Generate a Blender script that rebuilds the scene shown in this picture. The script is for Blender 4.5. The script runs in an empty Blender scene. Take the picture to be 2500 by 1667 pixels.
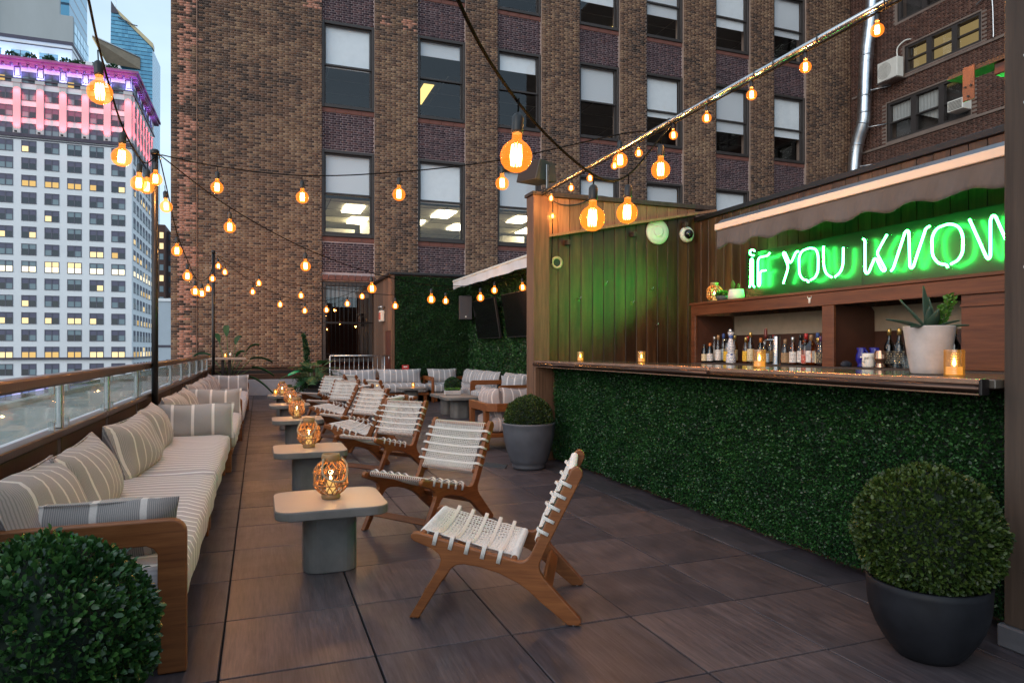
import bpy, math, random
import numpy as np
from mathutils import Vector, Matrix
random.seed(7)
RNG = np.random.default_rng(11)
PI = math.pi
R = math.radians
S = bpy.context.scene
COL = S.collection

# ---------------------------------------------------------------- camera, sky, sun, exposure
cam_d = bpy.data.cameras.new('camera')
cam_d.sensor_width = 36.0
cam_d.lens = 23.904
cam_d.shift_y = 0.0074
cam_d.clip_start = 0.05
cam_d.clip_end = 4000
cam = bpy.data.objects.new('camera', cam_d)
COL.objects.link(cam)
cam.location = (0, 0, 1.30)
cam.rotation_euler = (R(90), 0, R(-20.39))
S.camera = cam

W = bpy.data.worlds.new('World')
S.world = W
W.use_nodes = True
wn = W.node_tree.nodes
wl = W.node_tree.links
wn.clear()
w_out = wn.new('ShaderNodeOutputWorld')
w_bg = wn.new('ShaderNodeBackground')
w_sky = wn.new('ShaderNodeTexSky')
w_sky.sky_type = 'NISHITA'
w_sky.sun_disc = False
SUN_EL, SUN_AZ = 22.0, -125.0        # low evening sun, behind the camera, veiled
w_sky.sun_elevation = R(SUN_EL)
w_sky.sun_rotation = R(SUN_AZ)
w_sky.air_density = 1.1
w_sky.dust_density = 1.0
w_sky.ozone_density = 2.0
# thin even cloud veil: soft noise mixed over the clear sky
w_tc = wn.new('ShaderNodeTexCoord')
w_map = wn.new('ShaderNodeMapping')
w_map.inputs['Scale'].default_value = (1.0, 1.0, 2.4)
w_nz = wn.new('ShaderNodeTexNoise')
w_nz.inputs['Scale'].default_value = 2.2
w_nz.inputs['Detail'].default_value = 6
w_rp = wn.new('ShaderNodeValToRGB')
w_rp.color_ramp.elements[0].position = 0.30
w_rp.color_ramp.elements[0].color = (0.45, 0.45, 0.45, 1)
w_rp.color_ramp.elements[1].position = 0.70
w_rp.color_ramp.elements[1].color = (0.85, 0.85, 0.85, 1)
w_mx = wn.new('ShaderNodeMix')
w_mx.data_type = 'RGBA'
w_mx.inputs[7].default_value = (6.9, 8.9, 10.6, 1)
wl.new(w_tc.outputs['Generated'], w_map.inputs['Vector'])
wl.new(w_map.outputs['Vector'], w_nz.inputs['Vector'])
wl.new(w_nz.outputs['Fac'], w_rp.inputs['Fac'])
wl.new(w_rp.outputs['Color'], w_mx.inputs[0])
wl.new(w_sky.outputs['Color'], w_mx.inputs[6])
wl.new(w_mx.outputs[2], w_bg.inputs['Color'])
w_bg.inputs['Strength'].default_value = 0.075
wl.new(w_bg.outputs['Background'], w_out.inputs['Surface'])

sun_d = bpy.data.lights.new('sun', 'SUN')
sun_d.energy = 0.5
sun_d.angle = R(40)
sun_d.color = (1.0, 0.93, 0.86)
sun = bpy.data.objects.new('sun', sun_d)
COL.objects.link(sun)
_az = R(SUN_AZ)
_dir = Vector((math.sin(_az) * math.cos(R(SUN_EL)), math.cos(_az) * math.cos(R(SUN_EL)), math.sin(R(SUN_EL))))
sun.rotation_euler = _dir.to_track_quat('Z', 'Y').to_euler()

S.view_settings.view_transform = 'Standard'
S.view_settings.look = 'None'
S.view_settings.gamma = 1.0
S.view_settings.use_curve_mapping = False
S.view_settings.exposure = 0.88
S.render.engine = 'CYCLES'
S.cycles.use_denoising = True
S.cycles.max_bounces = 7
S.cycles.diffuse_bounces = 3
S.cycles.glossy_bounces = 3
S.cycles.transmission_bounces = 5
S.cycles.transparent_max_bounces = 24
S.cycles.caustics_reflective = False
S.cycles.caustics_refractive = False
S.cycles.sample_clamp_indirect = 4.0
S.cycles.use_light_tree = True

# ---------------------------------------------------------------- material helpers
class NT:
    def __init__(self, name):
        self.m = bpy.data.materials.new(name)
        self.m.use_nodes = True
        self.n = self.m.node_tree.nodes
        self.l = self.m.node_tree.links
        self.n.clear()
        self.out = self.n.new('ShaderNodeOutputMaterial')

    def new(self, t, **kw):
        nd = self.n.new('ShaderNode' + t)
        for k, v in kw.items():
            if isinstance(k, str) and k.startswith('i_'):
                nd.inputs[k[2:].replace('_', ' ')].default_value = v
            else:
                setattr(nd, k, v)
        return nd

    def link(self, a, b):
        self.l.new(a, b)

    def coords(self, kind='Object', scale=(1, 1, 1), rot=(0, 0, 0)):
        tc = self.new('TexCoord')
        mp = self.new('Mapping')
        mp.inputs['Scale'].default_value = scale
        mp.inputs['Rotation'].default_value = rot
        self.link(tc.outputs[kind], mp.inputs['Vector'])
        return mp.outputs['Vector']

    def noise(self, vec, scale, detail=4, rough=0.55, dist=0.0):
        nz = self.new('TexNoise')
        nz.inputs['Scale'].default_value = scale
        nz.inputs['Detail'].default_value = detail
        nz.inputs['Roughness'].default_value = rough
        nz.inputs['Distortion'].default_value = dist
        if vec is not None:
            self.link(vec, nz.inputs['Vector'])
        return nz.outputs['Fac']

    def ramp(self, fac, stops, interp='LINEAR'):
        rp = self.new('ValToRGB')
        cr = rp.color_ramp
        cr.interpolation = interp
        while len(cr.elements) < len(stops):
            cr.elements.new(0.5)
        for e, (p, c) in zip(cr.elements, stops):
            e.position = p
            e.color = (c[0], c[1], c[2], 1) if len(c) == 3 else c
        self.link(fac, rp.inputs['Fac'])
        return rp.outputs['Color']

    def mix(self, fac, a, b, mode='MIX'):
        mx = self.new('Mix', data_type='RGBA', blend_type=mode)
        for sock, v in ((0, fac), (6, a), (7, b)):
            if hasattr(v, 'links'):
                self.link(v, mx.inputs[sock])
            elif isinstance(v, (int, float)):
                mx.inputs[sock].default_value = v
            else:
                mx.inputs[sock].default_value = (v[0], v[1], v[2], 1)
        return mx.outputs[2]

    def math(self, op, a, b=None, clamp=False):
        mt = self.new('Math', operation=op, use_clamp=clamp)
        for i, v in enumerate((a, b)):
            if v is None:
                continue
            if hasattr(v, 'links'):
                self.link(v, mt.inputs[i])
            else:
                mt.inputs[i].default_value = v
        return mt.outputs[0]

    def bump(self, h, strength=0.3, dist=0.01):
        bp = self.new('Bump')
        bp.inputs['Strength'].default_value = strength
        bp.inputs['Distance'].default_value = dist
        self.link(h, bp.inputs['Height'])
        return bp.outputs['Normal']

    def principled(self, col, rough=0.6, metal=0.0, normal=None, spec=None, **kw):
        p = self.new('BsdfPrincipled')
        for k, v in (('Base Color', col), ('Roughness', rough), ('Metallic', metal)):
            if hasattr(v, 'links'):
                self.link(v, p.inputs[k])
            elif k == 'Base Color':
                p.inputs[k].default_value = (v[0], v[1], v[2], 1)
            else:
                p.inputs[k].default_value = v
        if spec is not None:
            p.inputs['Specular IOR Level'].default_value = spec
        if normal is not None:
            self.link(normal, p.inputs['Normal'])
        for k, v in kw.items():
            k = k.replace('_', ' ')
            if hasattr(v, 'links'):
                self.link(v, p.inputs[k])
            else:
                p.inputs[k].default_value = v
        self.link(p.outputs[0], self.out.inputs['Surface'])
        return p


def sc(c, k):
    return tuple(min(1.0, x * k) for x in c)


def pmat(name, col, rough=0.6, metal=0.0, var=0.18, scale=6.0, bump=0.15, bscale=50.0, rvar=0.12, spec=None, stretch=(1, 1, 1)):
    t = NT(name)
    v = t.coords('Object', stretch)
    n1 = t.noise(v, scale, 5, 0.6)
    c = t.ramp(n1, [(0.25, sc(col, 1 - var)), (0.5, col), (0.78, sc(col, 1 + var))])
    n2 = t.noise(v, bscale, 4, 0.6)
    rr = t.math('ADD', t.math('MULTIPLY', n1, rvar * 2), max(0.02, rough - rvar))
    t.principled(c, rr, metal, t.bump(n2, bump, 0.004) if bump else None, spec)
    return t.m


def wood(name, c_dark, c_mid, c_light, axis=0, rough=0.45, scale=1.0, kind='Object', bump=0.12, rnd=False, spec=0.4):
    """streaky grain along one axis of the object"""
    t = NT(name)
    sv = [26 * scale] * 3
    sv[axis] = 1.6 * scale
    v = t.coords(kind, tuple(sv))
    if rnd:
        oi = t.new('ObjectInfo')
        ad = t.new('VectorMath', operation='ADD')
        cb = t.new('CombineXYZ')
        for i in range(3):
            t.link(t.math('MULTIPLY', oi.outputs['Random'], 37.0 + 11 * i), cb.inputs[i])
        t.link(v, ad.inputs[0])
        t.link(cb.outputs[0], ad.inputs[1])
        v = ad.outputs[0]
    g = t.noise(v, 1.0, 6, 0.62, 0.6)
    fine = t.noise(v, 4.0, 3, 0.6)
    c = t.ramp(g, [(0.28, c_dark), (0.5, c_mid), (0.72, c_light)])
    c = t.mix(0.35, c, t.ramp(fine, [(0.3, sc(c_dark, 0.8)), (0.7, c_light)]))
    if rnd:
        tone = t.ramp(oi.outputs['Random'], [(0.0, (0.62, 0.62, 0.62)), (1.0, (1.25, 1.22, 1.2))])
        c = t.mix(1.0, c, tone, 'MULTIPLY')
    rr = t.math('ADD', t.math('MULTIPLY', fine, 0.2), rough - 0.1)
    t.principled(c, rr, 0.0, t.bump(fine, bump, 0.003), spec)
    return t.m


def emat(name, col, strength, sampling='AUTO'):
    t = NT(name)
    e = t.new('Emission')
    e.inputs['Color'].default_value = (*col, 1)
    e.inputs['Strength'].default_value = strength
    t.link(e.outputs[0], t.out.inputs['Surface'])
    t.m.cycles.emission_sampling = sampling
    return t.m


def thin_glass(name, tint=(0.9, 0.95, 0.95), refl=0.06, rough=0.02, emit=None, haze=0.0, base=0.045):
    """single sheet of clear glass: tinted see-through plus a Fresnel mirror"""
    t = NT(name)
    tr = t.new('BsdfTransparent')
    tr.inputs['Color'].default_value = (*tint, 1)
    gl = t.new('BsdfGlossy')
    gl.inputs['Roughness'].default_value = rough
    lw = t.new('LayerWeight')
    lw.inputs['Blend'].default_value = 0.5
    f = t.math('ADD', t.math('MULTIPLY', t.math('POWER', lw.outputs['Facing'], 4.5), 0.9 if base > 0.03 else 0.35), base + refl, clamp=True)
    mx = t.new('MixShader')
    t.link(f, mx.inputs[0])
    t.link(tr.outputs[0], mx.inputs[1])
    t.link(gl.outputs[0], mx.inputs[2])
    o = mx.outputs[0]
    if haze:
        df = t.new('BsdfDiffuse')
        df.inputs['Color'].default_value = (0.7, 0.74, 0.76, 1)  # pale patchy layer mixed over the clear sheet
        n = t.noise(t.coords('Object', (1, 1, 1)), 2.5, 6, 0.65)
        g = t.math('MULTIPLY', n, haze)
        m2 = t.new('MixShader')
        t.link(g, m2.inputs[0])
        t.link(o, m2.inputs[1])
        t.link(df.outputs[0], m2.inputs[2])
        o = m2.outputs[0]
    if emit:
        em = t.new('Emission')
        em.inputs['Color'].default_value = (*emit[0], 1)
        em.inputs['Strength'].default_value = emit[1]
        ad = t.new('AddShader')
        t.link(o, ad.inputs[0])
        t.link(em.outputs[0], ad.inputs[1])
        o = ad.outputs[0]
        t.m.cycles.emission_sampling = 'NONE'
    t.link(o, t.out.inputs['Surface'])
    return t.m


def island_mat(name, stops, rough=0.8, by_object=False, noise_amt=0.25, nscale=25, bump=0.2, spec=0.3, patch=None):
    """each loose piece (or object) takes its own colour from the ramp"""
    t = NT(name)
    if by_object:
        rnd = t.new('ObjectInfo').outputs['Random']
    else:
        rnd = t.new('NewGeometry').outputs['Random Per Island']
    if patch:
        gp = t.new('NewGeometry')
        big = t.noise(gp.outputs['Position'], patch[0], 3, 0.5)
        rnd = t.math('ADD', t.math('MULTIPLY', rnd, 1 - patch[1]), t.math('MULTIPLY', t.math('MULTIPLY', t.math('SUBTRACT', big, 0.25), 2.0), patch[1]), True)
    c = t.ramp(rnd, stops)
    gp2 = t.new('NewGeometry')
    n = t.noise(gp2.outputs['Position'], nscale, 4, 0.6)
    c = t.mix(noise_amt, c, t.ramp(n, [(0.3, (0.25, 0.25, 0.25)), (0.7, (1.0, 1.0, 1.0))]), 'MULTIPLY')
    t.principled(c, rough, 0.0, t.bump(n, bump, 0.004), spec)
    return t.m


def leaf_mat(name, stops, rough=0.4, spec=0.5, trans=0.25):
    t = NT(name)
    rnd = t.new('NewGeometry').outputs['Random Per Island']
    c = t.ramp(rnd, stops)
    gp = t.new('NewGeometry')
    big = t.noise(gp.outputs['Position'], 3.0, 4, 0.6)
    c = t.mix(1.0, c, t.ramp(big, [(0.3, (0.62, 0.68, 0.72)), (0.7, (1.25, 1.18, 1.0))]), 'MULTIPLY')
    p = t.principled(c, rough, 0.0, None, spec)
    tl = t.new('BsdfTranslucent')
    t.link(c, tl.inputs['Color'])
    mx = t.new('MixShader')
    mx.inputs[0].default_value = trans
    t.link(p.outputs[0], mx.inputs[1])
    t.link(tl.outputs[0], mx.inputs[2])
    t.link(mx.outputs[0], t.out.inputs['Surface'])
    return t.m


def stripe_mat(name, base, line, cream, period=0.17, width=0.03, axis=0, fine=0.0075):
    """woven awning-stripe fabric: cream bands over finely pinstriped cloth"""
    t = NT(name)
    v = t.coords('Object')
    sp = t.new('SeparateXYZ')
    t.link(v, sp.inputs[0])
    x = sp.outputs[axis]
    wob = t.math('MULTIPLY', t.math('SUBTRACT', t.noise(v, 5.0, 2), 0.5), 0.006)
    x = t.math('ADD', x, wob)
    ph = t.math('FRACT', t.math('DIVIDE', t.math('ADD', x, 50.0), period))
    band = t.math('LESS_THAN', ph, width / period)
    pf = t.math('FRACT', t.math('DIVIDE', t.math('ADD', x, 50.0), fine))
    pin = t.math('LESS_THAN', pf, 0.42)
    thread = t.noise(t.coords('Object', (40, 160, 160)), 4.0, 3)
    c = t.mix(pin, base, line)
    c = t.mix(band, c, cream)
    c = t.mix(0.35, c, t.ramp(thread, [(0.3, (0.55, 0.55, 0.55)), (0.7, (1, 1, 1))]), 'MULTIPLY')
    wr = t.noise(v, 9.0, 4, 0.6)
    h = t.math('ADD', t.math('MULTIPLY', thread, 0.15), wr)
    t.principled(c, 0.9, 0.0, t.bump(h, 0.35, 0.012), 0.15, Sheen_Weight=0.15)
    return t.m


# ---------------------------------------------------------------- mesh helpers
class MB:
    def __init__(self):
        self.v, self.f, self.mi, self.sm = [], [], [], []

    def add(self, verts, faces, mat=0, smooth=False):
        o = len(self.v)
        self.v.extend([tuple(p) for p in verts])
        for f in faces:
            self.f.append(tuple(i + o for i in f))
            self.mi.append(mat)
            self.sm.append(smooth)
        return self

    def box(self, x0, x1, y0, y1, z0, z1, mat=0, M=None):
        vs = [(x0, y0, z0), (x1, y0, z0), (x1, y1, z0), (x0, y1, z0), (x0, y0, z1), (x1, y0, z1), (x1, y1, z1), (x0, y1, z1)]
        if M is not None:
            vs = [M @ Vector(p) for p in vs]
        return self.add(vs, [(0, 3, 2, 1), (4, 5, 6, 7), (0, 1, 5, 4), (1, 2, 6, 5), (2, 3, 7, 6), (3, 0, 4, 7)], mat)

    def cbox(self, x0, x1, y0, y1, z0, z1, c=0.006, mat=0, M=None):
        """box with chamfered edges"""
        xs, ys, zs = (x0, x1), (y0, y1), (z0, z1)
        idx = {}
        vs = []
        for i in (0, 1):
            for j in (0, 1):
                for k in (0, 1):
                    sx, sy, sz = (1 - 2 * i) * c, (1 - 2 * j) * c, (1 - 2 * k) * c
                    for a in range(3):
                        p = [xs[i] + sx, ys[j] + sy, zs[k] + sz]
                        p[a] = (xs[i], ys[j], zs[k])[a]
                        idx[(i, j, k, a)] = len(vs)
                        vs.append(tuple(p))
        fs = []
        q = idx
        for a in range(3):
            b, d = [(1, 2), (2, 0), (0, 1)][a]
            for s in (0, 1):
                loop = []
                for (u, w) in ((0, 0), (1, 0), (1, 1), (0, 1)):
                    ijk = [0, 0, 0]
                    ijk[a], ijk[b], ijk[d] = s, u, w
                    loop.append(q[(*ijk, a)])
                fs.append(loop if s else loop[::-1])
        for a in range(3):            # edges run along axis a, between faces b and d
            b, d = [(1, 2), (2, 0), (0, 1)][a]
            for u in (0, 1):
                for w in (0, 1):
                    e0, e1 = [0, 0, 0], [0, 0, 0]
                    e0[b] = e1[b] = u
                    e0[d] = e1[d] = w
                    e1[a] = 1
                    f = [q[(*e0, b)], q[(*e1, b)], q[(*e1, d)], q[(*e0, d)]]
                    fs.append(f if (u ^ w) else f[::-1])
        for i in (0, 1):
            for j in (0, 1):
                for k in (0, 1):
                    f = [q[(i, j, k, 0)], q[(i, j, k, 1)], q[(i, j, k, 2)]]
                    fs.append(f if (i + j + k) % 2 else f[::-1])
        if M is not None:
            vs = [M @ Vector(p) for p in vs]
        return self.add(vs, fs, mat)

    def tube(self, pts, r, n=6, mat=0, closed=False, caps=True, smooth=True):
        pts = [Vector(p) for p in pts]
        m = len(pts)
        rs = r if isinstance(r, (list, tuple)) else [r] * m
        vs = []
        up = Vector((0, 0, 1))
        prev = None
        for i in range(m):
            if closed:
                t = pts[(i + 1) % m] - pts[i - 1]
            else:
                t = pts[min(i + 1, m - 1)] - pts[max(i - 1, 0)]
            if t.length < 1e-9:
                t = Vector((0, 0, 1))
            t.normalize()
            if prev is None:
                a = up if abs(t.z) < 0.9 else Vector((1, 0, 0))
                nrm = t.cross(a).normalized()
            else:
                nrm = prev - t * prev.dot(t)
                nrm = nrm.normalized() if nrm.length > 1e-6 else t.cross(up).normalized()
            prev = nrm
            bn = t.cross(nrm)
            for k in range(n):
                an = 2 * PI * k / n
                vs.append(pts[i] + (nrm * math.cos(an) + bn * math.sin(an)) * rs[i])
        fs = []
        for i in range(m if closed else m - 1):
            j = (i + 1) % m
            for k in range(n):
                k2 = (k + 1) % n
                fs.append((i * n + k, j * n + k, j * n + k2, i * n + k2))
        if caps and not closed:
            fs.append(tuple(range(n)))
            fs.append(tuple((m - 1) * n + k for k in reversed(range(n))))
        return self.add(vs, fs, mat, smooth)

    def lathe(self, prof, n=20, c=(0, 0, 0), mat=0, smooth=True, cap0=True, cap1=True, sx=1.0, sy=1.0):
        vs = []
        for (r, z) in prof:
            for k in range(n):
                a = 2 * PI * k / n
                vs.append((c[0] + r * math.cos(a) * sx, c[1] + r * math.sin(a) * sy, c[2] + z))
        fs = []
        m = len(prof)
        for i in range(m - 1):
            for k in range(n):
                k2 = (k + 1) % n
                fs.append((i * n + k, i * n + k2, (i + 1) * n + k2, (i + 1) * n + k))
        self.add(vs, fs, mat, smooth)
        o = len(self.v) - len(vs)
        if cap0:
            self.f.append(tuple(o + k for k in reversed(range(n)))); self.mi.append(mat); self.sm.append(False)
        if cap1:
            self.f.append(tuple(o + (m - 1) * n + k for k in range(n))); self.mi.append(mat); self.sm.append(False)
        return self

    def prism(self, outline, t0, t1, fn, mat=0):
        """outline (a, b) extruded from t0 to t1; fn(a, b, t) gives the point"""
        n = len(outline)
        vs = [fn(a, b, t0) for a, b in outline] + [fn(a, b, t1) for a, b in outline]
        fs = [tuple(reversed(range(n))), tuple(range(n, 2 * n))]
        for i in range(n):
            j = (i + 1) % n
            fs.append((i, j, n + j, n + i))
        return self.add(vs, fs, mat)

    def mesh(self, name, mats):
        me = bpy.data.meshes.new(name)
        me.from_pydata(self.v, [], self.f)
        for m in (mats if isinstance(mats, (list, tuple)) else [mats]):
            me.materials.append(m)
        me.polygons.foreach_set('material_index', self.mi)
        me.polygons.foreach_set('use_smooth', self.sm)
        me.update()
        return me

    def build(self, name, mats, parent=None, loc=None, rz=0.0, rot=None):
        return mobj(name, self.mesh(name, mats), parent, loc, rz, rot)


def mobj(name, me, parent=None, loc=None, rz=0.0, rot=None):
    o = bpy.data.objects.new(name, me)
    COL.objects.link(o)
    if loc is not None:
        o.location = loc
    if rot is not None:
        o.rotation_euler = rot
    elif rz:
        o.rotation_euler = (0, 0, rz)
    if parent is not None:
        o.parent = parent
    return o


def thing(name, label, cat, loc=(0, 0, 0), rz=0.0, group=None, rot=None):
    o = bpy.data.objects.new(name, None)
    COL.objects.link(o)
    o.empty_display_size = 0.1
    o.location = loc
    o.rotation_euler = rot if rot is not None else (0, 0, rz)
    return tag(o, label, cat, group)


def tag(o, label=None, cat=None, group=None, kind=None):
    if label: o['label'] = label
    if cat: o['category'] = cat
    if group: o['group'] = group
    if kind: o['kind'] = kind
    return o


def copy_tree(o, parent=None, loc=None, rz=None, label=None, group=None):
    c = o.copy()
    COL.objects.link(c)
    if parent is not None:
        c.parent = parent
    if loc is not None: c.location = loc
    if rz is not None: c.rotation_euler = (0, 0, rz)
    if label: c['label'] = label
    if group: c['group'] = group
    for ch in list(o.children):
        copy_tree(ch, c)
    return c


def bevel(o, w=0.004, seg=2):
    b = o.modifiers.new('bevel', 'BEVEL')
    b.width = w
    b.segments = seg
    b.limit_method = 'ANGLE'
    b.angle_limit = R(35)
    return o


def fast_mesh(name, V, F, mats, smooth=False, mi=None):
    """numpy verts (n,3) and quads/tris (m,k)"""
    me = bpy.data.meshes.new(name)
    V = np.asarray(V, dtype=np.float32)
    F = np.asarray(F, dtype=np.int32)
    m, k = F.shape
    me.vertices.add(len(V))
    me.vertices.foreach_set('co', V.ravel())
    me.loops.add(m * k)
    me.loops.foreach_set('vertex_index', F.ravel())
    me.polygons.add(m)
    me.polygons.foreach_set('loop_start', np.arange(0, m * k, k, dtype=np.int32))
    if smooth:
        me.polygons.foreach_set('use_smooth', np.ones(m, dtype=bool))
    for mt in (mats if isinstance(mats, (list, tuple)) else [mats]):
        me.materials.append(mt)
    if mi is not None:
        me.polygons.foreach_set('material_index', np.asarray(mi, dtype=np.int32))
    me.update(calc_edges=True)
    return me


LEAF_V = np.array([(0, 0, 0), (0.28, 0.33, 0.07), (0, 0.5, 0), (-0.28, 0.33, 0.07), (0.22, 0.78, 0.03), (0, 1.0, -0.10), (-0.22, 0.78, 0.03)], dtype=np.float32)
LEAF_F = np.array([(0, 1, 2, 3), (2, 1, 4, 5), (3, 2, 5, 6)], dtype=np.int32)
LEAF4_V = np.array([(0, 0, 0), (0.33, 0.5, 0.08), (0, 1, 0), (-0.33, 0.5, 0.08)], dtype=np.float32)
LEAF4_F = np.array([(0, 1, 2, 3)], dtype=np.int32)


def leaf_cloud(P, N, size, lean=0.7, rich=True, svar=0.35):
    """leaves at points P growing along N with scatter; returns V, F"""
    n = len(P)
    TV, TF = (LEAF_V, LEAF_F) if rich else (LEAF4_V, LEAF4_F)
    d = N + RNG.normal(0, lean, (n, 3))
    d /= np.linalg.norm(d, axis=1)[:, None] + 1e-9
    a = RNG.normal(0, 1, (n, 3))
    b = np.cross(d, a)
    b /= np.linalg.norm(b, axis=1)[:, None] + 1e-9
    u = np.cross(d, b)
    # make the blade's upper face look outwards
    flip = np.sign((u * N).sum(1))
    flip[flip == 0] = 1
    u *= flip[:, None]
    b = np.cross(u, d)
    s = size * (1 + RNG.uniform(-svar, svar, n))
    V = P[:, None, :] + s[:, None, None] * (TV[None, :, 0:1] * b[:, None, :] + TV[None, :, 1:2] * d[:, None, :] + TV[None, :, 2:3] * u[:, None, :])
    k = len(TV)
    F = TF[None, :, :] + (np.arange(n) * k)[:, None, None]
    return V.reshape(-1, 3), F.reshape(-1, TF.shape[1])


def point_light(name, loc, energy, col, radius, parent=None):
    ld = bpy.data.lights.new(name, 'POINT')
    ld.energy = energy
    ld.color = col
    ld.shadow_soft_size = radius
    lo = bpy.data.objects.new(name, ld)
    COL.objects.link(lo)
    lo.location = loc
    if parent is not None:
        lo.parent = parent
    return lo


def smooth_pts(pts, n=8, closed=False):
    """Catmull-Rom through points"""
    P = [Vector(p) for p in pts]
    m = len(P)
    out = []
    rng = range(m) if closed else range(m - 1)
    for i in rng:
        p0 = P[(i - 1) % m] if (closed or i > 0) else P[0]
        p1 = P[i]
        p2 = P[(i + 1) % m]
        p3 = P[(i + 2) % m] if (closed or i + 2 < m) else P[-1]
        for k in range(n):
            t = k / n
            out.append(0.5 * ((2 * p1) + (p2 - p0) * t + (2 * p0 - 5 * p1 + 4 * p2 - p3) * t * t + (3 * p1 - p0 - 3 * p2 + p3) * t ** 3))
    if not closed:
        out.append(P[-1])
    return out


# ---------------------------------------------------------------- palette
M = {}


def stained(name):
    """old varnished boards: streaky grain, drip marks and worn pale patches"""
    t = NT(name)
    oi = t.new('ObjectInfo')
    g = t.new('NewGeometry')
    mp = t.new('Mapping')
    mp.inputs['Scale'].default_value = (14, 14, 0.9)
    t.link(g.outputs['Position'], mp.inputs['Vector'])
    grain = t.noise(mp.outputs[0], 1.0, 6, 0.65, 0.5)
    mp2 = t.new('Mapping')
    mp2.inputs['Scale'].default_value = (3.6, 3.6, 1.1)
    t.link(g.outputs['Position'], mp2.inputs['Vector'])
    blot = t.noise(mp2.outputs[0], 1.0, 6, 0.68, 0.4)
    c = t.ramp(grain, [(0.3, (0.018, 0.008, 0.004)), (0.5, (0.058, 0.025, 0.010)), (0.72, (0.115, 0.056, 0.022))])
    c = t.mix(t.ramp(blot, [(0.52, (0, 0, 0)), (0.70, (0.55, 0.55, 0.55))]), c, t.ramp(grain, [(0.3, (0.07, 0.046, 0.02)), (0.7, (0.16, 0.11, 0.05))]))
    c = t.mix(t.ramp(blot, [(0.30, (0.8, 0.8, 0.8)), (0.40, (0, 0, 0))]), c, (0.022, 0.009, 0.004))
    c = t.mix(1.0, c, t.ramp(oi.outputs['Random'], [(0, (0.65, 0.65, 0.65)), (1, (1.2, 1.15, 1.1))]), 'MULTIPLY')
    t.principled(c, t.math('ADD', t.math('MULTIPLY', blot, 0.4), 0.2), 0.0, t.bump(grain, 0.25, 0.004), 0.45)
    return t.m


M['teak'] = wood('teak', (0.115, 0.034, 0.010), (0.195, 0.062, 0.017), (0.275, 0.098, 0.029), axis=0, rough=0.40, scale=1.0)
M['teak_y'] = wood('teak_y', (0.115, 0.034, 0.010), (0.195, 0.062, 0.017), (0.275, 0.098, 0.029), axis=1, rough=0.42, scale=1.0)
M['teak_z'] = wood('teak_z', (0.115, 0.034, 0.010), (0.195, 0.062, 0.017), (0.265, 0.095, 0.029), axis=2, rough=0.42, scale=1.0)
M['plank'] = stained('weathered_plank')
M['plank_up'] = wood('cedar_plank', (0.13, 0.065, 0.032), (0.24, 0.125, 0.062), (0.34, 0.19, 0.10), axis=2, rough=0.6, scale=0.6, rnd=True, bump=0.2)
M['post'] = wood('post_wood', (0.060, 0.028, 0.015), (0.125, 0.060, 0.032), (0.20, 0.105, 0.060), axis=2, rough=0.55, scale=0.5, bump=0.25)
M['post_dark'] = wood('dark_post_wood', (0.024, 0.016, 0.012), (0.052, 0.036, 0.027), (0.085, 0.060, 0.045), axis=2, rough=0.7, scale=0.4, bump=0.3)
M['cabinet'] = wood('cabinet_mahogany', (0.055, 0.018, 0.008), (0.12, 0.04, 0.016), (0.19, 0.07, 0.03), axis=1, rough=0.35, scale=0.6)
M['cab_in'] = pmat('cabinet_inside', (0.075, 0.03, 0.018), 0.4)
M['cream_wall'] = pmat('cream_board', (0.46, 0.38, 0.28), 0.7)
M['black'] = pmat('black_plastic', (0.012, 0.012, 0.013), 0.45, var=0.3)
M['rubber'] = pmat('black_rubber_cable', (0.008, 0.008, 0.008), 0.9, var=0.2, bump=0.0, spec=0.05)
M['blackm'] = pmat('black_painted_metal', (0.014, 0.012, 0.012), 0.35, 0.3, var=0.3)
M['bronze'] = pmat('bronze_rail_metal', (0.115, 0.055, 0.034), 0.30, 0.75, var=0.2, scale=3, rvar=0.08)
M['rust'] = pmat('rusty_panel_metal', (0.052, 0.024, 0.013), 0.6, 0.3, var=0.55, scale=3.0, bump=0.3, bscale=30, stretch=(1, 1, 0.45))
M['steel'] = pmat('brushed_steel', (0.55, 0.55, 0.55), 0.28, 1.0, var=0.1, rvar=0.08, bump=0.03, stretch=(20, 20, 1))
M['galv'] = pmat('galvanised_duct', (0.56, 0.60, 0.65), 0.30, 1.0, var=0.2, scale=4, rvar=0.1, bump=0.05)
M['copper'] = pmat('copper_edge', (0.50, 0.29, 0.20), 0.22, 0.9, var=0.12, scale=6, bump=0.02)
M['bar_rail'] = pmat('dark_bar_rail', (0.055, 0.032, 0.024), 0.22, 0.8, var=0.15, scale=3, rvar=0.05)
M['bartop'] = pmat('polished_bar_top', (0.085, 0.07, 0.058), 0.10, 0.0, var=0.3, bump=0.0, rvar=0.04, spec=0.8)
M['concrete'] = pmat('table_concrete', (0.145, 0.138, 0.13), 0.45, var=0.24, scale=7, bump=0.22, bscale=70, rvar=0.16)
M['table_top'] = pmat('table_lit_top', (0.37, 0.30, 0.255), 0.30, var=0.07, scale=4, bump=0.03, bscale=60, rvar=0.05, spec=0.6)  # warm lamplight on the table tops put into this lighter colour
M['kerb_grey'] = pmat('kerb_render', (0.30, 0.30, 0.33), 0.8, var=0.2, scale=2.2, bump=0.3, bscale=35)
M['membrane'] = pmat('roof_membrane', (0.48, 0.52, 0.55), 0.75, var=0.25, scale=1.2, bump=0.25, bscale=18)
M['pot_grey'] = pmat('pot_stone_grey', (0.075, 0.080, 0.096), 0.55, var=0.22, scale=7, bump=0.2, bscale=80)
M['pot_black'] = pmat('pot_charcoal', (0.012, 0.013, 0.017), 0.55, var=0.5, scale=5, bump=0.15, bscale=40, spec=0.2)
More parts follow.
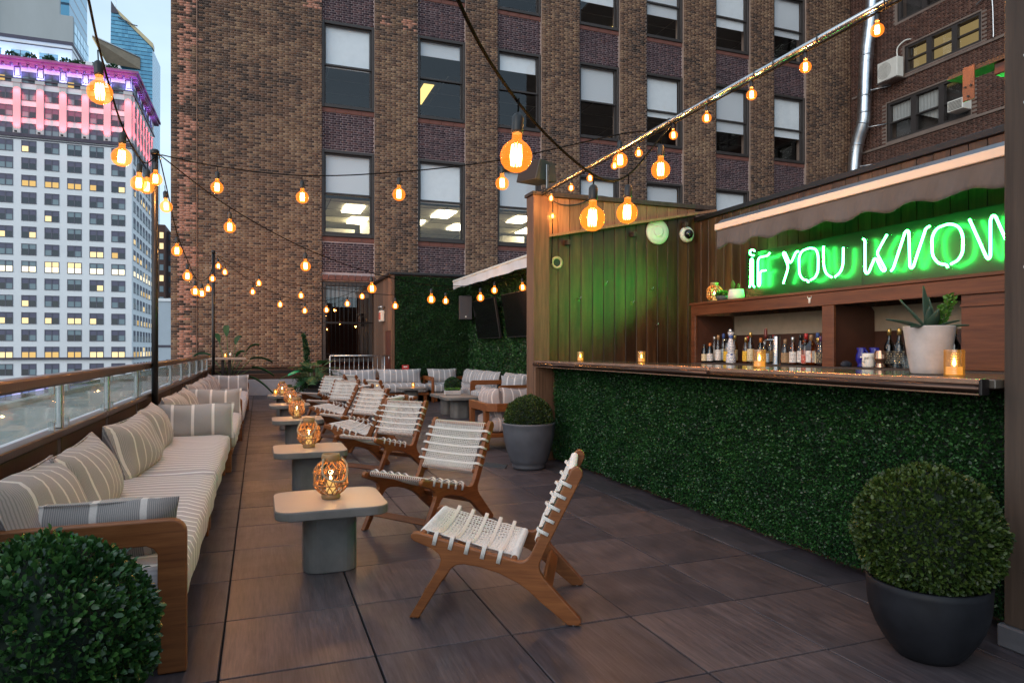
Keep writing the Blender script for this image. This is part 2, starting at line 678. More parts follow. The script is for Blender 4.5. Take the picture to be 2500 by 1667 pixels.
M['pot_light'] = pmat('pot_pale_concrete', (0.46, 0.43, 0.42), 0.75, var=0.22, scale=9, bump=0.2, bscale=60)
M['soil'] = pmat('potting_soil', (0.03, 0.02, 0.014), 0.9, bump=0.8, bscale=90)
M['cord'] = pmat('white_cord', (0.70, 0.67, 0.63), 0.8, var=0.12, scale=90, bump=0.4, bscale=400)
M['rope'] = pmat('jute_rope', (0.36, 0.26, 0.16), 0.85, var=0.3, scale=80, bump=0.6, bscale=250)
M['cane'] = pmat('rattan_cane', (0.30, 0.125, 0.036), 0.5, var=0.25, scale=40, bump=0.1)
M['bamboo'] = pmat('bamboo_collar', (0.30, 0.17, 0.07), 0.5, var=0.2, scale=20, bump=0.1)
M['wax'] = pmat('candle_wax', (0.75, 0.62, 0.42), 0.5, bump=0.0)
M['flame'] = emat('candle_flame', (1.0, 0.62, 0.22), 26.0, 'NONE')
M['waxglow'] = emat('lit_candle_wax', (1.0, 0.55, 0.16), 0.60, 'NONE')
M['votive'] = thin_glass('amber_hobnail_glass', (0.80, 0.52, 0.18), 0.08, 0.25, ((1.0, 0.48, 0.08), 0.06))
M['bulb'] = thin_glass('amber_bulb_glass', (1.0, 0.74, 0.42), 0.0, 0.03, ((1.0, 0.23, 0.02), 0.42), base=0.008)
M['filament'] = emat('bulb_filament', (1.0, 0.58, 0.22), 16.0, 'NONE')
M['glass'] = thin_glass('clear_glass', (0.93, 0.96, 0.96), 0.0)
M['rail_glass'] = thin_glass('railing_glass', (0.82, 0.90, 0.92), 0.0, 0.03, haze=0.40)
M['win_glass'] = thin_glass('window_glass', (0.93, 0.95, 0.96), 0.02, 0.01)
M['pillow'] = stripe_mat('pillow_stripe', (0.41, 0.36, 0.335), (0.245, 0.22, 0.22), (0.72, 0.63, 0.58), 0.185, 0.026)
M['backc'] = stripe_mat('back_cushion_stripe', (0.43, 0.355, 0.335), (0.31, 0.255, 0.245), (0.75, 0.635, 0.58), 0.112, 0.016)
M['seatc'] = stripe_mat('seat_cushion_stripe', (0.50, 0.425, 0.42), (0.42, 0.36, 0.36), (0.88, 0.80, 0.78), 0.088, 0.017)
M['lounge'] = stripe_mat('lounge_stripe', (0.37, 0.37, 0.385), (0.27, 0.28, 0.30), (0.68, 0.66, 0.66), 0.145, 0.022)
M['fabric_grey'] = pmat('awning_canvas', (0.10, 0.098, 0.10), 0.9, var=0.15, scale=6, bump=0.3, bscale=120)
M['cream_metal'] = pmat('cream_awning_bar', (0.70, 0.60, 0.50), 0.4, var=0.06)
M['sky_tint_metal'] = pmat('sky_tinted_cassette', (0.12, 0.16, 0.20), 0.3, 0.4, var=0.1)  # blue-grey of the reflected sky put into the metal's colour
M['white'] = pmat('white_plastic', (0.70, 0.68, 0.62), 0.5, var=0.08)
M['hedge'] = leaf_mat('hedge_leaf', [(0.0, (0.007, 0.028, 0.009)), (0.45, (0.016, 0.068, 0.020)), (0.8, (0.033, 0.125, 0.034)), (1.0, (0.065, 0.20, 0.054))], 0.38)
M['hedge_back'] = pmat('hedge_backing', (0.006, 0.014, 0.007), 0.9)
M['box'] = leaf_mat('boxwood_leaf', [(0.0, (0.012, 0.028, 0.006)), (0.5, (0.034, 0.066, 0.014)), (1.0, (0.085, 0.13, 0.030))], 0.38, 0.35)
M['box_dark'] = leaf_mat('boxwood_leaf_dark', [(0.0, (0.009, 0.032, 0.011)), (0.5, (0.026, 0.082, 0.024)), (1.0, (0.065, 0.155, 0.042))], 0.28, 0.6)
M['leaf'] = leaf_mat('broad_leaf', [(0.0, (0.012, 0.045, 0.020)), (0.5, (0.022, 0.085, 0.032)), (1.0, (0.04, 0.11, 0.04))], 0.5, 0.4)
M['agave'] = leaf_mat('agave_leaf', [(0.0, (0.03, 0.065, 0.045)), (1.0, (0.06, 0.11, 0.08))], 0.4, 0.4, 0.1)
M['sprig'] = leaf_mat('sprig_leaf', [(0.0, (0.06, 0.16, 0.03)), (1.0, (0.13, 0.27, 0.05))], 0.35, 0.4)
M['stem'] = pmat('green_stem', (0.06, 0.10, 0.03), 0.6)

# ================================================================ SETTING
street = tag(MB().add([(-1500, -300, 0), (1500, -300, 0), (1500, 1800, 0), (-1500, 1800, 0)], [(0, 1, 2, 3)]).build('street', pmat('asphalt', (0.05, 0.05, 0.055), 0.8, scale=0.2), loc=(0, 0, -48)), kind='structure')

# terrace slab and its loose-laid wood-look pavers
floor = tag(MB().box(-1.3, 8.0, -3.0, 20.6, -0.4, -0.022).build('terrace_floor', pmat('joint_grit', (0.012, 0.011, 0.011), 0.9)), kind='structure')


def paver_mat(name, axis):
    t = NT(name)
    sv = [34, 34, 34]
    sv[axis] = 2.2
    tc = t.new('TexCoord')
    oi = t.new('ObjectInfo')
    cb = t.new('CombineXYZ')
    for i in range(3):
        t.link(t.math('MULTIPLY', oi.outputs['Random'], 53.0 + 17 * i), cb.inputs[i])
    ad = t.new('VectorMath', operation='ADD')
    t.link(tc.outputs['Object'], ad.inputs[0])
    t.link(cb.outputs[0], ad.inputs[1])
    mp = t.new('Mapping')
    mp.inputs['Scale'].default_value = sv
    t.link(ad.outputs[0], mp.inputs['Vector'])
    g = t.noise(mp.outputs[0], 1.0, 7, 0.66, 0.9)
    gf = t.noise(mp.outputs[0], 3.4, 4, 0.6)
    blot = t.noise(ad.outputs[0], 3.2, 5, 0.6)
    c = t.ramp(g, [(0.27, (0.030, 0.026, 0.028)), (0.48, (0.074, 0.063, 0.064)), (0.74, (0.15, 0.127, 0.124))])
    c = t.mix(0.4, c, t.ramp(gf, [(0.35, (0.033, 0.028, 0.030)), (0.7, (0.13, 0.108, 0.106))]))
    c = t.mix(0.6, c, t.ramp(blot, [(0.3, (0.62, 0.64, 0.68)), (0.7, (1.15, 1.1, 1.05))]), 'MULTIPLY')
    c = t.mix(1.0, c, t.ramp(oi.outputs['Random'], [(0, (0.68, 0.70, 0.76)), (0.5, (0.95, 0.92, 0.92)), (1, (1.3, 1.18, 1.1))]), 'MULTIPLY')
    rr = t.math('ADD', t.math('MULTIPLY', blot, 0.40), 0.18)
    c = t.mix(1.0, c, (0.82, 0.87, 1.0), 'MULTIPLY')
    grit = t.noise(ad.outputs[0], 60, 3, 0.7)
    c = t.mix(t.ramp(grit, [(0.66, (0, 0, 0)), (0.74, (0.35, 0.35, 0.35))]), c, (0.26, 0.23, 0.21))
    t.principled(c, rr, 0.0, t.bump(gf, 0.22, 0.003), 0.45)
    return t.m


pm = [paver_mat('paver_wood_y', 1), paver_mat('paver_wood_x', 0)]
PX, PY, PP = 0.463, 2.904, 0.6155
hw = PP / 2 - 0.0042
pav_mesh = [MB().cbox(-hw, hw, -hw, hw, -0.02, 0.0, 0.0022).mesh('paver', m) for m in pm]
for i in range(-3, 9):
    for j in range(-3, 29):
        x = PX + PP * (i + 0.5)
        y = PY + PP * (j + 0.5)
        if x > 3.4 and y < 7.6 or x > 5.2 or x < -1.2:
            continue
        if x < -0.9 and y < 17.5 and y > 3.4:
            continue
        mobj('paver', pav_mesh[1 if random.random() < 0.12 else 0], floor, (x, y, RNG.uniform(-0.0012, 0.0012)))

# lower membrane roof outside the railing
lr = MB()
lr.box(-3.6, -1.28, 0.5, 20.5, -0.2, 0.42)
lr.box(-3.62, -3.45, 0.5, 20.5, 0.42, 0.50)
tag(lr.build('lower_roof', M['membrane']), kind='structure')

# ================================================================ BRICK BUILDING (behind the terrace)
CZ = 0.0677
LST, LHD, JT = 0.205, 0.098, 0.010
PER = LST + LHD + 2 * JT


def lay(x0, x1, z0, z1, phase=0.0):
    """Flemish bond rectangles filling a field"""
    out = []
    n = int(round((z1 - z0) / CZ))
    for i in range(n):
        za = z0 + i * CZ + JT / 2
        zb = z0 + (i + 1) * CZ - JT / 2
        x = x0 - PER + ((i % 2) * PER / 2 + phase) % PER
        k = 0
        while x < x1:
            w = LST if k % 2 == 0 else LHD
            a, b = max(x, x0 + 0.003), min(x + w, x1 - 0.003)
            if b - a > 0.025:
                out.append((a, b, za, zb))
            x += w + JT
            k += 1
    return out


def brick_mesh(name, rects, mat, O, A, Nn, proud=0.008):
    r = np.array(rects, dtype=np.float64)
    n = len(r)
    O, A, Nn = (np.array(q, dtype=np.float64) for q in (O, A, Nn))
    Z = np.array((0, 0, 1.0))
    pr = proud + RNG.uniform(-0.003, 0.003, n)
    V = np.zeros((n, 8, 3))
    for k, (u, w, t) in enumerate([(0, 2, 0), (1, 2, 0), (1, 3, 0), (0, 3, 0), (0, 2, 1), (1, 2, 1), (1, 3, 1), (0, 3, 1)]):
        inset = 0.0015 * t
        a = r[:, u] + (inset if u == 0 else -inset)
        z = r[:, w] + (inset if w == 2 else -inset)
        dep = pr if t else np.full(n, -0.004)
        V[:, k] = O + a[:, None] * A + z[:, None] * Z + dep[:, None] * Nn
    F = np.array([(4, 5, 6, 7), (0, 1, 5, 4), (1, 2, 6, 5), (2, 3, 7, 6), (3, 0, 4, 7)])
    if np.dot(np.cross(A, Z), Nn) < 0:
        F = F[:, ::-1]
    FF = F[None] + (np.arange(n) * 8)[:, None, None]
    return fast_mesh(name, V.reshape(-1, 3), FF.reshape(-1, 4), mat)


BR_TAN = [(0.0, (0.032, 0.024, 0.021)), (0.24, (0.075, 0.048, 0.037)), (0.44, (0.165, 0.088, 0.056)), (0.62, (0.24, 0.14, 0.085)), (0.82, (0.30, 0.185, 0.11)), (1.0, (0.37, 0.245, 0.16))]
BR_ORG = [(0.0, (0.045, 0.03, 0.026)), (0.26, (0.11, 0.06, 0.042)), (0.32, (0.46, 0.20, 0.13)), (1.0, (0.56, 0.26, 0.18))]
BR_PUR = [(0.0, (0.045, 0.027, 0.036)), (0.6, (0.075, 0.042, 0.052)), (1.0, (0.12, 0.062, 0.066))]
BR_RED = [(0.0, (0.05, 0.026, 0.021)), (0.5, (0.105, 0.046, 0.034)), (1.0, (0.165, 0.078, 0.054))]
m_tan = island_mat('brick_tan_mix', BR_TAN, patch=(0.55, 0.45))
m_tan_o = island_mat('brick_tan_single', BR_TAN, by_object=True, patch=(0.55, 0.45))
m_org = island_mat('brick_orange_repair', BR_ORG)
m_pur = island_mat('brick_plum_spandrel', BR_PUR)
m_red = island_mat('brick_dark_red', BR_RED, patch=(0.4, 0.3))
m_mort = pmat('mortar_buff', (0.34, 0.245, 0.20), 0.95, var=0.25, scale=1.5, bump=0.3)
m_mortp = pmat('mortar_pale', (0.46, 0.36, 0.36), 0.95, var=0.25, scale=2, bump=0.3)
m_mortd = pmat('mortar_grey', (0.20, 0.15, 0.125), 0.95, var=0.25, scale=1.5, bump=0.3)
m_sill = pmat('terracotta_sill', (0.17, 0.065, 0.05), 0.8, var=0.35, scale=4, bump=0.3)
m_wframe = pmat('window_frame_brown', (0.05, 0.042, 0.040), 0.5, 0.2, var=0.15)
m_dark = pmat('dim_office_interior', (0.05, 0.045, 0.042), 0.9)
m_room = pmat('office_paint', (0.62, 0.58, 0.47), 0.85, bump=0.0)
m_ceil = pmat('office_ceiling', (0.66, 0.63, 0.52), 0.85, bump=0.0)
m_panel = emat('office_light_panel', (1.0, 0.88, 0.60), 10.0)
m_panel2 = emat('dim_office_lamp', (1.0, 0.72, 0.22), 0.9)


def blind_mat(name, c):
    t = NT(name)
    v = t.coords('Object', (1, 1, 1))
    sp = t.new('SeparateXYZ')
    t.link(v, sp.inputs[0])
    sl = t.math('FRACT', t.math('MULTIPLY', sp.outputs[2], 40.0))
    cc = t.mix(t.math('MULTIPLY', t.math('LESS_THAN', sl, 0.22), 0.14), c, (0.12, 0.12, 0.13))
    p = t.principled(cc, 0.7)
    tl = t.new('BsdfTranslucent')
    t.link(cc, tl.inputs['Color'])
    mx = t.new('MixShader')
    mx.inputs[0].default_value = 0.3
    t.link(p.outputs[0], mx.inputs[1])
    t.link(tl.outputs[0], mx.inputs[2])
    t.link(mx.outputs[0], t.out.inputs['Surface'])
    return t.m


m_blind = blind_mat('venetian_blind', (0.97, 0.98, 1.0))
m_shade = pmat('roller_shade', (0.92, 0.94, 0.96), 0.8, var=0.05)

YW, YS = 20.60, 20.71
COLS = [1.72, 4.567, 7.166, 10.077, 12.657, 15.573, 18.208]
CW = 1.535
ROWS = [4.622, 8.424, 12.226]
WH = 2.555
bb = thing('brick_building', 'tan and plum brick office building with tall sash windows behind the terrace', 'building', (0, 0, 0))
wall = MB()
edges = [-2.26]
for x in COLS:
    edges += [x, x + CW]
edges.append(22.0)
for k in range(0, len(edges), 2):
    wall.box(edges[k], edges[k + 1], YW, YW + 0.5, -40 if k == 0 else 0, 26, 0)
for x in COLS:
    prev = 0.0 if x != COLS[0] else 3.30
    for z in ROWS:
        wall.box(x, x + CW, YS, YS + 0.35, prev, z, 1)
        prev = z + WH
    wall.box(x, x + CW, YS, YS + 0.35, prev, 26, 1)
wall.box(-2.26, 22.0, YW + 10.2, YW + 10.4, 0, 26, 0)
wall.box(-2.26, -1.9, YW + 0.5, YW + 14, -40, 26, 0)
wall.box(-2.2, 22.0, YW + 0.1, YW + 10.2, 25.9, 26, 0)
wall.build('wall', [m_mort, m_mortp], bb)

tan_r, org_r, pur_r = [], [], []
for k in range(0, len(edges), 2):
    a, b = edges[k], edges[k + 1]
    z0 = 0.80 if k == 0 else 2.9
    rs = lay(a, b, z0, z0 + CZ * int((15.6 - z0) / CZ))
    if k == 0:
        for r in rs:
            lim = -1.62 + 0.12 * math.sin(r[2] * 5.3) + RNG.uniform(-0.12, 0.12)
            (org_r if (r[1] < lim and r[0] > -2.14) else tan_r).append(r)
    else:
        tan_r += rs
# a few pale patched repairs
patch = [r for r in tan_r if (1.15 < r[0] < 1.7 and 11.2 < r[2] < 11.55) or (3.3 < r[0] < 3.7 and 11.05 < r[2] < 11.35) or (4.05 < r[0] < 4.5 and 11.0 < r[2] < 11.35)]
ps = set(patch)
tan_r = [r for r in tan_r if r not in ps]
org_r += patch
for x in COLS:
    prev = 3.55 if x == COLS[0] else 2.9
    for z in ROWS:
        pur_r += lay(x + 0.01, x + CW - 0.01, prev + 0.02, z - 0.15, 0.05)
        prev = z + WH
    pur_r += lay(x + 0.01, x + CW - 0.01, prev + 0.02, 15.6, 0.05)
key = lambda r: (r[0] - 0.4) ** 2 + (r[2] - 1.5) ** 2
tan_r.sort(key=key)
full = [r for r in tan_r[:420] if (abs(r[1] - r[0] - LST) < 0.002 or abs(r[1] - r[0] - LHD) < 0.002)][:300]
fs = set(full)
mS = brick_mesh('brick', [(-LST / 2, LST / 2, -CZ / 2 + JT / 2, CZ / 2 - JT / 2)], m_tan_o, (0, 0, 0), (1, 0, 0), (0, -1, 0))
mH = brick_mesh('brick', [(-LHD / 2, LHD / 2, -CZ / 2 + JT / 2, CZ / 2 - JT / 2)], m_tan_o, (0, 0, 0), (1, 0, 0), (0, -1, 0))
for r in full:
    mobj('brick', mS if r[1] - r[0] > 0.15 else mH, bb, ((r[0] + r[1]) / 2, YW, (r[2] + r[3]) / 2))
for nm, rr, mt, yy in (('tan_brickwork', [r for r in tan_r if r not in fs], m_tan, YW), ('orange_brickwork', org_r, m_org, YW), ('plum_brickwork', pur_r, m_pur, YS)):
    o = mobj(nm, brick_mesh(nm, rr, mt, (0, yy, 0), (1, 0, 0), (0, -1, 0)), bb)
    o['kind'] = 'stuff'
# downpipe / cable on the left pier
MB().tube([(-1.61, YW - 0.02, 0.8), (-1.61, YW - 0.02, 25)], 0.018, 6).build('cable_conduit', pmat('conduit', (0.30, 0.18, 0.13), 0.7), bb)

# shared window meshes (local origin: lower left of the opening, on the spandrel face)
fr = MB()
fr.cbox(0, 0.075, -0.05, 0.14, 0, WH, 0.006)
fr.cbox(CW - 0.075, CW, -0.05, 0.14, 0, WH, 0.006)
fr.cbox(0.075, CW - 0.075, -0.05, 0.14, WH - 0.085, WH, 0.006)
fr.cbox(0.075, CW - 0.075, -0.07, 0.14, 0, 0.10, 0.008)
fr_me = fr.mesh('window', m_wframe)
sa = MB()
for (z0, z1, y) in ((1.255, WH - 0.085, 0.03), (0.10, 1.31, 0.075)):
    sa.cbox(0.075, 0.125, y, y + 0.04, z0, z1, 0.004)
    sa.cbox(CW - 0.125, CW - 0.075, y, y + 0.04, z0, z1, 0.004)
    sa.cbox(0.125, CW - 0.125, y, y + 0.04, z0, z0 + 0.055, 0.004)
    sa.cbox(0.125, CW - 0.125, y, y + 0.04, z1 - 0.05, z1, 0.004)
sa_me = sa.mesh('sash', m_wframe)
pa_u = MB().add([(0.125, 0.05, 1.31), (CW - 0.125, 0.05, 1.31), (CW - 0.125, 0.05, WH - 0.13), (0.125, 0.05, WH - 0.13)], [(0, 1, 2, 3)]).mesh('pane', M['win_glass'])
pa_l = MB().add([(0.125, 0.095, 0.155), (CW - 0.125, 0.095, 0.155), (CW - 0.125, 0.095, 1.26), (0.125, 0.095, 1.26)], [(0, 1, 2, 3)]).mesh('pane', M['win_glass'])


def blind_mesh(drop, mat):
    b = MB()
    b.box(0.13, CW - 0.13, 0.125, 0.13, WH - 0.10 - drop, WH - 0.10)
    b.cbox(0.13, CW - 0.13, 0.12, 0.14, WH - 0.125 - drop, WH - 0.10 - drop, 0.004)
    return b.mesh('blind', mat)


BL = {}
# blind drop (m) for each row and column, 0 = none
DROP = [[1.18, 1.20, 1.22, 1.62, 2.2, 1.3, 1.25], [1.20, 0.42, 0.50, 1.15, 1.35, 1.55, 1.45], [1.2, 1.0, 0.6, 1.55, 1.55, 1.50, 1.40]]
for ri, z in enumerate(ROWS):
    for ci, x in enumerate(COLS):
        w = mobj('window', fr_me, bb, (x, YS, z))
        mobj('sash', sa_me, w)
        mobj('pane', pa_u, w)
        mobj('pane', pa_l, w)
        d = DROP[ri][ci]
        k = (d, (ri + ci) % 2)
        if k not in BL:
            BL[k] = blind_mesh(d, m_blind if k[1] == 0 else m_shade)
        mobj('blind', BL[k], w)
# terracotta sills: four blocks under each window
sl_me = MB().cbox(-0.188, 0.188, -0.02, 0.06, -0.065, 0.065, 0.006).mesh('sill_block', m_sill)
for z in ROWS:
    for x in COLS:
        for k in range(4):
            mobj('sill_block', sl_me, bb, (x + CW * (k + 0.5) / 4, YS - 0.012, z - 0.07))
# rooms behind
rooms = MB()
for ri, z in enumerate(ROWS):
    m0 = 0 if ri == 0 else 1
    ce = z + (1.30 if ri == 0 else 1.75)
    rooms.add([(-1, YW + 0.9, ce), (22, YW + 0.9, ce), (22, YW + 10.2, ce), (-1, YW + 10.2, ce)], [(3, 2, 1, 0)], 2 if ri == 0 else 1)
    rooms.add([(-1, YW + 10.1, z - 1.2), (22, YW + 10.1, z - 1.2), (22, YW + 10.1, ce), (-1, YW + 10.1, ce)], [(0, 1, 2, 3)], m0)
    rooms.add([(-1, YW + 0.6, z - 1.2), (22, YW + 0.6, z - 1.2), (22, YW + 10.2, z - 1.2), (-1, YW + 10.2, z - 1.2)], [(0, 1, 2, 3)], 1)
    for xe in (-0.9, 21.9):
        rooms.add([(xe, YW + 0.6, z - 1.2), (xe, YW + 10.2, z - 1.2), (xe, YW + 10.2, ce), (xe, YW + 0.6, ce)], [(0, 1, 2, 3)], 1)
    # partitions and cupboards seen through the lower sashes
    for (xa, xb, ya, zb) in ((3.45, 4.1, 4.2, 1.28), (6.6, 6.75, 2.0, 1.28), (1.6, 3.2, 4.2, 0.95), (4.9, 6.4, 5.0, 0.95), (8.9, 9.8, 4.4, 1.1), (12.0, 13.0, 5, 1.1)):
        rooms.box(xa, xb, YW + ya, YW + ya + 0.4, z - 1.2, z + zb, m0)
    for k in range(12):
        xa = 0.2 + k * 1.85
        rooms.box(xa, xa + 0.03, YW + 0.9, YW + 10, ce - 0.02, ce - 0.004, 3)
    for k in range(7):
        rooms.box(-1, 22, YW + 1.2 + 1.24 * k, YW + 1.23 + 1.24 * k, ce - 0.02, ce - 0.004, 3)
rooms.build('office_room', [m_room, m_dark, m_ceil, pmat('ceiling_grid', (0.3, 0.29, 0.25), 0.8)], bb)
lp = MB()
for (xa, ya) in ((6.75, 3.6), (9.5, 3.4), (4.3, 6.6), (12.6, 3.6), (15.4, 3.6), (18.3, 3.6), (1.3, 7.0), (2.6, 1.6), (5.6, 1.4), (8.4, 1.4), (3.0, 3.6), (5.0, 3.4), (10.9, 1.4), (13.4, 1.4), (16.2, 1.4)):
    lp.box(xa, xa + 0.6, YW + ya, YW + ya + 1.2, ROWS[0] + 1.26, ROWS[0] + 1.278)
lp.build('ceiling_light', m_panel, bb)
lp = MB()
for (xa, ya, z) in ((5.15, 1.7, ROWS[1]), (13.0, 2.0, ROWS[2]), (10.5, 2.4, ROWS[2])):
    lp.box(xa, xa + 0.35, YW + ya, YW + ya + 1.9, z + 1.71, z + 1.73)
lp.build('ceiling_light', m_panel2, bb)

# ground-floor barred window
gw = MB()
gx0, gx1, gz0, gz1 = 1.74, 3.19, 0.92, 3.27
gw.cbox(gx0, gx0 + 0.09, YW + 0.02, YW + 0.2, gz0, gz1, 0.006)
gw.cbox(gx1 - 0.09, gx1, YW + 0.02, YW + 0.2, gz0, gz1, 0.006)
gw.cbox(gx0 + 0.09, gx1 - 0.09, YW + 0.02, YW + 0.2, gz1 - 0.11, gz1, 0.006)
gw.cbox(gx0 + 0.09, gx1 - 0.09, YW + 0.02, YW + 0.2, gz0, gz0 + 0.1, 0.006)
gw.cbox(gx0 + 0.09, gx1 - 0.09, YW + 0.05, YW + 0.15, 2.05, 2.10, 0.006)
gwo = gw.build('barred_window', m_wframe, bb)
MB().add([(gx0 + 0.09, YW + 0.12, gz0 + 0.1), (gx1 - 0.09, YW + 0.12, gz0 + 0.1), (gx1 - 0.09, YW + 0.12, gz1 - 0.11), (gx0 + 0.09, YW + 0.12, gz1 - 0.11)], [(0, 1, 2, 3)]).build('pane', thin_glass('shop_glass', (0.5, 0.45, 0.42), 0.10, 0.01), gwo)
br_me = MB().tube([(0, 0, gz0 + 0.02), (0, 0, gz1 - 0.02)], 0.007, 5).mesh('bar', M['blackm'])
for k in range(11):
    mobj('bar', br_me, gwo, (gx0 + 0.12 + k * 0.122, YW - 0.03, 0))
MB().tube([(gx0, YW - 0.03, 2.08), (gx1, YW - 0.03, 2.08)], 0.012, 6).build('bar', M['blackm'], gwo)
MB().tube([(gx0, YW - 0.03, 3.10), (gx1, YW - 0.03, 3.10)], 0.008, 6).build('bar', M['blackm'], gwo)
MB().box(gx0, gx1, YW + 0.3, YW + 0.32, 2.85, 3.2).build('blind', m_shade, gwo)
rb = MB()
rb.add([(1.5, YW + 3.2, 0), (4.5, YW + 3.2, 0), (4.5, YW + 3.2, 3.3), (1.5, YW + 3.2, 3.3)], [(0, 1, 2, 3)], 0)
rb.add([(1.5, YW + 0.5, 3.29), (4.5, YW + 0.5, 3.29), (4.5, YW + 3.2, 3.29), (1.5, YW + 3.2, 3.29)], [(3, 2, 1, 0)], 1)
rb.build('shop_room', [pmat('dark_red_room', (0.11, 0.028, 0.015), 0.8), m_dark], bb)
# reddish lintel course above it
ln_me = MB().cbox(-0.085, 0.085, -0.03, 0.05, -0.075, 0.075, 0.004).mesh('lintel_block', m_sill)
for k in range(8):
    mobj('lintel_block', ln_me, bb, (1.82 + 0.19 * k, YW + 0.02, 3.41))

# ================================================================ SIDE WING (right)
XW = 22.0
wg = thing('side_wing', 'dark red brick side wing with triple windows at the upper right', 'building')
holes = [(15.41, 18.2, 11.30, 12.28), (15.75, 18.95, 9.02, 10.46), (15.3, 18.5, 13.3, 15.2), (11.6, 14.2, 9.02, 10.46), (11.6, 14.2, 11.3, 12.28)]
ww = MB()
ys = [20.6] + sorted({y for h in holes for y in h[:2]}, reverse=True) + [-14.0]  # wall runs on unseen behind the camera to block sky light
zs = [0] + sorted({z for h in holes for z in h[2:]}) + [26]
for a, b in zip(ys[:-1], ys[1:]):
    for z0, z1 in zip(zs[:-1], zs[1:]):
        yc, zc = (a + b) / 2, (z0 + z1) / 2
        if any(h[0] < yc < h[1] and h[2] < zc < h[3] for h in holes):
            continue
        ww.add([(XW, a, z0), (XW, b, z0), (XW, b, z1), (XW, a, z1)], [(0, 1, 2, 3)])
ww.box(XW + 0.5, XW + 0.7, -14.0, 20.6, 0, 26)
ww.build('wall', m_mortd, wg)
wr = []
for r in lay(-20.6, -8.0, 7.6, 7.6 + CZ * int(8.2 / CZ)):
    ya, yb = -r[1], -r[0]
    if any(h[0] - 0.02 < yb and ya < h[1] + 0.02 and h[2] - 0.02 < r[3] and r[2] < h[3] + 0.02 for h in holes):
        continue
    wr.append(r)
o = mobj('red_brickwork', brick_mesh('red_brickwork', wr, m_red, (XW, 0, 0), (0, -1, 0), (-1, 0, 0)), wg)
o['kind'] = 'stuff'
m_wlit = emat('wing_lit_room', (1.0, 0.72, 0.30), 0.16, 'NONE')
m_curt = pmat('net_curtain', (0.42, 0.42, 0.40), 0.9, stretch=(1, 12, 1), scale=8)
for hi, (y0, y1, z0, z1) in enumerate(holes):
    for k in range(3):
        ww_ = (y1 - y0) / 3
        yb = y1 - k * ww_
        f = MB()
        for (a, b, c_, d) in ((0, 0.10, 0, z1 - z0), (ww_ - 0.10, ww_, 0, z1 - z0), (0.10, ww_ - 0.10, 0, 0.08), (0.10, ww_ - 0.10, z1 - z0 - 0.08, z1 - z0), (0.10, ww_ - 0.10, (z1 - z0) * 0.45, (z1 - z0) * 0.45 + 0.05)):
            f.box(0.03, 0.16, -b, -a, c_, d)
        wo = f.build('window', m_wframe, wg, (XW, yb, z0))
        MB().add([(0.1, -0.1, 0.08), (0.1, -ww_ + 0.1, 0.08), (0.1, -ww_ + 0.1, z1 - z0 - 0.08), (0.1, -0.1, z1 - z0 - 0.08)], [(0, 1, 2, 3)]).build('pane', M['win_glass'], wo)
        bm = m_wlit if (hi == 0 or hi == 3) else m_dark
        MB().add([(0.45, 0, 0), (0.45, -ww_, 0), (0.45, -ww_, z1 - z0), (0.45, 0, z1 - z0)], [(0, 1, 2, 3)]).build('room', bm, wo)
        if hi == 1 and k < 2:
            cpts = []
            nn = 20
            cm = MB()
            lo = (z1 - z0) * 0.48
            vs = []
            for i in range(nn + 1):
                yy = -0.1 - (ww_ - 0.2) * i / nn
                xx = 0.2 + 0.02 * math.sin(i * 2.1)
                vs += [(xx, yy, lo - (0.45 * i / nn if k == 1 else 0)), (xx, yy, z1 - z0 - 0.1)]
            cm.add(vs, [(2 * i, 2 * i + 2, 2 * i + 3, 2 * i + 1) for i in range(nn)], 0, True)
            cm.build('curtain', m_curt, wo)
# stone ledge between storeys
for zz in (11.12, 8.85):
    MB().cbox(XW - 0.06, XW + 0.05, 10, 20.5, zz, zz + 0.09, 0.01).build('ledge', m_mortd, wg)

# galvanised flue on the inner corner
fl = thing('flue_pipe', 'tall galvanised flue pipe with ring joints on the corner of the brick wings', 'pipe', (0, 0, 0))
fp = smooth_pts([(21.55, 19.15, 16.5), (21.55, 19.2, 14.2), (21.55, 19.45, 12.4), (21.55, 19.55, 10.6), (21.55, 19.6, 9.9), (21.55, 19.95, 8.9), (21.55, 20.1, 7.0)], 5)
MB().tube(fp, 0.235, 16).build('duct', M['galv'], fl)
for i in (6, 10, 14, 17, 20, 24):
    p, q = fp[i], fp[i + 1]
    d = (q - p).normalized()
    MB().tube([p - d * 0.03, p + d * 0.03], 0.252, 16).build('ring_joint', M['galv'], fl)
for zz, yy in ((11.05, 19.5), (9.7, 19.7), (8.3, 20.0)):
    MB().tube([(21.5, yy, zz), (22.0, yy - 0.75, zz + 0.02)], 0.02, 6).build('bracket', M['steel'], fl)

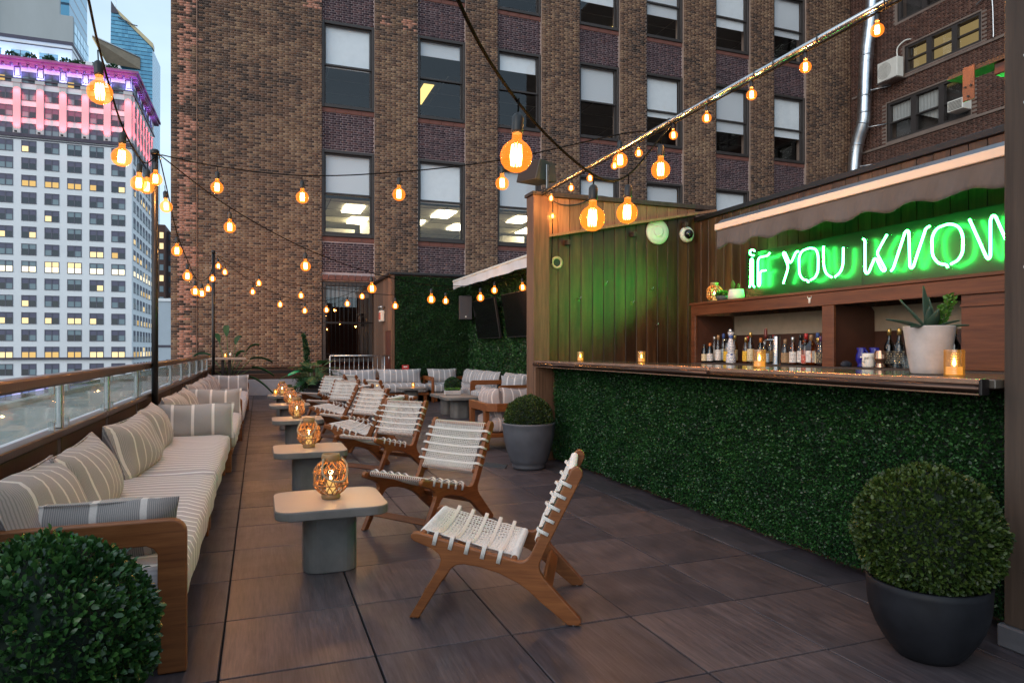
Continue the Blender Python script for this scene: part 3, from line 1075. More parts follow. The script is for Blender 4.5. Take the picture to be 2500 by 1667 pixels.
# condenser and window air conditioners on the wing
ac = thing('condenser_unit', 'white wall-hung condenser box beside the flue pipe', 'air conditioner', (21.7, 18.55, 11.15))
b = MB().cbox(-0.16, 0.16, -0.42, 0.42, 0, 0.72, 0.015).build('case', M['white'], ac)
g = MB()
for k in range(7):
    g.tube([(-0.165 + 0, 0.12 + 0.04 * (k + 1) * math.cos(a * PI / 12), 0.36 + 0.04 * (k + 1) * math.sin(a * PI / 12)) for a in range(24)], 0.004, 4, closed=True)
g.build('fan_grille', M['black'], ac)
MB().tube(smooth_pts([(0, -0.3, 0.72), (0, -0.3, 1.05), (0.1, -0.5, 1.25), (0.3, -0.6, 1.3)], 5), 0.025, 6).build('hose', M['white'], ac)
MB().box(-0.2, 0.3, -0.44, 0.44, -0.05, -0.01).build('bracket', M['steel'], ac)
for (yy, zz, lab) in ((16.0, 9.2, 'white window air conditioner in the lower triple window'), (16.75, 13.55, 'white window air conditioner at the top edge of the wing'), (12.6, 10.75, 'white window air conditioner above the green-lit roof eave')):
    a = thing('window_air_conditioner', lab, 'air conditioner', (21.85, yy, zz), group='window air conditioners on the wing')
    MB().cbox(-0.25, 0.25, -0.27, 0.27, 0, 0.36, 0.012).build('case', M['white'], a)
    lm = MB()
    for k in range(7):
        lm.box(-0.258, -0.25, -0.23, 0.23, 0.04 + 0.042 * k, 0.058 + 0.042 * k)
    lm.build('louvre', M['black'], a)
cp = thing('conduit_pipe', 'thin bent steel conduit beside the upper triple window', 'pipe', (0, 0, 0))
MB().tube(smooth_pts([(21.9, 15.5, 12.5), (21.9, 15.2, 12.62), (21.9, 15.0, 12.5), (21.9, 14.95, 11.5), (21.9, 14.95, 11.2)], 6), 0.025, 6).build('tube', M['steel'], cp)

# ================================================================ WHITE TOWER ACROSS THE AVENUE
YB, XB = 167.5, -26.0
m_wht = pmat('white_stone_facade', (0.80, 0.80, 0.81), 0.8, var=0.06, scale=0.15, bump=0.1, bscale=2)
m_whtp = pmat('pale_pilaster', (0.60, 0.57, 0.56), 0.8, var=0.05, scale=0.3, bump=0.05)
m_band = pmat('dark_cornice', (0.07, 0.06, 0.085), 0.6, var=0.2, scale=0.5)
m_corn = pmat('plum_cornice', (0.26, 0.10, 0.20), 0.6, var=0.3, scale=0.6)
m_fsash = pmat('grey_sash', (0.10, 0.098, 0.125), 0.5, var=0.1)
m_fshade = pmat('grey_window_shade', (0.13, 0.125, 0.18), 0.7, var=0.1)
m_fdark = pmat('far_window_dark', (0.025, 0.032, 0.042), 0.15, var=0.3, bump=0, spec=0.8)
m_fblind = pmat('far_window_blind', (0.22, 0.29, 0.32), 0.4, var=0.1)
m_lit = [emat('far_lit_%d' % i, c, s, 'NONE') for i, (c, s) in enumerate((((1.0, 0.66, 0.24), 0.50), ((1.0, 0.76, 0.38), 0.80), ((1.0, 0.88, 0.62), 1.05)))]
wt = thing('white_tower', 'white twelve-window-row stone tower with pink and violet floodlit top storeys', 'building')
zb = -48
body = MB()
body.box(-80, XB, YB, YB + 33, zb, 60.2, 0)
body.box(-80, XB + 0.4, YB - 0.4, YB + 33.4, 45.2, 45.9, 1)
body.box(-80, XB + 0.15, YB - 0.15, YB + 33.1, 44.75, 44.95, 1)
body.box(-80, XB + 0.25, YB - 0.25, YB + 33.2, 57.0, 57.35, 1)
body.box(-80, XB + 0.5, YB - 0.5, YB + 33.5, -0.85, -0.45, 1)
body.box(-80, XB + 1.2, YB - 1.2, YB + 34, -6.0, -5.2, 1)
body.build('wall', [m_wht, m_band], wt)
co = MB()
co.box(-80, XB + 1.1, YB - 1.1, YB + 34, 60.2, 60.8)
co.box(-80, XB + 1.5, YB - 1.5, YB + 34.4, 60.8, 61.3)
co.build('cornice', m_corn, wt)
dm = MB().box(-0.45, 0.45, -0.9, 0, -0.55, 0).mesh('bracket', m_corn)
for k in range(18):
    mobj('bracket', dm, wt, (XB - 0.7 - 1.45 * k, YB - 0.02, 60.2))
for k in range(16):
    mobj('bracket', dm, wt, (XB + 0.02, YB + 1.0 + 1.5 * k, 60.2), R(90))
fw, fh = 2.66, 2.4
f = MB()
f.box(0, 0.14, -0.06, 0.1, 0, fh); f.box(fw - 0.14, fw, -0.06, 0.1, 0, fh); f.box(0, fw, -0.07, 0.1, fh - 0.14, fh); f.box(0, fw, -0.12, 0.1, 0, 0.13)
f.box(fw / 2 - 0.1, fw / 2 + 0.1, -0.06, 0.1, 0.13, fh - 0.14); f.box(0.14, fw - 0.14, -0.03, 0.1, fh * 0.52, fh * 0.52 + 0.09)
ff_me = f.mesh('window', m_fsash)
far_mats = [m_fshade, m_fdark, m_fblind] + m_lit


def far_pane(tl, tr_, bl, brr):
    b = MB()
    h = fh * 0.52
    for (x0, x1, z0, z1, mi) in ((0, fw / 2, h, fh, tl), (fw / 2, fw, h, fh, tr_), (0, fw / 2, 0, h, bl), (fw / 2, fw, 0, h, brr)):
        b.add([(x0, -0.008, z0), (x1, -0.008, z0), (x1, -0.008, z1), (x0, -0.008, z1)], [(0, 1, 2, 3)], mi)
    return b.mesh('pane', far_mats)


P_dark = [far_pane(0, 0, 1, 1), far_pane(0, 0, 2, 1), far_pane(0, 0, 1, 2), far_pane(0, 0, 2, 2), far_pane(2, 2, 1, 1)]
P_lit = [far_pane(0, 0, 4, 4), far_pane(0, 0, 3, 3), far_pane(0, 0, 4, 1), far_pane(0, 0, 3, 1), far_pane(0, 0, 1, 4)]
P_all = [far_pane(2, 2, 5, 5), far_pane(4, 4, 5, 5), far_pane(2, 4, 5, 5)]
rowlit = [0.35, 0.0, 0.0, 0.1, 0.25, 0.0, 0.9, 0.0, 0.1, 0.65, 0.75, 'all', 0.45, 0.1, 0.85, 0.05, 'warm', 0.1, 0.0, 0.85, 0.6]
rr_ = random.Random(5)


def far_windows(origin, dx, rz, cols):
    for k in range(21):
        zt = 58.8 - 3.562 * k
        if k > 17: zt -= 1.6
        for c_ in cols:
            p = rowlit[k]
            if p == 'all': me = rr_.choice(P_all)
            elif p == 'warm': me = rr_.choice(P_all[1:2] + P_lit[:2])
            else: me = rr_.choice(P_lit) if rr_.random() < p else rr_.choice(P_dark)
            w = mobj('window', ff_me, wt, (origin[0] + dx[0] * c_, origin[1] + dx[1] * c_, zt - fh), rz)
            mobj('pane', me, w)


far_windows((-29.9, YB, 0), (-4.08, 0), 0, range(6))
far_windows((XB, YB + 2.0, 0), (0, 4.3), R(90), range(7))
# pilasters, attic panels and their floodlights
pl_me = MB().cbox(-0.68, 0.68, -0.35, 0.0, 45.9, 56.3, 0.06).mesh('pilaster', m_whtp)
cap_me = MB().box(-0.85, 0.85, -0.5, 0.0, 56.3, 57.0).mesh('capital', m_whtp)
pn = MB()
for a, b_, c_, d in ((-0.55, 0.55, 57.75, 57.87), (-0.55, 0.55, 59.5, 59.62), (-0.55, -0.43, 57.75, 59.62), (0.43, 0.55, 57.75, 59.62)):
    pn.box(a, b_, -0.12, 0.0, c_, d)
pn_me = pn.mesh('attic_panel', m_band)
sp_d = bpy.data.lights.new('red_floodlight', 'SPOT')
sp_d.energy = 1500; sp_d.color = (1.0, 0.05, 0.08); sp_d.spot_size = R(62); sp_d.spot_blend = 0.9; sp_d.shadow_soft_size = 0.25
sv_d = bpy.data.lights.new('violet_floodlight', 'SPOT')
sv_d.energy = 260; sv_d.color = (0.30, 0.26, 1.0); sv_d.spot_size = R(130); sv_d.spot_blend = 0.8; sv_d.shadow_soft_size = 0.25
lamp_me = MB().box(-0.22, 0.22, -0.18, 0.18, 0, 0.3).mesh('floodlight', M['blackm'])


def flood(data, loc, target, name='floodlight_beam'):
    lo = bpy.data.objects.new(name, data)
    COL.objects.link(lo)
    lo.location = loc
    lo.rotation_euler = (Vector(loc) - Vector(target)).to_track_quat('Z', 'Y').to_euler()
    lo.parent = wt
    return lo


pil_x = [-26.68] + [-30.61 - 4.08 * k for k in range(6)]
for x in pil_x:
    mobj('pilaster', pl_me, wt, (x, YB, 0)); mobj('capital', cap_me, wt, (x, YB, 0)); mobj('attic_panel', pn_me, wt, (x, YB, 0))
    mobj('floodlight', lamp_me, wt, (x, YB - 1.0, 45.9))
    flood(sp_d, (x, YB - 1.9, 46.0), (x, YB - 0.2, 49.0)); flood(sp_d, (x, YB - 1.9, 56.2), (x, YB - 0.2, 53.2))
    flood(sv_d, (x, YB - 1.2, 57.4), (x, YB + 0.4, 59.6))
for k in range(7):
    y = YB + (0.75 if k == 0 else 1.18 + 4.3 * k)
    mobj('pilaster', pl_me, wt, (XB, y, 0), R(90)); mobj('attic_panel', pn_me, wt, (XB, y, 0), R(90))
    flood(sp_d, (XB + 1.9, y, 46.0), (XB + 0.2, y, 49.0)); flood(sp_d, (XB + 1.9, y, 56.2), (XB + 0.2, y, 53.2))
    if k % 2 == 0:
        flood(sv_d, (XB + 1.2, y, 57.4), (XB - 0.4, y, 59.6))
mg_d = bpy.data.lights.new('magenta_floodlight', 'AREA')
mg_d.shape = 'RECTANGLE'; mg_d.size = 30; mg_d.size_y = 0.3; mg_d.energy = 260; mg_d.color = (0.9, 0.12, 0.6)
lo = flood(mg_d, (-41, YB - 2.4, 59.3), (-41, YB - 0.6, 61.0))
lo.rotation_euler = (R(150), 0, 0)
# violet lit columns of the lower storeys
for x in pil_x[1:]:
    MB().cbox(x - 0.75, x + 0.75, YB - 0.6, YB, -22, -6.0, 0.05).build('lower_pilaster', m_whtp, wt)
    flood(sv_d, (x, YB - 3.0, -5.8), (x, YB, -11))

# setback penthouse with blue-white uplights, planted ledge
ph = MB()
ph.box(-80, -38.2, YB + 4.5, YB + 24, 61.3, 67.2, 0)
ph.box(-80, -38.0, YB + 4.3, YB + 24.2, 67.2, 67.9, 1)
ph.box(-80, -38.1, YB + 4.4, YB + 24.1, 66.2, 66.4, 1)
ph.box(-37.5, -29, YB + 4.5, YB + 12, 61.3, 64.2, 0)
ph.build('penthouse_wall', [m_wht, m_band], wt)
m_skyw = pmat('sky_reflecting_glass', (0.35, 0.55, 0.66), 0.06, 0.85, var=0.1, bump=0)
for k in range(4):
    x = -42.5 - 5.1 * k
    w = MB().box(x - 1.7, x + 1.7, YB + 4.44, YB + 4.5, 61.9, 64.8).build('penthouse_window', m_skyw, wt)
    mm = MB()
    mm.box(x - 0.06, x + 0.06, YB + 4.38, YB + 4.44, 61.9, 64.8); mm.box(x - 1.7, x + 1.7, YB + 4.38, YB + 4.44, 63.9, 64.0)
    mm.build('mullion', m_fsash, w)
bl_d = bpy.data.lights.new('blue_uplight', 'SPOT')
bl_d.energy = 330; bl_d.color = (0.25, 0.50, 1.0); bl_d.spot_size = R(120); bl_d.spot_blend = 0.9; bl_d.shadow_soft_size = 0.2
for k in range(5):
    flood(bl_d, (-39.9 - 5.1 * k, YB + 2.9, 62.6), (-39.9 - 5.1 * k, YB + 4.6, 64.6))
P, N = [], []
for k in range(8):
    cx = -29.5 - 3.1 * k + rr_.uniform(-0.5, 0.5)
    n = 220
    d = RNG.normal(0, 1, (n, 3)); d /= np.linalg.norm(d, axis=1)[:, None]
    P.append(np.array((cx, YB + 1.2, 62.2)) + d * np.array((1.1, 0.7, 0.85)) * RNG.uniform(0.5, 1, (n, 1)))
    N.append(d)
V, F = leaf_cloud(np.vstack(P), np.vstack(N), 0.5, 0.8, False)
o = mobj('ledge_planting', fast_mesh('ledge_planting', V, F, M['leaf']), wt)
o['kind'] = 'stuff'

# plain concrete block and glass tower behind it
gb = thing('concrete_block', 'windowless grey concrete tower block above the white penthouse', 'building')
m_conc = pmat('board_concrete', (0.40, 0.42, 0.42), 0.85, var=0.12, scale=0.12, bump=0.2, bscale=1.2, stretch=(1, 1, 0.3))
MB().box(-43.8, -41.1, 186, 187, 40, 79.5).build('wall', m_conc, gb)
MB().box(-58, -43.8, 186, 187, 40, 104).build('wall', m_conc, gb)
MB().box(-43.8, -41.2, 187, 202, 40, 79).build('wall', m_conc, gb)
sdw = MB()
for k in range(12):
    for j in range(5):
        sdw.box(-41.22, -41.1, 187.4 + 2.9 * j, 190.0 + 2.9 * j, 50 + 2.4 * k, 52.1 + 2.4 * k)
sdw.build('side_glazing', m_skyw, gb)
MB().tube([(-57.0, 185.5, 60), (-57.0, 185.5, 104)], 0.55, 12).build('vent_stack', M['galv'], gb)
MB().box(-76, -58.2, 187, 200, 60, 104).build('glazed_stair_tower', m_skyw, gb)


def curtain_wall(name, floor_h, mull):
    t = NT(name)
    g = t.new('NewGeometry')
    sp = t.new('SeparateXYZ')
    t.link(g.outputs['Position'], sp.inputs[0])
    fz = t.math('FRACT', t.math('DIVIDE', sp.outputs[2], floor_h))
    band = t.math('LESS_THAN', fz, 0.20)
    fx = t.math('FRACT', t.math('DIVIDE', t.math('ADD', sp.outputs[0], sp.outputs[1]), mull))
    mu = t.math('LESS_THAN', fx, 0.06)
    cell = t.new('TexWhiteNoise')
    cb = t.new('CombineXYZ')
    t.link(t.math('FLOOR', t.math('DIVIDE', sp.outputs[2], floor_h)), cb.inputs[0])
    t.link(t.math('FLOOR', t.math('DIVIDE', t.math('ADD', sp.outputs[0], sp.outputs[1]), mull)), cb.inputs[1])
    t.link(cb.outputs[0], cell.inputs['Vector'])
    c = t.ramp(cell.outputs['Value'], [(0, (0.085, 0.27, 0.42)), (1, (0.15, 0.40, 0.56))])
    c = t.mix(band, c, (0.012, 0.05, 0.09))
    c = t.mix(mu, c, (0.14, 0.32, 0.42))
    t.principled(c, 0.2, 0.25, None, 0.6)
    return t.m


gt = thing('striped_glass_tower', 'pale glass tower side rising behind the grey concrete block', 'building')
tw = MB()
tw.add([(-75, 249, 20), (-56, 249, 20), (-56, 272.6, 20), (-75, 272.6, 20), (-75, 249, 190), (-56, 249, 190), (-56, 272.6, 190), (-75, 272.6, 190)], [(4, 5, 6, 7), (0, 1, 5, 4), (1, 2, 6, 5), (2, 3, 7, 6), (3, 0, 4, 7)])
tw.build('curtain_wall', curtain_wall('pale_curtain_wall', 4.2, 60.0), gt)

# far skyscraper with sloping crown and triangular viewing deck
sk = thing('glass_skyscraper', 'far blue glass skyscraper with slanted crown and jutting triangular viewing deck', 'building')
m_cw = curtain_wall('blue_curtain_wall', 2.6, 1.9)
s_ = MB()
A0, A1 = -94.5, -68.3
Yk = 520
s_.add([(A0 - 3, Yk, -48), (A1, Yk, -48), (A1, Yk + 32, -48), (A0 - 3, Yk + 32, -48), (A0 + 1.6, Yk, 230), (A1, Yk, 206), (A1 + 1.0, Yk + 32, 206), (A0, Yk + 32, 230)], [(0, 1, 5, 4), (1, 2, 6, 5), (2, 3, 7, 6), (3, 0, 4, 7), (4, 5, 6, 7)])
s_.build('curtain_wall', m_cw, sk)
cr_ = MB()
cr_.add([(A0 + 1.6, Yk - 0.6, 230), (A1 + 0.5, Yk - 0.6, 206), (A1 + 0.5, Yk - 0.6, 209.3), (A0 + 1.6, Yk - 0.6, 232.2), (A0 + 1.6, Yk + 6, 230), (A1 + 0.5, Yk + 6, 206), (A1 + 0.5, Yk + 6, 209.3), (A0 + 1.6, Yk + 6, 232.2)], [(0, 1, 2, 3), (7, 6, 5, 4), (3, 2, 6, 7), (0, 3, 7, 4), (1, 5, 6, 2)])
cr_.build('crown_rib', pmat('gilded_crown', (0.55, 0.44, 0.26), 0.45, 0.3), sk)
MB().add([(A0 + 1.6, Yk - 0.8, 226), (A0 + 6.5, Yk - 0.8, 226), (A0 + 1.6, Yk - 0.8, 234)], [(0, 1, 2)]).build('crown_tip', m_band, sk)
MB().tube([(A0 + 4.0, Yk + 2, 228), (A0 + 4.0, Yk + 2, 240)], 0.15, 5).build('mast', M['steel'], sk)
dk = MB()
dk.add([(-101.5, Yk - 12, 204.5), (-75.5, Yk - 1, 198.5), (-93, Yk, 202), (-94.5, Yk - 4, 190.5), (-75.5, Yk - 1, 190.5), (-101.5, Yk - 12, 202.5), (-75.5, Yk - 1, 195.5)], [(0, 1, 2), (0, 5, 6, 1), (5, 3, 4, 6), (2, 3, 5, 0), (1, 6, 4)])
dk.build('viewing_deck', pmat('deck_soffit', (0.26, 0.20, 0.14), 0.6, var=0.2, scale=0.3), sk)
MB().tube([(-101.5, Yk - 12.2, 204.4), (-75.5, Yk - 1.3, 198.2)], 0.45, 6).build('deck_edge', pmat('deck_edge_metal', (0.5, 0.52, 0.55), 0.4, 0.5), sk)
MB().tube([(-101.3, Yk - 12.2, 203), (-94.4, Yk - 4.2, 190.6)], 0.40, 6).build('deck_edge', pmat('deck_edge_gilt', (0.6, 0.45, 0.22), 0.4, 0.4), sk)
MB().tube([(-89, Yk, 224), (-85.5, Yk - 2, 222.0), (-80.5, Yk - 2, 219.5), (-77, Yk - 2, 219)], 0.35, 5).build('roof_rig', m_band, sk)

# small brick block and grey low-rise glimpsed between the poles
sb = thing('small_brick_block', 'small dark brick block glimpsed between white tower and brick corner', 'building')
MB().box(-34.5, -30.5, 262, 280, -48, 44.2).build('wall', pmat('far_brick', (0.10, 0.055, 0.045), 0.9, scale=0.5), sb)
MB().box(-30.5, -20, 266, 300, -48, 42.5).build('wall', pmat('far_brick_dark', (0.07, 0.04, 0.035), 0.9, scale=0.5), sb)
w_me = [MB().box(-0.6, 0.6, -0.08, 0, 0, 2.0).mesh('window', m) for m in (m_fdark, m_fblind, m_lit[1])]
for k in range(8):
    for j, x in enumerate((-31.6, -29.3, -27.2)):
        mobj('window', w_me[2] if (j == 0 and k in (0, 1, 4)) else rr_.choice(w_me[:2]), sb, (x, 261.95 if x < -30.5 else 265.95, 39.5 - 3.7 * k))
lg = thing('grey_low_block', 'pale grey low-rise block glimpsed above the far end of the railing', 'building')
m_lg = pmat('pale_panel_facade', (0.42, 0.47, 0.52), 0.6, var=0.1, scale=0.3)
MB().box(-16.6, -4, 132, 150, -48, 9.6).build('wall', m_lg, lg)
MB().box(-16.8, -3.8, 131.8, 150, 9.6, 10.1).build('coping', m_wht, lg)
for k in range(4):
    MB().box(-15.2 + 1.9 * k, -14.0 + 1.9 * k, 131.9, 132.0, -6.0, -0.5).build('window', m_fdark, lg)
MB().box(-16.65, -3.9, 131.9, 132.05, 1.6, 2.0).build('band', m_band, lg)

# ================================================================ RAILING
XR = -1.15
rl = thing('glass_railing', 'bronze-capped glass and rusty metal parapet railing along the left edge', 'railing')
MB().cbox(XR - 0.055, XR + 0.05, 2.2, 17.95, 1.085, 1.15, 0.012).build('handrail', M['bronze'], rl)
MB().cbox(XR - 0.04, XR + 0.045, 2.2, 17.95, 0.772, 0.818, 0.006).build('bottom_rail', M['bronze'], rl)
post_me = MB().cbox(-0.018, 0.018, -0.03, 0.03, 0.818, 1.085, 0.004).mesh('post', M['steel'])
pane_me = MB().box(-0.005, 0.005, -0.63, 0.63, 0.845, 1.068).mesh('pane', M['rail_glass'])
rp_me = MB().cbox(-0.006, 0.006, -0.62, 0.62, 0.03, 0.768, 0.003).mesh('rusty_panel', M['rust'])
up_me = MB().cbox(-0.022, 0.022, -0.045, 0.045, 0.0, 0.771, 0.004).mesh('upright', M['rust'])
cl_me = MB().box(-0.014, 0.014, -0.012, 0.012, 0, 0.05).mesh('clip', M['steel'])
br2_me = MB().cbox(-0.02, 0.02, -0.05, 0.05, -0.06, 0.06, 0.004).mesh('latch_bracket', M['rust'])
for k in range(-2, 10):
    y = 4.884 + 1.39 * k
    mobj('post', post_me, rl, (XR, y, 0))
    mobj('upright', up_me, rl, (XR, y, 0))
    if k < 9:
        yc = y + 0.695
        mobj('pane', pane_me, rl, (XR - 0.004, yc, 0))
        mobj('rusty_panel', rp_me, rl, (XR + 0.002, yc, 0))
        mobj('latch_bracket', br2_me, rl, (XR + 0.025, y - 0.22, 0.55))
        for dy in (0.16, 1.22):
            mobj('clip', cl_me, rl, (XR, y + dy, 0.819))
            mobj('clip', cl_me, rl, (XR, y + dy, 1.036))

# back parapet below the brick wall
kb = thing('kerb_wall', 'low grey rendered kerb wall with brown metal trim at the foot of the brick', 'wall')
MB().cbox(-1.2, 3.2, 20.25, 20.58, 0, 0.45, 0.01).build('render', M['kerb_grey'], kb)
MB().cbox(-1.25, 3.2, 20.30, 20.57, 0.452, 0.60, 0.006).build('lower_trim', M['rust'], kb)
MB().cbox(-1.25, 3.2, 20.35, 20.57, 0.602, 0.70, 0.006).build('upper_trim', M['blackm'], kb)
for zz in (0.60, 0.71, 0.79):
    MB().tube([(-1.2, 20.30 if zz < 0.65 else 20.4, zz), (3.2, 20.30 if zz < 0.65 else 20.4, zz)], 0.012, 6).build('pipe', M['bronze'], kb)
MB().cbox(-1.25, 3.2, 20.45, 20.58, 0.702, 0.80, 0.006).build('cap', M['rust'], kb)
rw = thing('end_parapet', 'rusty metal end panel joining the railing to the brick wall', 'wall')
MB().cbox(XR - 0.02, XR + 0.01, 18.0, 20.3, 0, 0.80, 0.004).build('rusty_panel', M['rust'], rw)
MB().cbox(XR - 0.05, XR + 0.05, 18.0, 20.3, 0.802, 0.86, 0.01).build('cap', M['bronze'], rw)

# ================================================================ POLES
def pole(x, y, h, lab):
    p = thing('light_pole', lab, 'pole', (x, y, 0), group='black poles carrying string lights')
    MB().lathe([(0.034, 0.0), (0.034, h)], 14).build('shaft', M['blackm'], p)
    MB().lathe([(0.042, h - 0.02), (0.044, h), (0.044, h + 0.025), (0.03, h + 0.04)], 14).build('cap', M['blackm'], p)
    MB().lathe([(0.08, 0), (0.08, 0.012), (0.04, 0.02)], 16).build('base_plate', M['blackm'], p)
    MB().tube([(0.03, 0, h - 0.05), (0.07, 0, h - 0.06), (0.075, 0, h - 0.02), (0.03, 0, h - 0.01)], 0.006, 5).build('eye_hook', M['steel'], p)
    return p


pole(-1.07, 8.33, 3.44, 'taller-looking black pole behind the nearest sofa by the railing')
pole(-1.0, 17.25, 3.55, 'far black pole at the end of the railing beside the high table')

# ================================================================ HEDGE WALLS
def hedge_panel(name, label, O, A, Nn, w, h, dens, size, parent_extra=None, z0=0.0, rich=False):
    """artificial boxwood panel: dark backing board and a skin of leaves"""
    t = thing(name, label, 'hedge')
    O, A, Nn = Vector(O), Vector(A), Vector(Nn)
    b = MB()
    q = [O, O + A * w, O + A * w + Vector((0, 0, h)), O + Vector((0, 0, h))]
    k = [p - Nn * 0.05 for p in q]
    b.add(q + k, [(0, 1, 2, 3), (7, 6, 5, 4), (0, 4, 5, 1), (1, 5, 6, 2), (2, 6, 7, 3), (3, 7, 4, 0)])
    b.build('backing_board', M['hedge_back'], t)
    n = int(w * h * dens)
    a = RNG.uniform(0, w, n)
    z = RNG.uniform(0, h, n)
    lump = 0.018 * (np.sin(a * 9.1 + 1.3 * np.sin(z * 7.7)) + np.sin(z * 11.3 + 2 * np.sin(a * 5.1))) + 0.030
    dep = lump * RNG.uniform(0.1, 1.0, n) + 0.004
    seam = np.minimum(np.abs((a + 0.13) % 0.5), np.abs((z + 0.21) % 0.5)) < 0.014      # panel joints
    dep = np.where(seam, dep * 0.25, dep)
    dep = dep + np.where(RNG.uniform(0, 1, n) < 0.012, RNG.uniform(0.0, 0.025, n), 0.0)   # stray shoots
    P = np.array(O)[None] + a[:, None] * np.array(A)[None] + z[:, None] * np.array((0, 0, 1.0))[None] + dep[:, None] * np.array(Nn)[None]
    N = np.tile(np.array(Nn), (n, 1)) + np.array((0, 0, 0.25))
    V, F = leaf_cloud(P, N, size, 0.75, rich)
    o = mobj('foliage', fast_mesh('foliage', V, F, M['hedge']), t)
    o['kind'] = 'stuff'
    return t


hedge_panel('hedge_panel', 'dark green leafy panel covering the bar front under the counter', (3.27, 7.30, 0.035), (0, -1, 0), (-1, 0, 0), 5.22, 1.065, 21000, 0.0175)
hedge_panel('hedge_wall', 'tall dark green leafy back wall of the lounge with red sign', (3.27, 17.40, 0.0), (1, 0, 0), (0, -1, 0), 2.02, 3.17, 7500, 0.028)
hedge_panel('hedge_wall', 'dark green leafy side wall carrying the two televisions', (5.28, 17.40, 0.0), (0, -1, 0), (-1, 0, 0), 9.0, 3.05, 2600, 0.040)

# ================================================================ VESTIBULE
vb = thing('vestibule', 'brown timber-clad vestibule with a door at the back of the lounge', 'building')
MB().box(3.24, 5.3, 17.46, 20.55, 0, 3.20).build('wall', M['cab_in'], vb)
pk = MB().cbox(0, 0.03, -0.0735, 0.0735, 0, 3.2, 0.003).mesh('plank', wood('vestibule_plank', (0.085, 0.05, 0.036), (0.16, 0.095, 0.068), (0.25, 0.155, 0.11), axis=2, rough=0.5, scale=0.5, rnd=True))
pk2 = MB().cbox(0, 0.03, -0.0735, 0.0735, 1.78, 3.2, 0.003).mesh('plank', pk.materials[0])
for k in range(20):
    y = 17.58 + 0.15 * k
    mobj('plank', pk2 if 17.72 < y < 18.6 else pk, vb, (3.205, y, 0))
MB().cbox(3.17, 3.25, 17.37, 17.50, 0, 3.2, 0.006).build('corner_post', M['post'], vb)
MB().cbox(3.12, 5.35, 17.33, 20.58, 3.205, 3.27, 0.008).build('roof_cap', M['blackm'], vb)
d = MB().cbox(3.222, 3.236, 17.75, 18.55, 0.02, 1.775, 0.003).build('door', pmat('dark_red_door', (0.10, 0.03, 0.02), 0.4), vb)
MB().tube([(3.19, 17.86, 0.95), (3.19, 17.86, 1.15)], 0.011, 8).build('handle', M['steel'], d)

# emergency light
em = thing('emergency_light', 'white emergency light box with twin lamp heads on the vestibule wall', 'light', (3.19, 18.70, 2.05))
MB().cbox(-0.10, 0.0, -0.19, 0.19, 0, 0.30, 0.012).build('case', M['white'], em)
MB().cbox(-0.104, -0.1, -0.15, 0.15, 0.05, 0.25, 0.002).build('exit_face', pmat('exit_red', (0.55, 0.12, 0.09), 0.5), em)
for yy in (-0.09, 0.10):
    MB().lathe([(0.03, -0.02), (0.075, 0.03), (0.08, 0.06), (0.06, 0.065)], 14, (-0.06, yy, 0.35)).build('lamp_head', M['steel'], em)

# red fire sign on the hedge
fsn = thing('fire_sign', 'small red and white extinguisher sign on the lounge hedge', 'sign', (3.52, 17.335, 0.62))
MB().cbox(-0.09, 0.09, -0.004, 0.004, 0, 0.27, 0.002).build('plate', pmat('sign_red', (0.45, 0.03, 0.03), 0.5), fsn)
s_ = MB()
s_.add([(-0.06, -0.006, 0.13), (0.0, -0.006, 0.17), (0.06, -0.006, 0.07), (0.06, -0.006, 0.03), (0.02, -0.006, 0.03)], [(0, 1, 2, 3, 4)])
s_.build('symbol', M['white'], fsn)
MB().box(-0.05, 0.05, -0.006, -0.0045, 0.21, 0.24).build('lettering', M['white'], fsn)

# steel rail in front of the steps
sr = thing('steel_balustrade', 'stainless steel balustrade with thin vertical bars behind the back sofa', 'railing')
MB().tube([(1.66, 17.55, 1.13), (3.16, 17.55, 1.13)], 0.022, 10).build('top_rail', M['steel'], sr)
MB().tube([(1.66, 17.55, 0.25), (3.16, 17.55, 0.25)], 0.014, 8).build('bottom_rail', M['steel'], sr)
for x in (1.66, 3.02):
    MB().tube([(x, 17.55, 0.0), (x, 17.55, 1.13)], 0.018, 8).build('post', M['steel'], sr)
bm_ = MB().tube([(0, 0, 0.25), (0, 0, 1.12)], 0.0045, 6).mesh('bar', M['steel'])
for k in range(11):
    mobj('bar', bm_, sr, (1.78 + 0.118 * k, 17.55, 0))
hr = thing('stair_handrail', 'bent steel handrail end behind the large dark planter', 'railing')
for dx in (0, 0.09):
    MB().tube(smooth_pts([(1.16 + dx, 18.4, 0.0), (1.16 + dx, 18.4, 0.85), (1.18 + dx, 18.42, 0.98 - dx), (1.30 + dx, 18.5, 1.03 - dx)], 6), 0.016, 8).build('tube', M['steel'], hr)

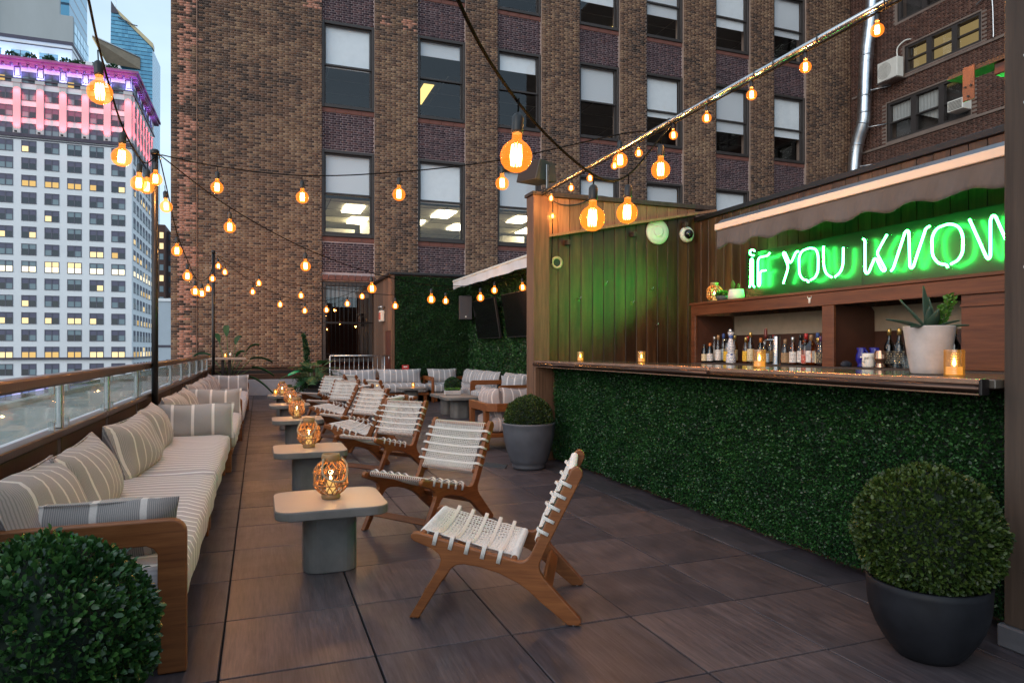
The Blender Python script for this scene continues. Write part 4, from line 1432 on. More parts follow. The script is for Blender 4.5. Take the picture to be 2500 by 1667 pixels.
# ================================================================ LOUNGE AWNING, SCREENS, SPEAKERS
la = thing('lounge_awning', 'white folded awning cassette projecting over the lounge screens', 'awning')
m_lawn = pmat('white_awning_vinyl', (0.62, 0.62, 0.64), 0.6, var=0.14, scale=2.5, bump=0.2, bscale=8)
MB().cbox(4.68, 4.80, 7.9, 17.0, 3.02, 3.07, 0.012).build('front_bar', M['white'], la)
v = MB()
pts = []
nn = 80
for i in range(nn + 1):
    y = 17.0 - 9.1 * i / nn
    x = 4.70 + 0.012 * math.sin(i * 0.9) + 0.006 * math.sin(i * 2.3)
    pts += [(x, y, 2.835 + 0.008 * math.sin(i * 0.5)), (x - 0.004, y, 3.02)]
v.add(pts, [(2 * i, 2 * i + 2, 2 * i + 3, 2 * i + 1) for i in range(nn)], 0, True)
v.build('valance', m_lawn, la)
MB().add([(4.78, 17.0, 3.05), (4.78, 7.9, 3.05), (5.26, 7.9, 3.2), (5.26, 17.0, 3.2)], [(0, 1, 2, 3)]).build('canopy', m_lawn, la)
for y in (16.6, 12.4, 8.4):
    MB().tube([(5.26, y, 2.95), (4.78, y, 3.0)], 0.02, 8).build('arm', M['steel'], la)

m_screen = pmat('dead_screen', (0.006, 0.006, 0.007), 0.10, var=0.1, bump=0, rvar=0.02, spec=0.6)
for (yc, lab) in ((15.35, 'blank wall television nearest the lounge corner'), (13.2, 'blank wall television cut off by the bar post')):
    tv = thing('television', lab, 'television', (5.06, yc, 2.02), group='blank televisions on the hedge wall', rot=(0, R(-9), 0))
    MB().cbox(-0.03, 0.03, -0.83, 0.83, -0.47, 0.47, 0.006).build('case', M['black'], tv)
    MB().box(-0.0325, -0.0305, -0.815, 0.815, -0.45, 0.455).build('screen', m_screen, tv)
    MB().box(0.03, 0.20, -0.1, 0.1, -0.1, 0.1).build('bracket', M['blackm'], tv)
sp = thing('wall_speaker', 'dark upright speaker beside the televisions', 'speaker', (4.98, 16.85, 2.05), R(-12))
MB().cbox(-0.17, 0.17, -0.14, 0.14, 0, 0.62, 0.015).build('cabinet', M['black'], sp)
MB().cbox(-0.155, 0.155, -0.146, -0.141, 0.015, 0.605, 0.002).build('grille', pmat('speaker_grille', (0.05, 0.048, 0.055), 0.6), sp)
MB().lathe([(0.02, 0), (0.02, 0.004)], 12).build('badge', M['white'], sp, (0, -0.147, 0.08), rot=(R(90), 0, 0))
MB().box(-0.04, 0.2, 0.1, 0.2, 0.25, 0.35).build('bracket', M['blackm'], sp)

# ================================================================ BAR
bp = thing('bar_post', 'tall brown timber post at the far left end of the bar', 'post', group='bar posts')
bevel(MB().box(2.995, 3.20, 7.34, 7.56, 0, 3.10).build('shaft', M['post'], bp), 0.006)
MB().cbox(2.975, 3.22, 7.32, 7.58, 3.10, 3.14, 0.005).build('cap', M['post_dark'], bp)
bp2 = thing('bar_post', 'dark weathered timber post at the right edge, nearest the camera', 'post', group='bar posts')
bevel(MB().box(3.055, 3.30, 1.70, 2.04, 0.10, 4.2).build('shaft', M['post_dark'], bp2), 0.006)
MB().cbox(3.035, 3.32, 1.68, 2.06, 0, 0.10, 0.008).build('stone_foot', M['pot_grey'], bp2)
for zz in (1.65, 0.35, 2.55, 2.35):
    MB().lathe([(0.008, 0), (0.006, 0.003)], 10).build('screw', M['steel'], bp2, (3.053, 1.95, zz), rot=(0, R(-90), 0))

YE = 7.45
ew = thing('bar_end_wall', 'weathered vertical plank wall at the far end of the bar', 'wall')
LZ = lambda x: 2.587 + (x - 3.05) * 0.196
pw = 0.1525
pl_c = {}
k = 0
x = 3.20
while x < 5.28:
    x1 = min(x + pw - 0.007, 5.29)
    zt = LZ(x) + 0.02
    m_ = MB()
    m_.prism([(x, 0.0), (x1, 0.0), (x1, zt + (x1 - x) * 0.196), (x, zt)], YE - 0.022, YE, lambda a, b, t: (a, t, b))
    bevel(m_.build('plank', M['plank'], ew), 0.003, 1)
    m_ = MB()
    zz = LZ(x) + 0.025
    if zz < 3.08:
        m_.prism([(x, zz), (x1, min(3.09, zz + (x1 - x) * 0.196)), (x1, 3.105), (x, 3.105)], YE - 0.020, YE, lambda a, b, t: (a, t, b))
        bevel(m_.build('upper_plank', M['plank_up'], ew), 0.003, 1)
    x += pw
MB().box(3.2, 5.3, YE + 0.002, YE + 0.04, 0, 3.08).build('backing', M['black'], ew)
tb = MB()
tb.prism([(3.19, LZ(3.19)), (5.55, LZ(5.55)), (5.55, LZ(5.55) + 0.03), (3.19, LZ(3.19) + 0.03)], YE - 0.13, YE - 0.023, lambda a, b, t: (a, t, b))
tb.build('sloping_ledge', M['plank_up'], ew)
MB().cbox(3.22, 5.6, YE - 0.05, YE + 0.08, 3.107, 3.165, 0.006).build('cap', M['post_dark'], ew)
for xx, zz in ((3.45, 2.60), (4.35, 2.75), (5.1, 2.92)):
    MB().cbox(xx - 0.02, xx + 0.02, YE - 0.11, YE - 0.024, zz - 0.06, zz + 0.0, 0.004).build('ledge_bracket', M['post_dark'], ew)

XK = 5.30
kw = thing('bar_back_wall', 'dark plank back wall of the bar behind the neon sign', 'wall')
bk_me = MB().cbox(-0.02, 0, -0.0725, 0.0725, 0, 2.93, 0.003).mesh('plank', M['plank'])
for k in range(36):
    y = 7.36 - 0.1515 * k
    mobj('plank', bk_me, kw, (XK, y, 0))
MB().box(XK + 0.002, XK + 0.04, 1.8, 7.44, 0, 2.92).build('backing', M['black'], kw)
MB().cbox(XK - 0.05, XK + 0.08, 1.8, 7.40, 2.932, 2.99, 0.006).build('cap', M['blackm'], kw)

# fittings on the end wall
cs = thing('round_wall_speaker', 'round cream wall speaker on the plank end wall', 'speaker', (4.714, YE - 0.024, 2.78), rot=(R(90), 0, 0))
MB().lathe([(0.155, 0), (0.165, 0.012), (0.155, 0.03), (0.10, 0.042), (0.02, 0.046)], 32).build('grille', M['white'], cs)
MB().lathe([(0.07, 0.045), (0.068, 0.05), (0.05, 0.05)], 24).build('centre_ring', M['white'], cs)
dc = thing('dome_camera', 'small white dome camera on the plank end wall', 'camera', (5.15, YE - 0.024, 2.77), rot=(R(90), 0, 0))
MB().lathe([(0.10, 0), (0.105, 0.02), (0.09, 0.045), (0.07, 0.05)], 24).build('housing', M['white'], dc)
MB().lathe([(0.062, 0.05), (0.06, 0.07), (0.045, 0.095), (0.02, 0.108), (0.004, 0.11)], 20).build('dome', m_screen, dc)
vt = thing('wall_vent', 'small round cream vent flange near the far bar post', 'vent', (3.33, YE - 0.024, 2.33), rot=(R(90), 0, 0))
MB().lathe([(0.075, 0), (0.078, 0.010), (0.055, 0.016), (0.045, 0.006)], 22, cap1=False).build('flange', pmat('brass_cream', (0.45, 0.38, 0.22), 0.4, 0.3), vt)
MB().lathe([(0.046, 0.004), (0.03, 0.002)], 18).build('opening', M['black'], vt)
for a in range(4):
    MB().lathe([(0.006, 0.012), (0.005, 0.016)], 8, (0.063 * math.cos(a * PI / 2 + 0.7), 0.063 * math.sin(a * PI / 2 + 0.7), 0)).build('screw', M['steel'], vt)
hk = [(3.98, 2.10), (4.63, 2.05), (4.35, 1.87), (4.7, 1.60), (3.62, 1.9)]
for i, (xx, zz) in enumerate(hk):
    h = thing('coat_hook', 'small bare steel hook on the plank end wall, ' + ['upper left of the green glow', 'right of the green glow', 'middle of the green glow', 'low near the cabinet', 'low near the far post'][i], 'hook', (xx, YE - 0.024, zz), group='steel hooks on the plank wall')
    MB().box(-0.018, 0.018, -0.004, 0, -0.02, 0.02).build('plate', M['bronze'], h)
    MB().tube(smooth_pts([(0, -0.004, 0.01), (0, -0.035, 0.0), (0, -0.05, 0.015), (0.01, -0.05, 0.03)], 4), 0.0045, 6).build('prong', M['steel'], h)

# box speaker on top of the end wall
bs = thing('box_speaker', 'grey angled box speaker on a bracket above the far bar post', 'speaker', (3.10, 7.50, 3.27), R(28))
bevel(MB().prism([(-0.20, 0.0), (0.20, 0.03), (0.17, 0.25), (-0.12, 0.25)], -0.15, 0.15, lambda a, b, t: (a, t, b)).build('cabinet', pmat('grey_speaker', (0.05, 0.052, 0.05), 0.6), bs), 0.008)
MB().add([(-0.203, -0.14, 0.01), (-0.203, 0.14, 0.01), (-0.125, 0.14, 0.245), (-0.125, -0.14, 0.245)], [(3, 2, 1, 0)]).build('grille', pmat('brown_grille', (0.03, 0.018, 0.013), 0.8), bs)
MB().cbox(-0.015, 0.03, -0.165, -0.155, -0.12, 0.20, 0.004).build('bracket', M['steel'], bs)
MB().cbox(-0.02, 0.04, -0.165, 0.05, -0.14, -0.12, 0.004).build('bracket_foot', M['steel'], bs)

# counter
ct = thing('bar_counter', 'polished dark bar counter with bronze rail edge', 'counter')
MB().cbox(3.03, 3.72, 2.06, 7.40, 1.125, 1.165, 0.004).build('top', M['bartop'], ct)
MB().box(3.32, 3.42, 2.06, 7.40, 0, 1.12).build('front_board', M['cab_in'], ct)
MB().cbox(3.0, 3.26, 7.30, 7.338, 0.0, 1.12, 0.004).build('end_panel', M['post'], ct)
for (a, b_, dz) in ((7.33, 6.22, 0.0), (6.21, 4.06, 0.003), (4.05, 2.10, -0.002)):
    MB().cbox(3.002, 3.028, b_, a, 1.142 + dz, 1.169 + dz, 0.004).build('copper_edge', M['copper'], ct)
    MB().tube([(2.998, b_, 1.124 + dz), (2.998, a, 1.124 + dz)], 0.019, 12).build('bronze_rail', M['bar_rail'], ct)
    MB().cbox(3.002, 3.03, b_, a, 1.092, 1.104, 0.003).build('lower_strip', M['copper'], ct)
MB().cbox(2.976, 3.03, 2.083, 2.098, 1.094, 1.166, 0.004).build('rail_end', M['blackm'], ct)
MB().box(3.45, 4.68, 2.0, 7.42, -0.02, 0.0).build('service_floor', M['black'], ct)

# back-bar cabinet
XC = 4.70
cb = thing('back_bar_cabinet', 'mahogany back-bar cabinet with two open bottle bays', 'cabinet')
MB().cbox(XC, XC + 0.03, 2.30, 6.68, 1.685, 1.80, 0.004).build('top_beam', M['cabinet'], cb)
MB().cbox(XC - 0.01, XK - 0.03, 2.30, 6.70, 1.802, 1.83, 0.004).build('top_board', M['cabinet'], cb)
for (a, b_) in ((6.68, 6.60), (4.72, 4.59)):
    MB().cbox(XC + 0.001, XC + 0.034, b_, a, 1.12, 1.684, 0.004).build('stile', M['cabinet'], cb)
for yy in (6.62, 4.655):
    s_ = MB()
    s_.prism([(XC + 0.036, 1.12), (XC + 0.036, 1.684), (XK - 0.1, 1.684), (XK - 0.06, 1.64), (XK - 0.06, 1.12)], yy - 0.012, yy + 0.012, lambda a, b, t: (a, t, b))
    s_.build('divider', M['cab_in'], cb)
MB().box(XK - 0.055, XK - 0.04, 2.3, 6.6, 1.12, 1.46).build('back_panel', M['cab_in'], cb)
MB().box(XK - 0.05, XK - 0.035, 2.3, 6.6, 1.462, 1.684).build('cream_back_panel', M['cream_wall'], cb)
MB().cbox(XC - 0.02, XK - 0.06, 2.30, 6.66, 1.10, 1.145, 0.003).build('shelf', pmat('speckled_shelf', (0.05, 0.035, 0.028), 0.5, var=0.6, scale=120, bump=0.05), cb)
MB().cbox(XC + 0.05, XK - 0.06, 2.30, 6.66, 0.0, 1.098, 0.003).build('base', M['cab_in'], cb)
MB().cbox(XC - 0.035, XC - 0.021, 2.30, 6.60, 1.04, 1.10, 0.003).build('brass_strip', M['copper'], cb)
MB().cbox(4.72, 4.73, 2.3, 3.45, 1.15, 1.684, 0.002).build('bay_door', M['cabinet'], cb)
MB().cbox(4.705, 4.72, 2.3, 3.45, 1.60, 1.62, 0.002).build('door_rail', M['cabinet'], cb)
tf = thing('bull_head_ornament', 'tiny white horned animal head ornament on the cabinet beam', 'ornament', (XC - 0.004, 4.86, 1.742))
MB().lathe([(0.004, -0.028), (0.014, -0.02), (0.011, 0.0), (0.016, 0.018), (0.006, 0.026)], 10, sx=0.6).build('head', M['white'], tf)
for s2 in (-1, 1):
    MB().tube(smooth_pts([(0, 0.010 * s2, 0.018), (0, 0.022 * s2, 0.026), (0, 0.020 * s2, 0.042)], 4), [0.004] * 4 + [0.003] * 3 + [0.002] * 2, 5).build('horn', M['white'], tf)

# ================================================================ NEON SIGN
ns = thing('neon_sign', 'green neon sign reading IF YOU KNOW on a dark board', 'sign')
MB().cbox(5.19, 5.22, 2.6, 6.33, 1.875, 2.385, 0.004).build('board', pmat('sign_board', (0.005, 0.009, 0.006), 0.34, var=0.1, scale=1.0, bump=0.0, rvar=0.03), ns)
MB().cbox(5.186, 5.19, 4.735, 4.745, 1.876, 2.384, 0.001).build('board_seam', M['black'], ns)


def neon_mat():
    t = NT('green_neon')
    e = t.new('Emission')
    e.inputs['Color'].default_value = (0.035, 1.0, 0.11, 1)
    e.inputs['Strength'].default_value = 46.0
    t.link(e.outputs[0], t.out.inputs['Surface'])
    return t.m


M['neon'] = neon_mat()
LET = {
 'letter_i': [[(6.183, 1.99), (6.166, 2.007), (6.162, 2.285), (6.143, 2.303), (6.125, 2.285), (6.125, 2.004), (6.099, 1.985)], [(6.095, 2.378), (6.129, 2.402), (6.166, 2.393), (6.176, 2.364), (6.145, 2.336), (6.109, 2.334)]],
 'letter_f': [[(5.916, 2.147), (5.985, 2.15), (6.008, 2.132), (6.010, 2.0), (6.026, 1.985), (6.042, 2.003), (6.042, 2.272), (6.02, 2.300), (5.888, 2.302), (5.859, 2.329)]],
 'letter_y': [[(5.658, 1.982), (5.583, 2.15), (5.660, 2.289), (5.653, 2.306), (5.632, 2.298), (5.56, 2.169), (5.478, 2.287), (5.447, 2.287)]],
 'letter_o': [[(5.31, 1.963), (5.326, 1.984), (5.393, 2.002), (5.435, 2.064), (5.439, 2.229), (5.398, 2.288), (5.293, 2.303), (5.212, 2.28), (5.185, 2.209), (5.188, 2.056), (5.228, 1.999), (5.285, 1.983)]],
 'letter_u': [[(5.117, 2.295), (5.122, 2.274), (5.117, 2.103), (5.086, 2.021), (5.017, 1.984)], [(4.98, 1.984), (4.913, 2.021), (4.884, 2.09), (4.881, 2.249)]],
 'letter_k': [[(4.658, 2.295), (4.638, 2.28), (4.638, 1.998), (4.618, 1.976), (4.598, 1.988), (4.538, 2.102), (4.518, 2.099), (4.467, 2.001), (4.445, 1.98), (4.427, 1.986), (4.429, 2.003), (4.505, 2.133), (4.505, 2.161), (4.409, 2.295)]],
 'letter_n': [[(4.369, 1.974), (4.347, 1.994), (4.232, 2.288), (4.211, 2.301), (4.196, 2.283), (4.188, 1.992), (4.173, 1.974), (4.155, 1.988), (4.041, 2.288), (4.006, 2.301)]],
 'letter_second_o': [[(3.852, 1.946), (3.862, 1.97), (3.931, 1.986), (3.984, 2.055), (3.988, 2.208), (3.948, 2.274), (3.836, 2.293), (3.759, 2.256), (3.727, 2.178), (3.729, 2.051), (3.764, 1.993), (3.826, 1.97)]],
 'letter_w': [[(3.676, 2.297), (3.544, 1.984), (3.53, 1.973), (3.516, 1.99), (3.516, 2.267), (3.5, 2.294), (3.479, 2.285), (3.358, 1.984), (3.345, 1.973), (3.332, 1.99), (3.25, 2.295)]],
}


def rounded(pts, r=0.03, n=4):
    """round the corners of a polyline, keeping its straights straight"""
    P = [Vector(p) for p in pts]
    out = [P[0]]
    for a, b, c_ in zip(P[:-2], P[1:-1], P[2:]):
        d1, d2 = (a - b), (c_ - b)
        rr = min(r, d1.length * 0.45, d2.length * 0.45)
        s0, s1 = b + d1.normalized() * rr, b + d2.normalized() * rr
        for k in range(n + 1):
            t = k / n
            out.append(s0 * (1 - t) ** 2 + b * 2 * t * (1 - t) + s1 * t * t)
    out.append(P[-1])
    return out


for nm, sts in LET.items():
    m_ = MB()
    en = MB()
    for st in sts:
        pp = rounded([(5.12, y, z) for y, z in st], 0.045)
        m_.tube(pp, 0.009, 8)
        for e in (pp[0], pp[-1]):
            en.tube([e, e + Vector((0.07, 0.0, 0))], 0.008, 6)
        for q in range(3, len(pp) - 3, 7):
            en.tube([pp[q] + Vector((0.006, 0, 0)), pp[q] + Vector((0.07, 0, 0))], 0.003, 5)
    lo = m_.build(nm, M['neon'], ns)
    en.build('standoff', M['glass'], lo)['kind'] = 'stuff'

# ================================================================ BAR AWNING
aw = thing('bar_awning', 'grey scalloped canvas awning with cream front bar above the neon sign', 'awning')
XA = 4.58
MB().cbox(XA - 0.02, XA + 0.035, 2.2, 6.06, 2.562, 2.630, 0.006).build('front_bar', M['cream_metal'], aw)
c_ = MB()
c_.prism([(XA - 0.014, 2.631), (XA + 0.05, 2.631), (XA + 0.06, 2.668), (XA + 0.035, 2.672), (XA + 0.0, 2.645)], 2.2, 6.02, lambda a, b, t: (a, t, b))
c_.build('cassette', M['sky_tint_metal'], aw)
v = MB()
nn, mm = 220, 6
vs = []
for i in range(nn + 1):
    y = 6.05 - 3.85 * i / nn
    sc_ = 0.042 * (0.5 - 0.5 * math.cos((6.05 - y) * 2 * PI / 0.43 + 0.5))
    lowz = 2.365 + sc_ - 0.006
    for j in range(mm + 1):
        t = j / mm
        x = XA + 0.0 + (0.016 * math.sin(i * 0.33) + 0.010 * math.sin(i * 0.11 + 1)) * t + 0.006 * math.sin(i * 1.7 + j) * t
        vs.append((x, y, 2.564 + (lowz - 2.564) * t))
v.add(vs, [(i * (mm + 1) + j, i * (mm + 1) + j + 1, (i + 1) * (mm + 1) + j + 1, (i + 1) * (mm + 1) + j) for i in range(nn) for j in range(mm)], 0, True)
vo = v.build('valance', M['fabric_grey'], aw)
so = vo.modifiers.new('thickness', 'SOLIDIFY'); so.thickness = 0.003
MB().add([(XA + 0.05, 2.2, 2.668), (XA + 0.05, 6.02, 2.668), (5.27, 6.02, 2.76), (5.27, 2.2, 2.76)], [(0, 1, 2, 3)]).build('canopy', M['fabric_grey'], aw)
MB().prism([(XA + 0.0, 2.57), (XA + 0.05, 2.668), (5.27, 2.76), (5.27, 2.72)], 6.021, 6.035, lambda a, b, t: (a, t, b)).build('end_cheek', M['fabric_grey'], aw)
for y in (5.7, 4.0, 2.6):
    MB().tube([(5.27, y, 2.66), (XA + 0.03, y, 2.60)], 0.016, 8).build('arm', M['steel'], aw)

# roof eave stub by the near post
ev = thing('roof_eave', 'brown roof eave underside with hanging metal bracket near the right post', 'roof')
e_ = MB()
e_.prism([(2.49, 2.672), (1.9, 2.672), (1.9, 2.70), (2.47, 2.69)], 3.3, 3.40, lambda a, b, t: (t, a, b))
e_.build('soffit_board', M['post_dark'], ev)
MB().cbox(3.315, 3.39, 1.9, 2.26, 2.615, 2.670, 0.004).build('joist', M['cabinet'], ev)
MB().cbox(3.292, 3.299, 2.34, 2.40, 2.53, 2.70, 0.002).build('bracket_plate', pmat('dull_copper_bracket', (0.20, 0.09, 0.05), 0.5, 0.5), ev)
for zz, yy in ((2.60, 2.385), (2.60, 2.355), (2.55, 2.37)):
    MB().lathe([(0.006, 0), (0.006, 0.004)], 8).build('bolt', M['black'], ev, (3.291, yy, zz), rot=(0, R(-90), 0))

# unseen roof, wall and posts added behind the near post to shade the right
rf = thing('unseen_shade_roof', 'unseen flat timber roof added behind the near right post for shade', 'roof')
MB().cbox(3.0, 9.5, -9.0, 1.60, 3.55, 3.70, 0.01).build('deck', M['post_dark'], rf)
MB().box(9.3, 9.5, -9.0, 1.60, 0.0, 3.55).build('wall', M['post_dark'], rf)
for yy in (-8.8, -3.5):
    MB().cbox(3.05, 3.25, yy, yy + 0.2, 0, 3.55, 0.01).build('post', M['post_dark'], rf)

# ================================================================ CHAIRS
SEAT_A = ((0.055, 0.402), (0.500, 0.292))       # front and rear seat bars (s, z)
BACK_A = ((0.617, 0.385), (0.772, 0.712))       # lower and upper back bars
HWID = 0.29


def chair_pt(s, y, z):
    return (0.40 - s, y, z)


def weave(mb_thin, mb_band, e0, e1, sag, nrm, bands, ncord, reach):
    """netting strung between two bars: long cords, heavy bands, fine cross threads, wraps"""
    hw = HWID - 0.045
    (s0, z0), (s1, z1) = e0, e1

    def surf(a, b, lift=0.0):
        k = sag * (1 - b * b) * (math.sin(PI * a) ** 0.75 if 0 < a < 1 else 0)
        s = s0 + (s1 - s0) * a + nrm[0] * (lift - k)
        z = z0 + (z1 - z0) * a + nrm[1] * (lift - k)
        return chair_pt(s, b * hw, z)

    for i in range(ncord):
        b = -0.97 + 1.94 * i / (ncord - 1)
        mb_thin.tube([surf(a / 9, b + 0.012 * math.sin(a * 2.4 + i), 0.013 + 0.002 * ((a + i) % 2)) for a in range(10)], 0.0037, 4, caps=False)
        for (ss, zz) in (e0, e1):            # wraps round the bars
            mb_thin.tube([chair_pt(ss + 0.0175 * math.cos(t * PI / 4), b * hw, zz + 0.0175 * math.sin(t * PI / 4)) for t in range(8)], 0.0034, 4, closed=True)
    nb = len(bands)
    for bi, a in enumerate(bands):
        for q in range(3):
            aa = a + (q - 1.0) * 0.0140
            pts = [surf(aa, -1.0 + 2.0 * j / 16, 0.0165 + 0.0025 * ((j + q) % 2)) for j in range(17)]
            s_, z_ = s0 + (s1 - s0) * aa, z0 + (z1 - z0) * aa
            # over the side rail and down its outer face
            for sg, end in ((-1, 0), (1, -1)):
                y0 = sg * (HWID - 0.018)
                top = chair_pt(s_ + nrm[0] * 0.032, y0, z_ + nrm[1] * 0.032)
                out = chair_pt(s_ + nrm[0] * 0.024, sg * (HWID + 0.004), z_ + nrm[1] * 0.024)
                low = chair_pt(s_ - nrm[0] * reach, sg * (HWID + 0.004), z_ - nrm[1] * reach)
                pts = ([low, out, top] + pts) if end == 0 else (pts + [top, out, low])
            mb_band.tube(pts, 0.0036, 4)
    g = [0.03] + list(bands) + [0.97]
    for a0, a1 in zip(g[:-1], g[1:]):
        for t in (0.28, 0.5, 0.72):
            aa = a0 + (a1 - a0) * t
            mb_thin.tube([surf(aa + 0.008 * (-1) ** j, -0.97 + 1.94 * j / 34, 0.015 + 0.002 * (-1) ** j) for j in range(35)], 0.0034, 3, caps=False)


def arc(c, r, a0, a1, n):
    return [(c[0] + r * math.cos(R(a0 + (a1 - a0) * k / n)), c[1] + r * math.sin(R(a0 + (a1 - a0) * k / n))) for k in range(n + 1)]


SIDE = [(-0.010, 0.0), (0.040, 0.0), (0.150, 0.175), (0.200, 0.245), (0.225, 0.262), (0.262, 0.267), (0.34, 0.256), (0.43, 0.230), (0.52, 0.188), (0.575, 0.150), (0.62, 0.108),
        (0.757, 0.0), (0.806, 0.0), (0.822, 0.016), (0.815, 0.032), (0.70, 0.155), (0.645, 0.215), (0.628, 0.242), (0.622, 0.268), (0.625, 0.285),
        (0.660, 0.362), (0.826, 0.700), (0.826, 0.722), (0.812, 0.741), (0.792, 0.746), (0.775, 0.733), (0.585, 0.332), (0.566, 0.304), (0.545, 0.291), (0.522, 0.290),
        (0.30, 0.343), (0.030, 0.414), (0.010, 0.412), (-0.002, 0.398), (0.0, 0.382), (0.015, 0.370), (0.10, 0.338), (0.137, 0.312), (0.148, 0.285), (0.138, 0.250), (0.10, 0.185)]


def make_chair(label):
    t = thing('woven_chair', label, 'chair', group='white cord lounge chairs')
    for sg in (-1, 1):
        m_ = MB()
        y0, y1 = (HWID - 0.034, HWID) if sg > 0 else (-HWID, -HWID + 0.034)
        m_.prism(SIDE, y0, y1, lambda a, b, tt: chair_pt(a, tt, b))
        bevel(m_.build('side_frame', M['teak'], t), 0.006, 2)
    for nm, (s, z), r in (('front_bar', SEAT_A[0], 0.0145), ('rear_bar', SEAT_A[1], 0.0145), ('lower_back_bar', BACK_A[0], 0.0145), ('upper_back_bar', BACK_A[1], 0.0145)):
        MB().tube([chair_pt(s, -HWID + 0.03, z), chair_pt(s, HWID - 0.03, z)], r, 10).build(nm, M['teak_y'], t)
    for nm, (s, z), (a, b_) in (('front_stretcher', (0.068, 0.115), (0.012, 0.022)), ('rear_stretcher', (0.655, 0.165), (0.012, 0.03))):
        m_ = MB()
        m_.cbox(-a, a, -HWID + 0.03, HWID - 0.03, -b_, b_, 0.004, M=Matrix.Translation(chair_pt(s, 0, z)) @ Matrix.Rotation(R(-25 if s < 0.3 else 40), 4, 'Y'))
        m_.build(nm, M['teak_y'], t)
    th, bd = MB(), MB()
    weave(th, bd, SEAT_A[0], SEAT_A[1], 0.052, (0.24, 0.97), (0.15, 0.325, 0.5, 0.675, 0.85), 27, 0.030)
    th.build('seat_netting', M['cord'], t)
    bd.build('seat_bands', M['cord'], t)
    th, bd = MB(), MB()
    weave(th, bd, BACK_A[0], BACK_A[1], 0.022, (-0.90, 0.43), (0.15, 0.325, 0.5, 0.675, 0.85), 27, 0.028)
    th.build('back_netting', M['cord'], t)
    bd.build('back_bands', M['cord'], t)
    for sg in (-1, 1):
        for s in (0.012, 0.785):
            MB().lathe([(0.011, -0.0), (0.011, 0.006)], 10, chair_pt(s, sg * (HWID - 0.017), -0.004)).build('glide', M['steel'], t)
    return t


chairs = [
 ((1.173, 3.32), 152.6, 'nearest woven cord chair, seen side-on in the foreground'),
 ((1.18, 4.944), 215.3, 'second woven cord chair, facing the nearest side table'),
 ((1.207, 7.177), 218, 'third woven cord chair back in the row, beside the second lantern table'),
 ((1.197, 8.236), 142, 'woven cord chair turned side-on behind the third one in the row'),
 ((1.21, 9.60), 211, 'woven cord chair facing the third lantern table'),
 ((1.206, 10.92), 146, 'side-on woven cord chair before the fourth lantern table'),
 ((1.20, 12.35), 222, 'second to last woven cord chair in the row'),
 ((1.20, 14.5), 222, 'farthest woven cord chair in the row, by the dark planter'),
 ((2.30, 12.65), 22, 'woven cord chair turned away, only its seat edge showing behind the row'),
 ((2.22, 15.2), 20, 'far woven cord chair turned away towards the back sofa'),
]
c0 = make_chair(chairs[0][2])
for i, ((x, y), a, lab) in enumerate(chairs):
    c = c0 if i == 0 else copy_tree(c0, label=lab)
    c.location = (x, y, 0.004)
    c.rotation_euler = (0, 0, R(a))

# ================================================================ SIDE TABLES
def rrect(w, d, r, n=6):
    p = []
    for cx, cy, a in ((w / 2 - r, d / 2 - r, 0), (-w / 2 + r, d / 2 - r, 90), (-w / 2 + r, -d / 2 + r, 180), (w / 2 - r, -d / 2 + r, 270)):
        p += arc((cx, cy), r, a, a + 90, n)
    return p


def make_table(label, group):
    t = thing('side_table', label, 'table', group=group)
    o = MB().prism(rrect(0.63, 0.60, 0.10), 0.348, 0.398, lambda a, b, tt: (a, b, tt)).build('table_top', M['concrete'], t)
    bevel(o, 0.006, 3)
    MB().prism(rrect(0.622, 0.592, 0.097), 0.3985, 0.4, lambda a, b, tt: (a, b, tt)).build('lit_top_skin', M['table_top'], o)  # thin skin carrying the painted warm light of the top
    bevel(MB().prism(rrect(0.305, 0.30, 0.09), 0.0, 0.348, lambda a, b, tt: (a, b, tt)).build('pedestal', M['concrete'], t), 0.005, 2)
    return t


tabs = [((0.395, 4.215), 0, 'nearest concrete side table with the largest lantern'), ((0.43, 6.45), 0, 'second concrete side table from the camera'), ((0.465, 9.25), 0, 'third concrete side table from the camera'),
        ((0.463, 11.66), 0, 'fourth concrete side table from the camera'), ((0.465, 14.05), 0, 'fifth and farthest concrete side table beside the sofas'),
        ((3.57, 12.45), 0, 'front half of the paired coffee table in the lounge'), ((3.57, 13.20), 0, 'back half of the paired coffee table in the lounge'),
        ((3.33, 15.72), 0, 'small concrete table with candle before the right of the back sofa'), ((2.50, 15.72), 0, 'small concrete table with candle before the left of the back sofa')]
t0 = make_table(tabs[0][2], 'concrete pedestal tables')
for i, ((x, y), a, lab) in enumerate(tabs):
    t = t0 if i == 0 else copy_tree(t0, label=lab)
    t.location = (x, y, 0.002)
    if i in (5, 6):
        t.scale = (1.08, 1.18, 1.0)

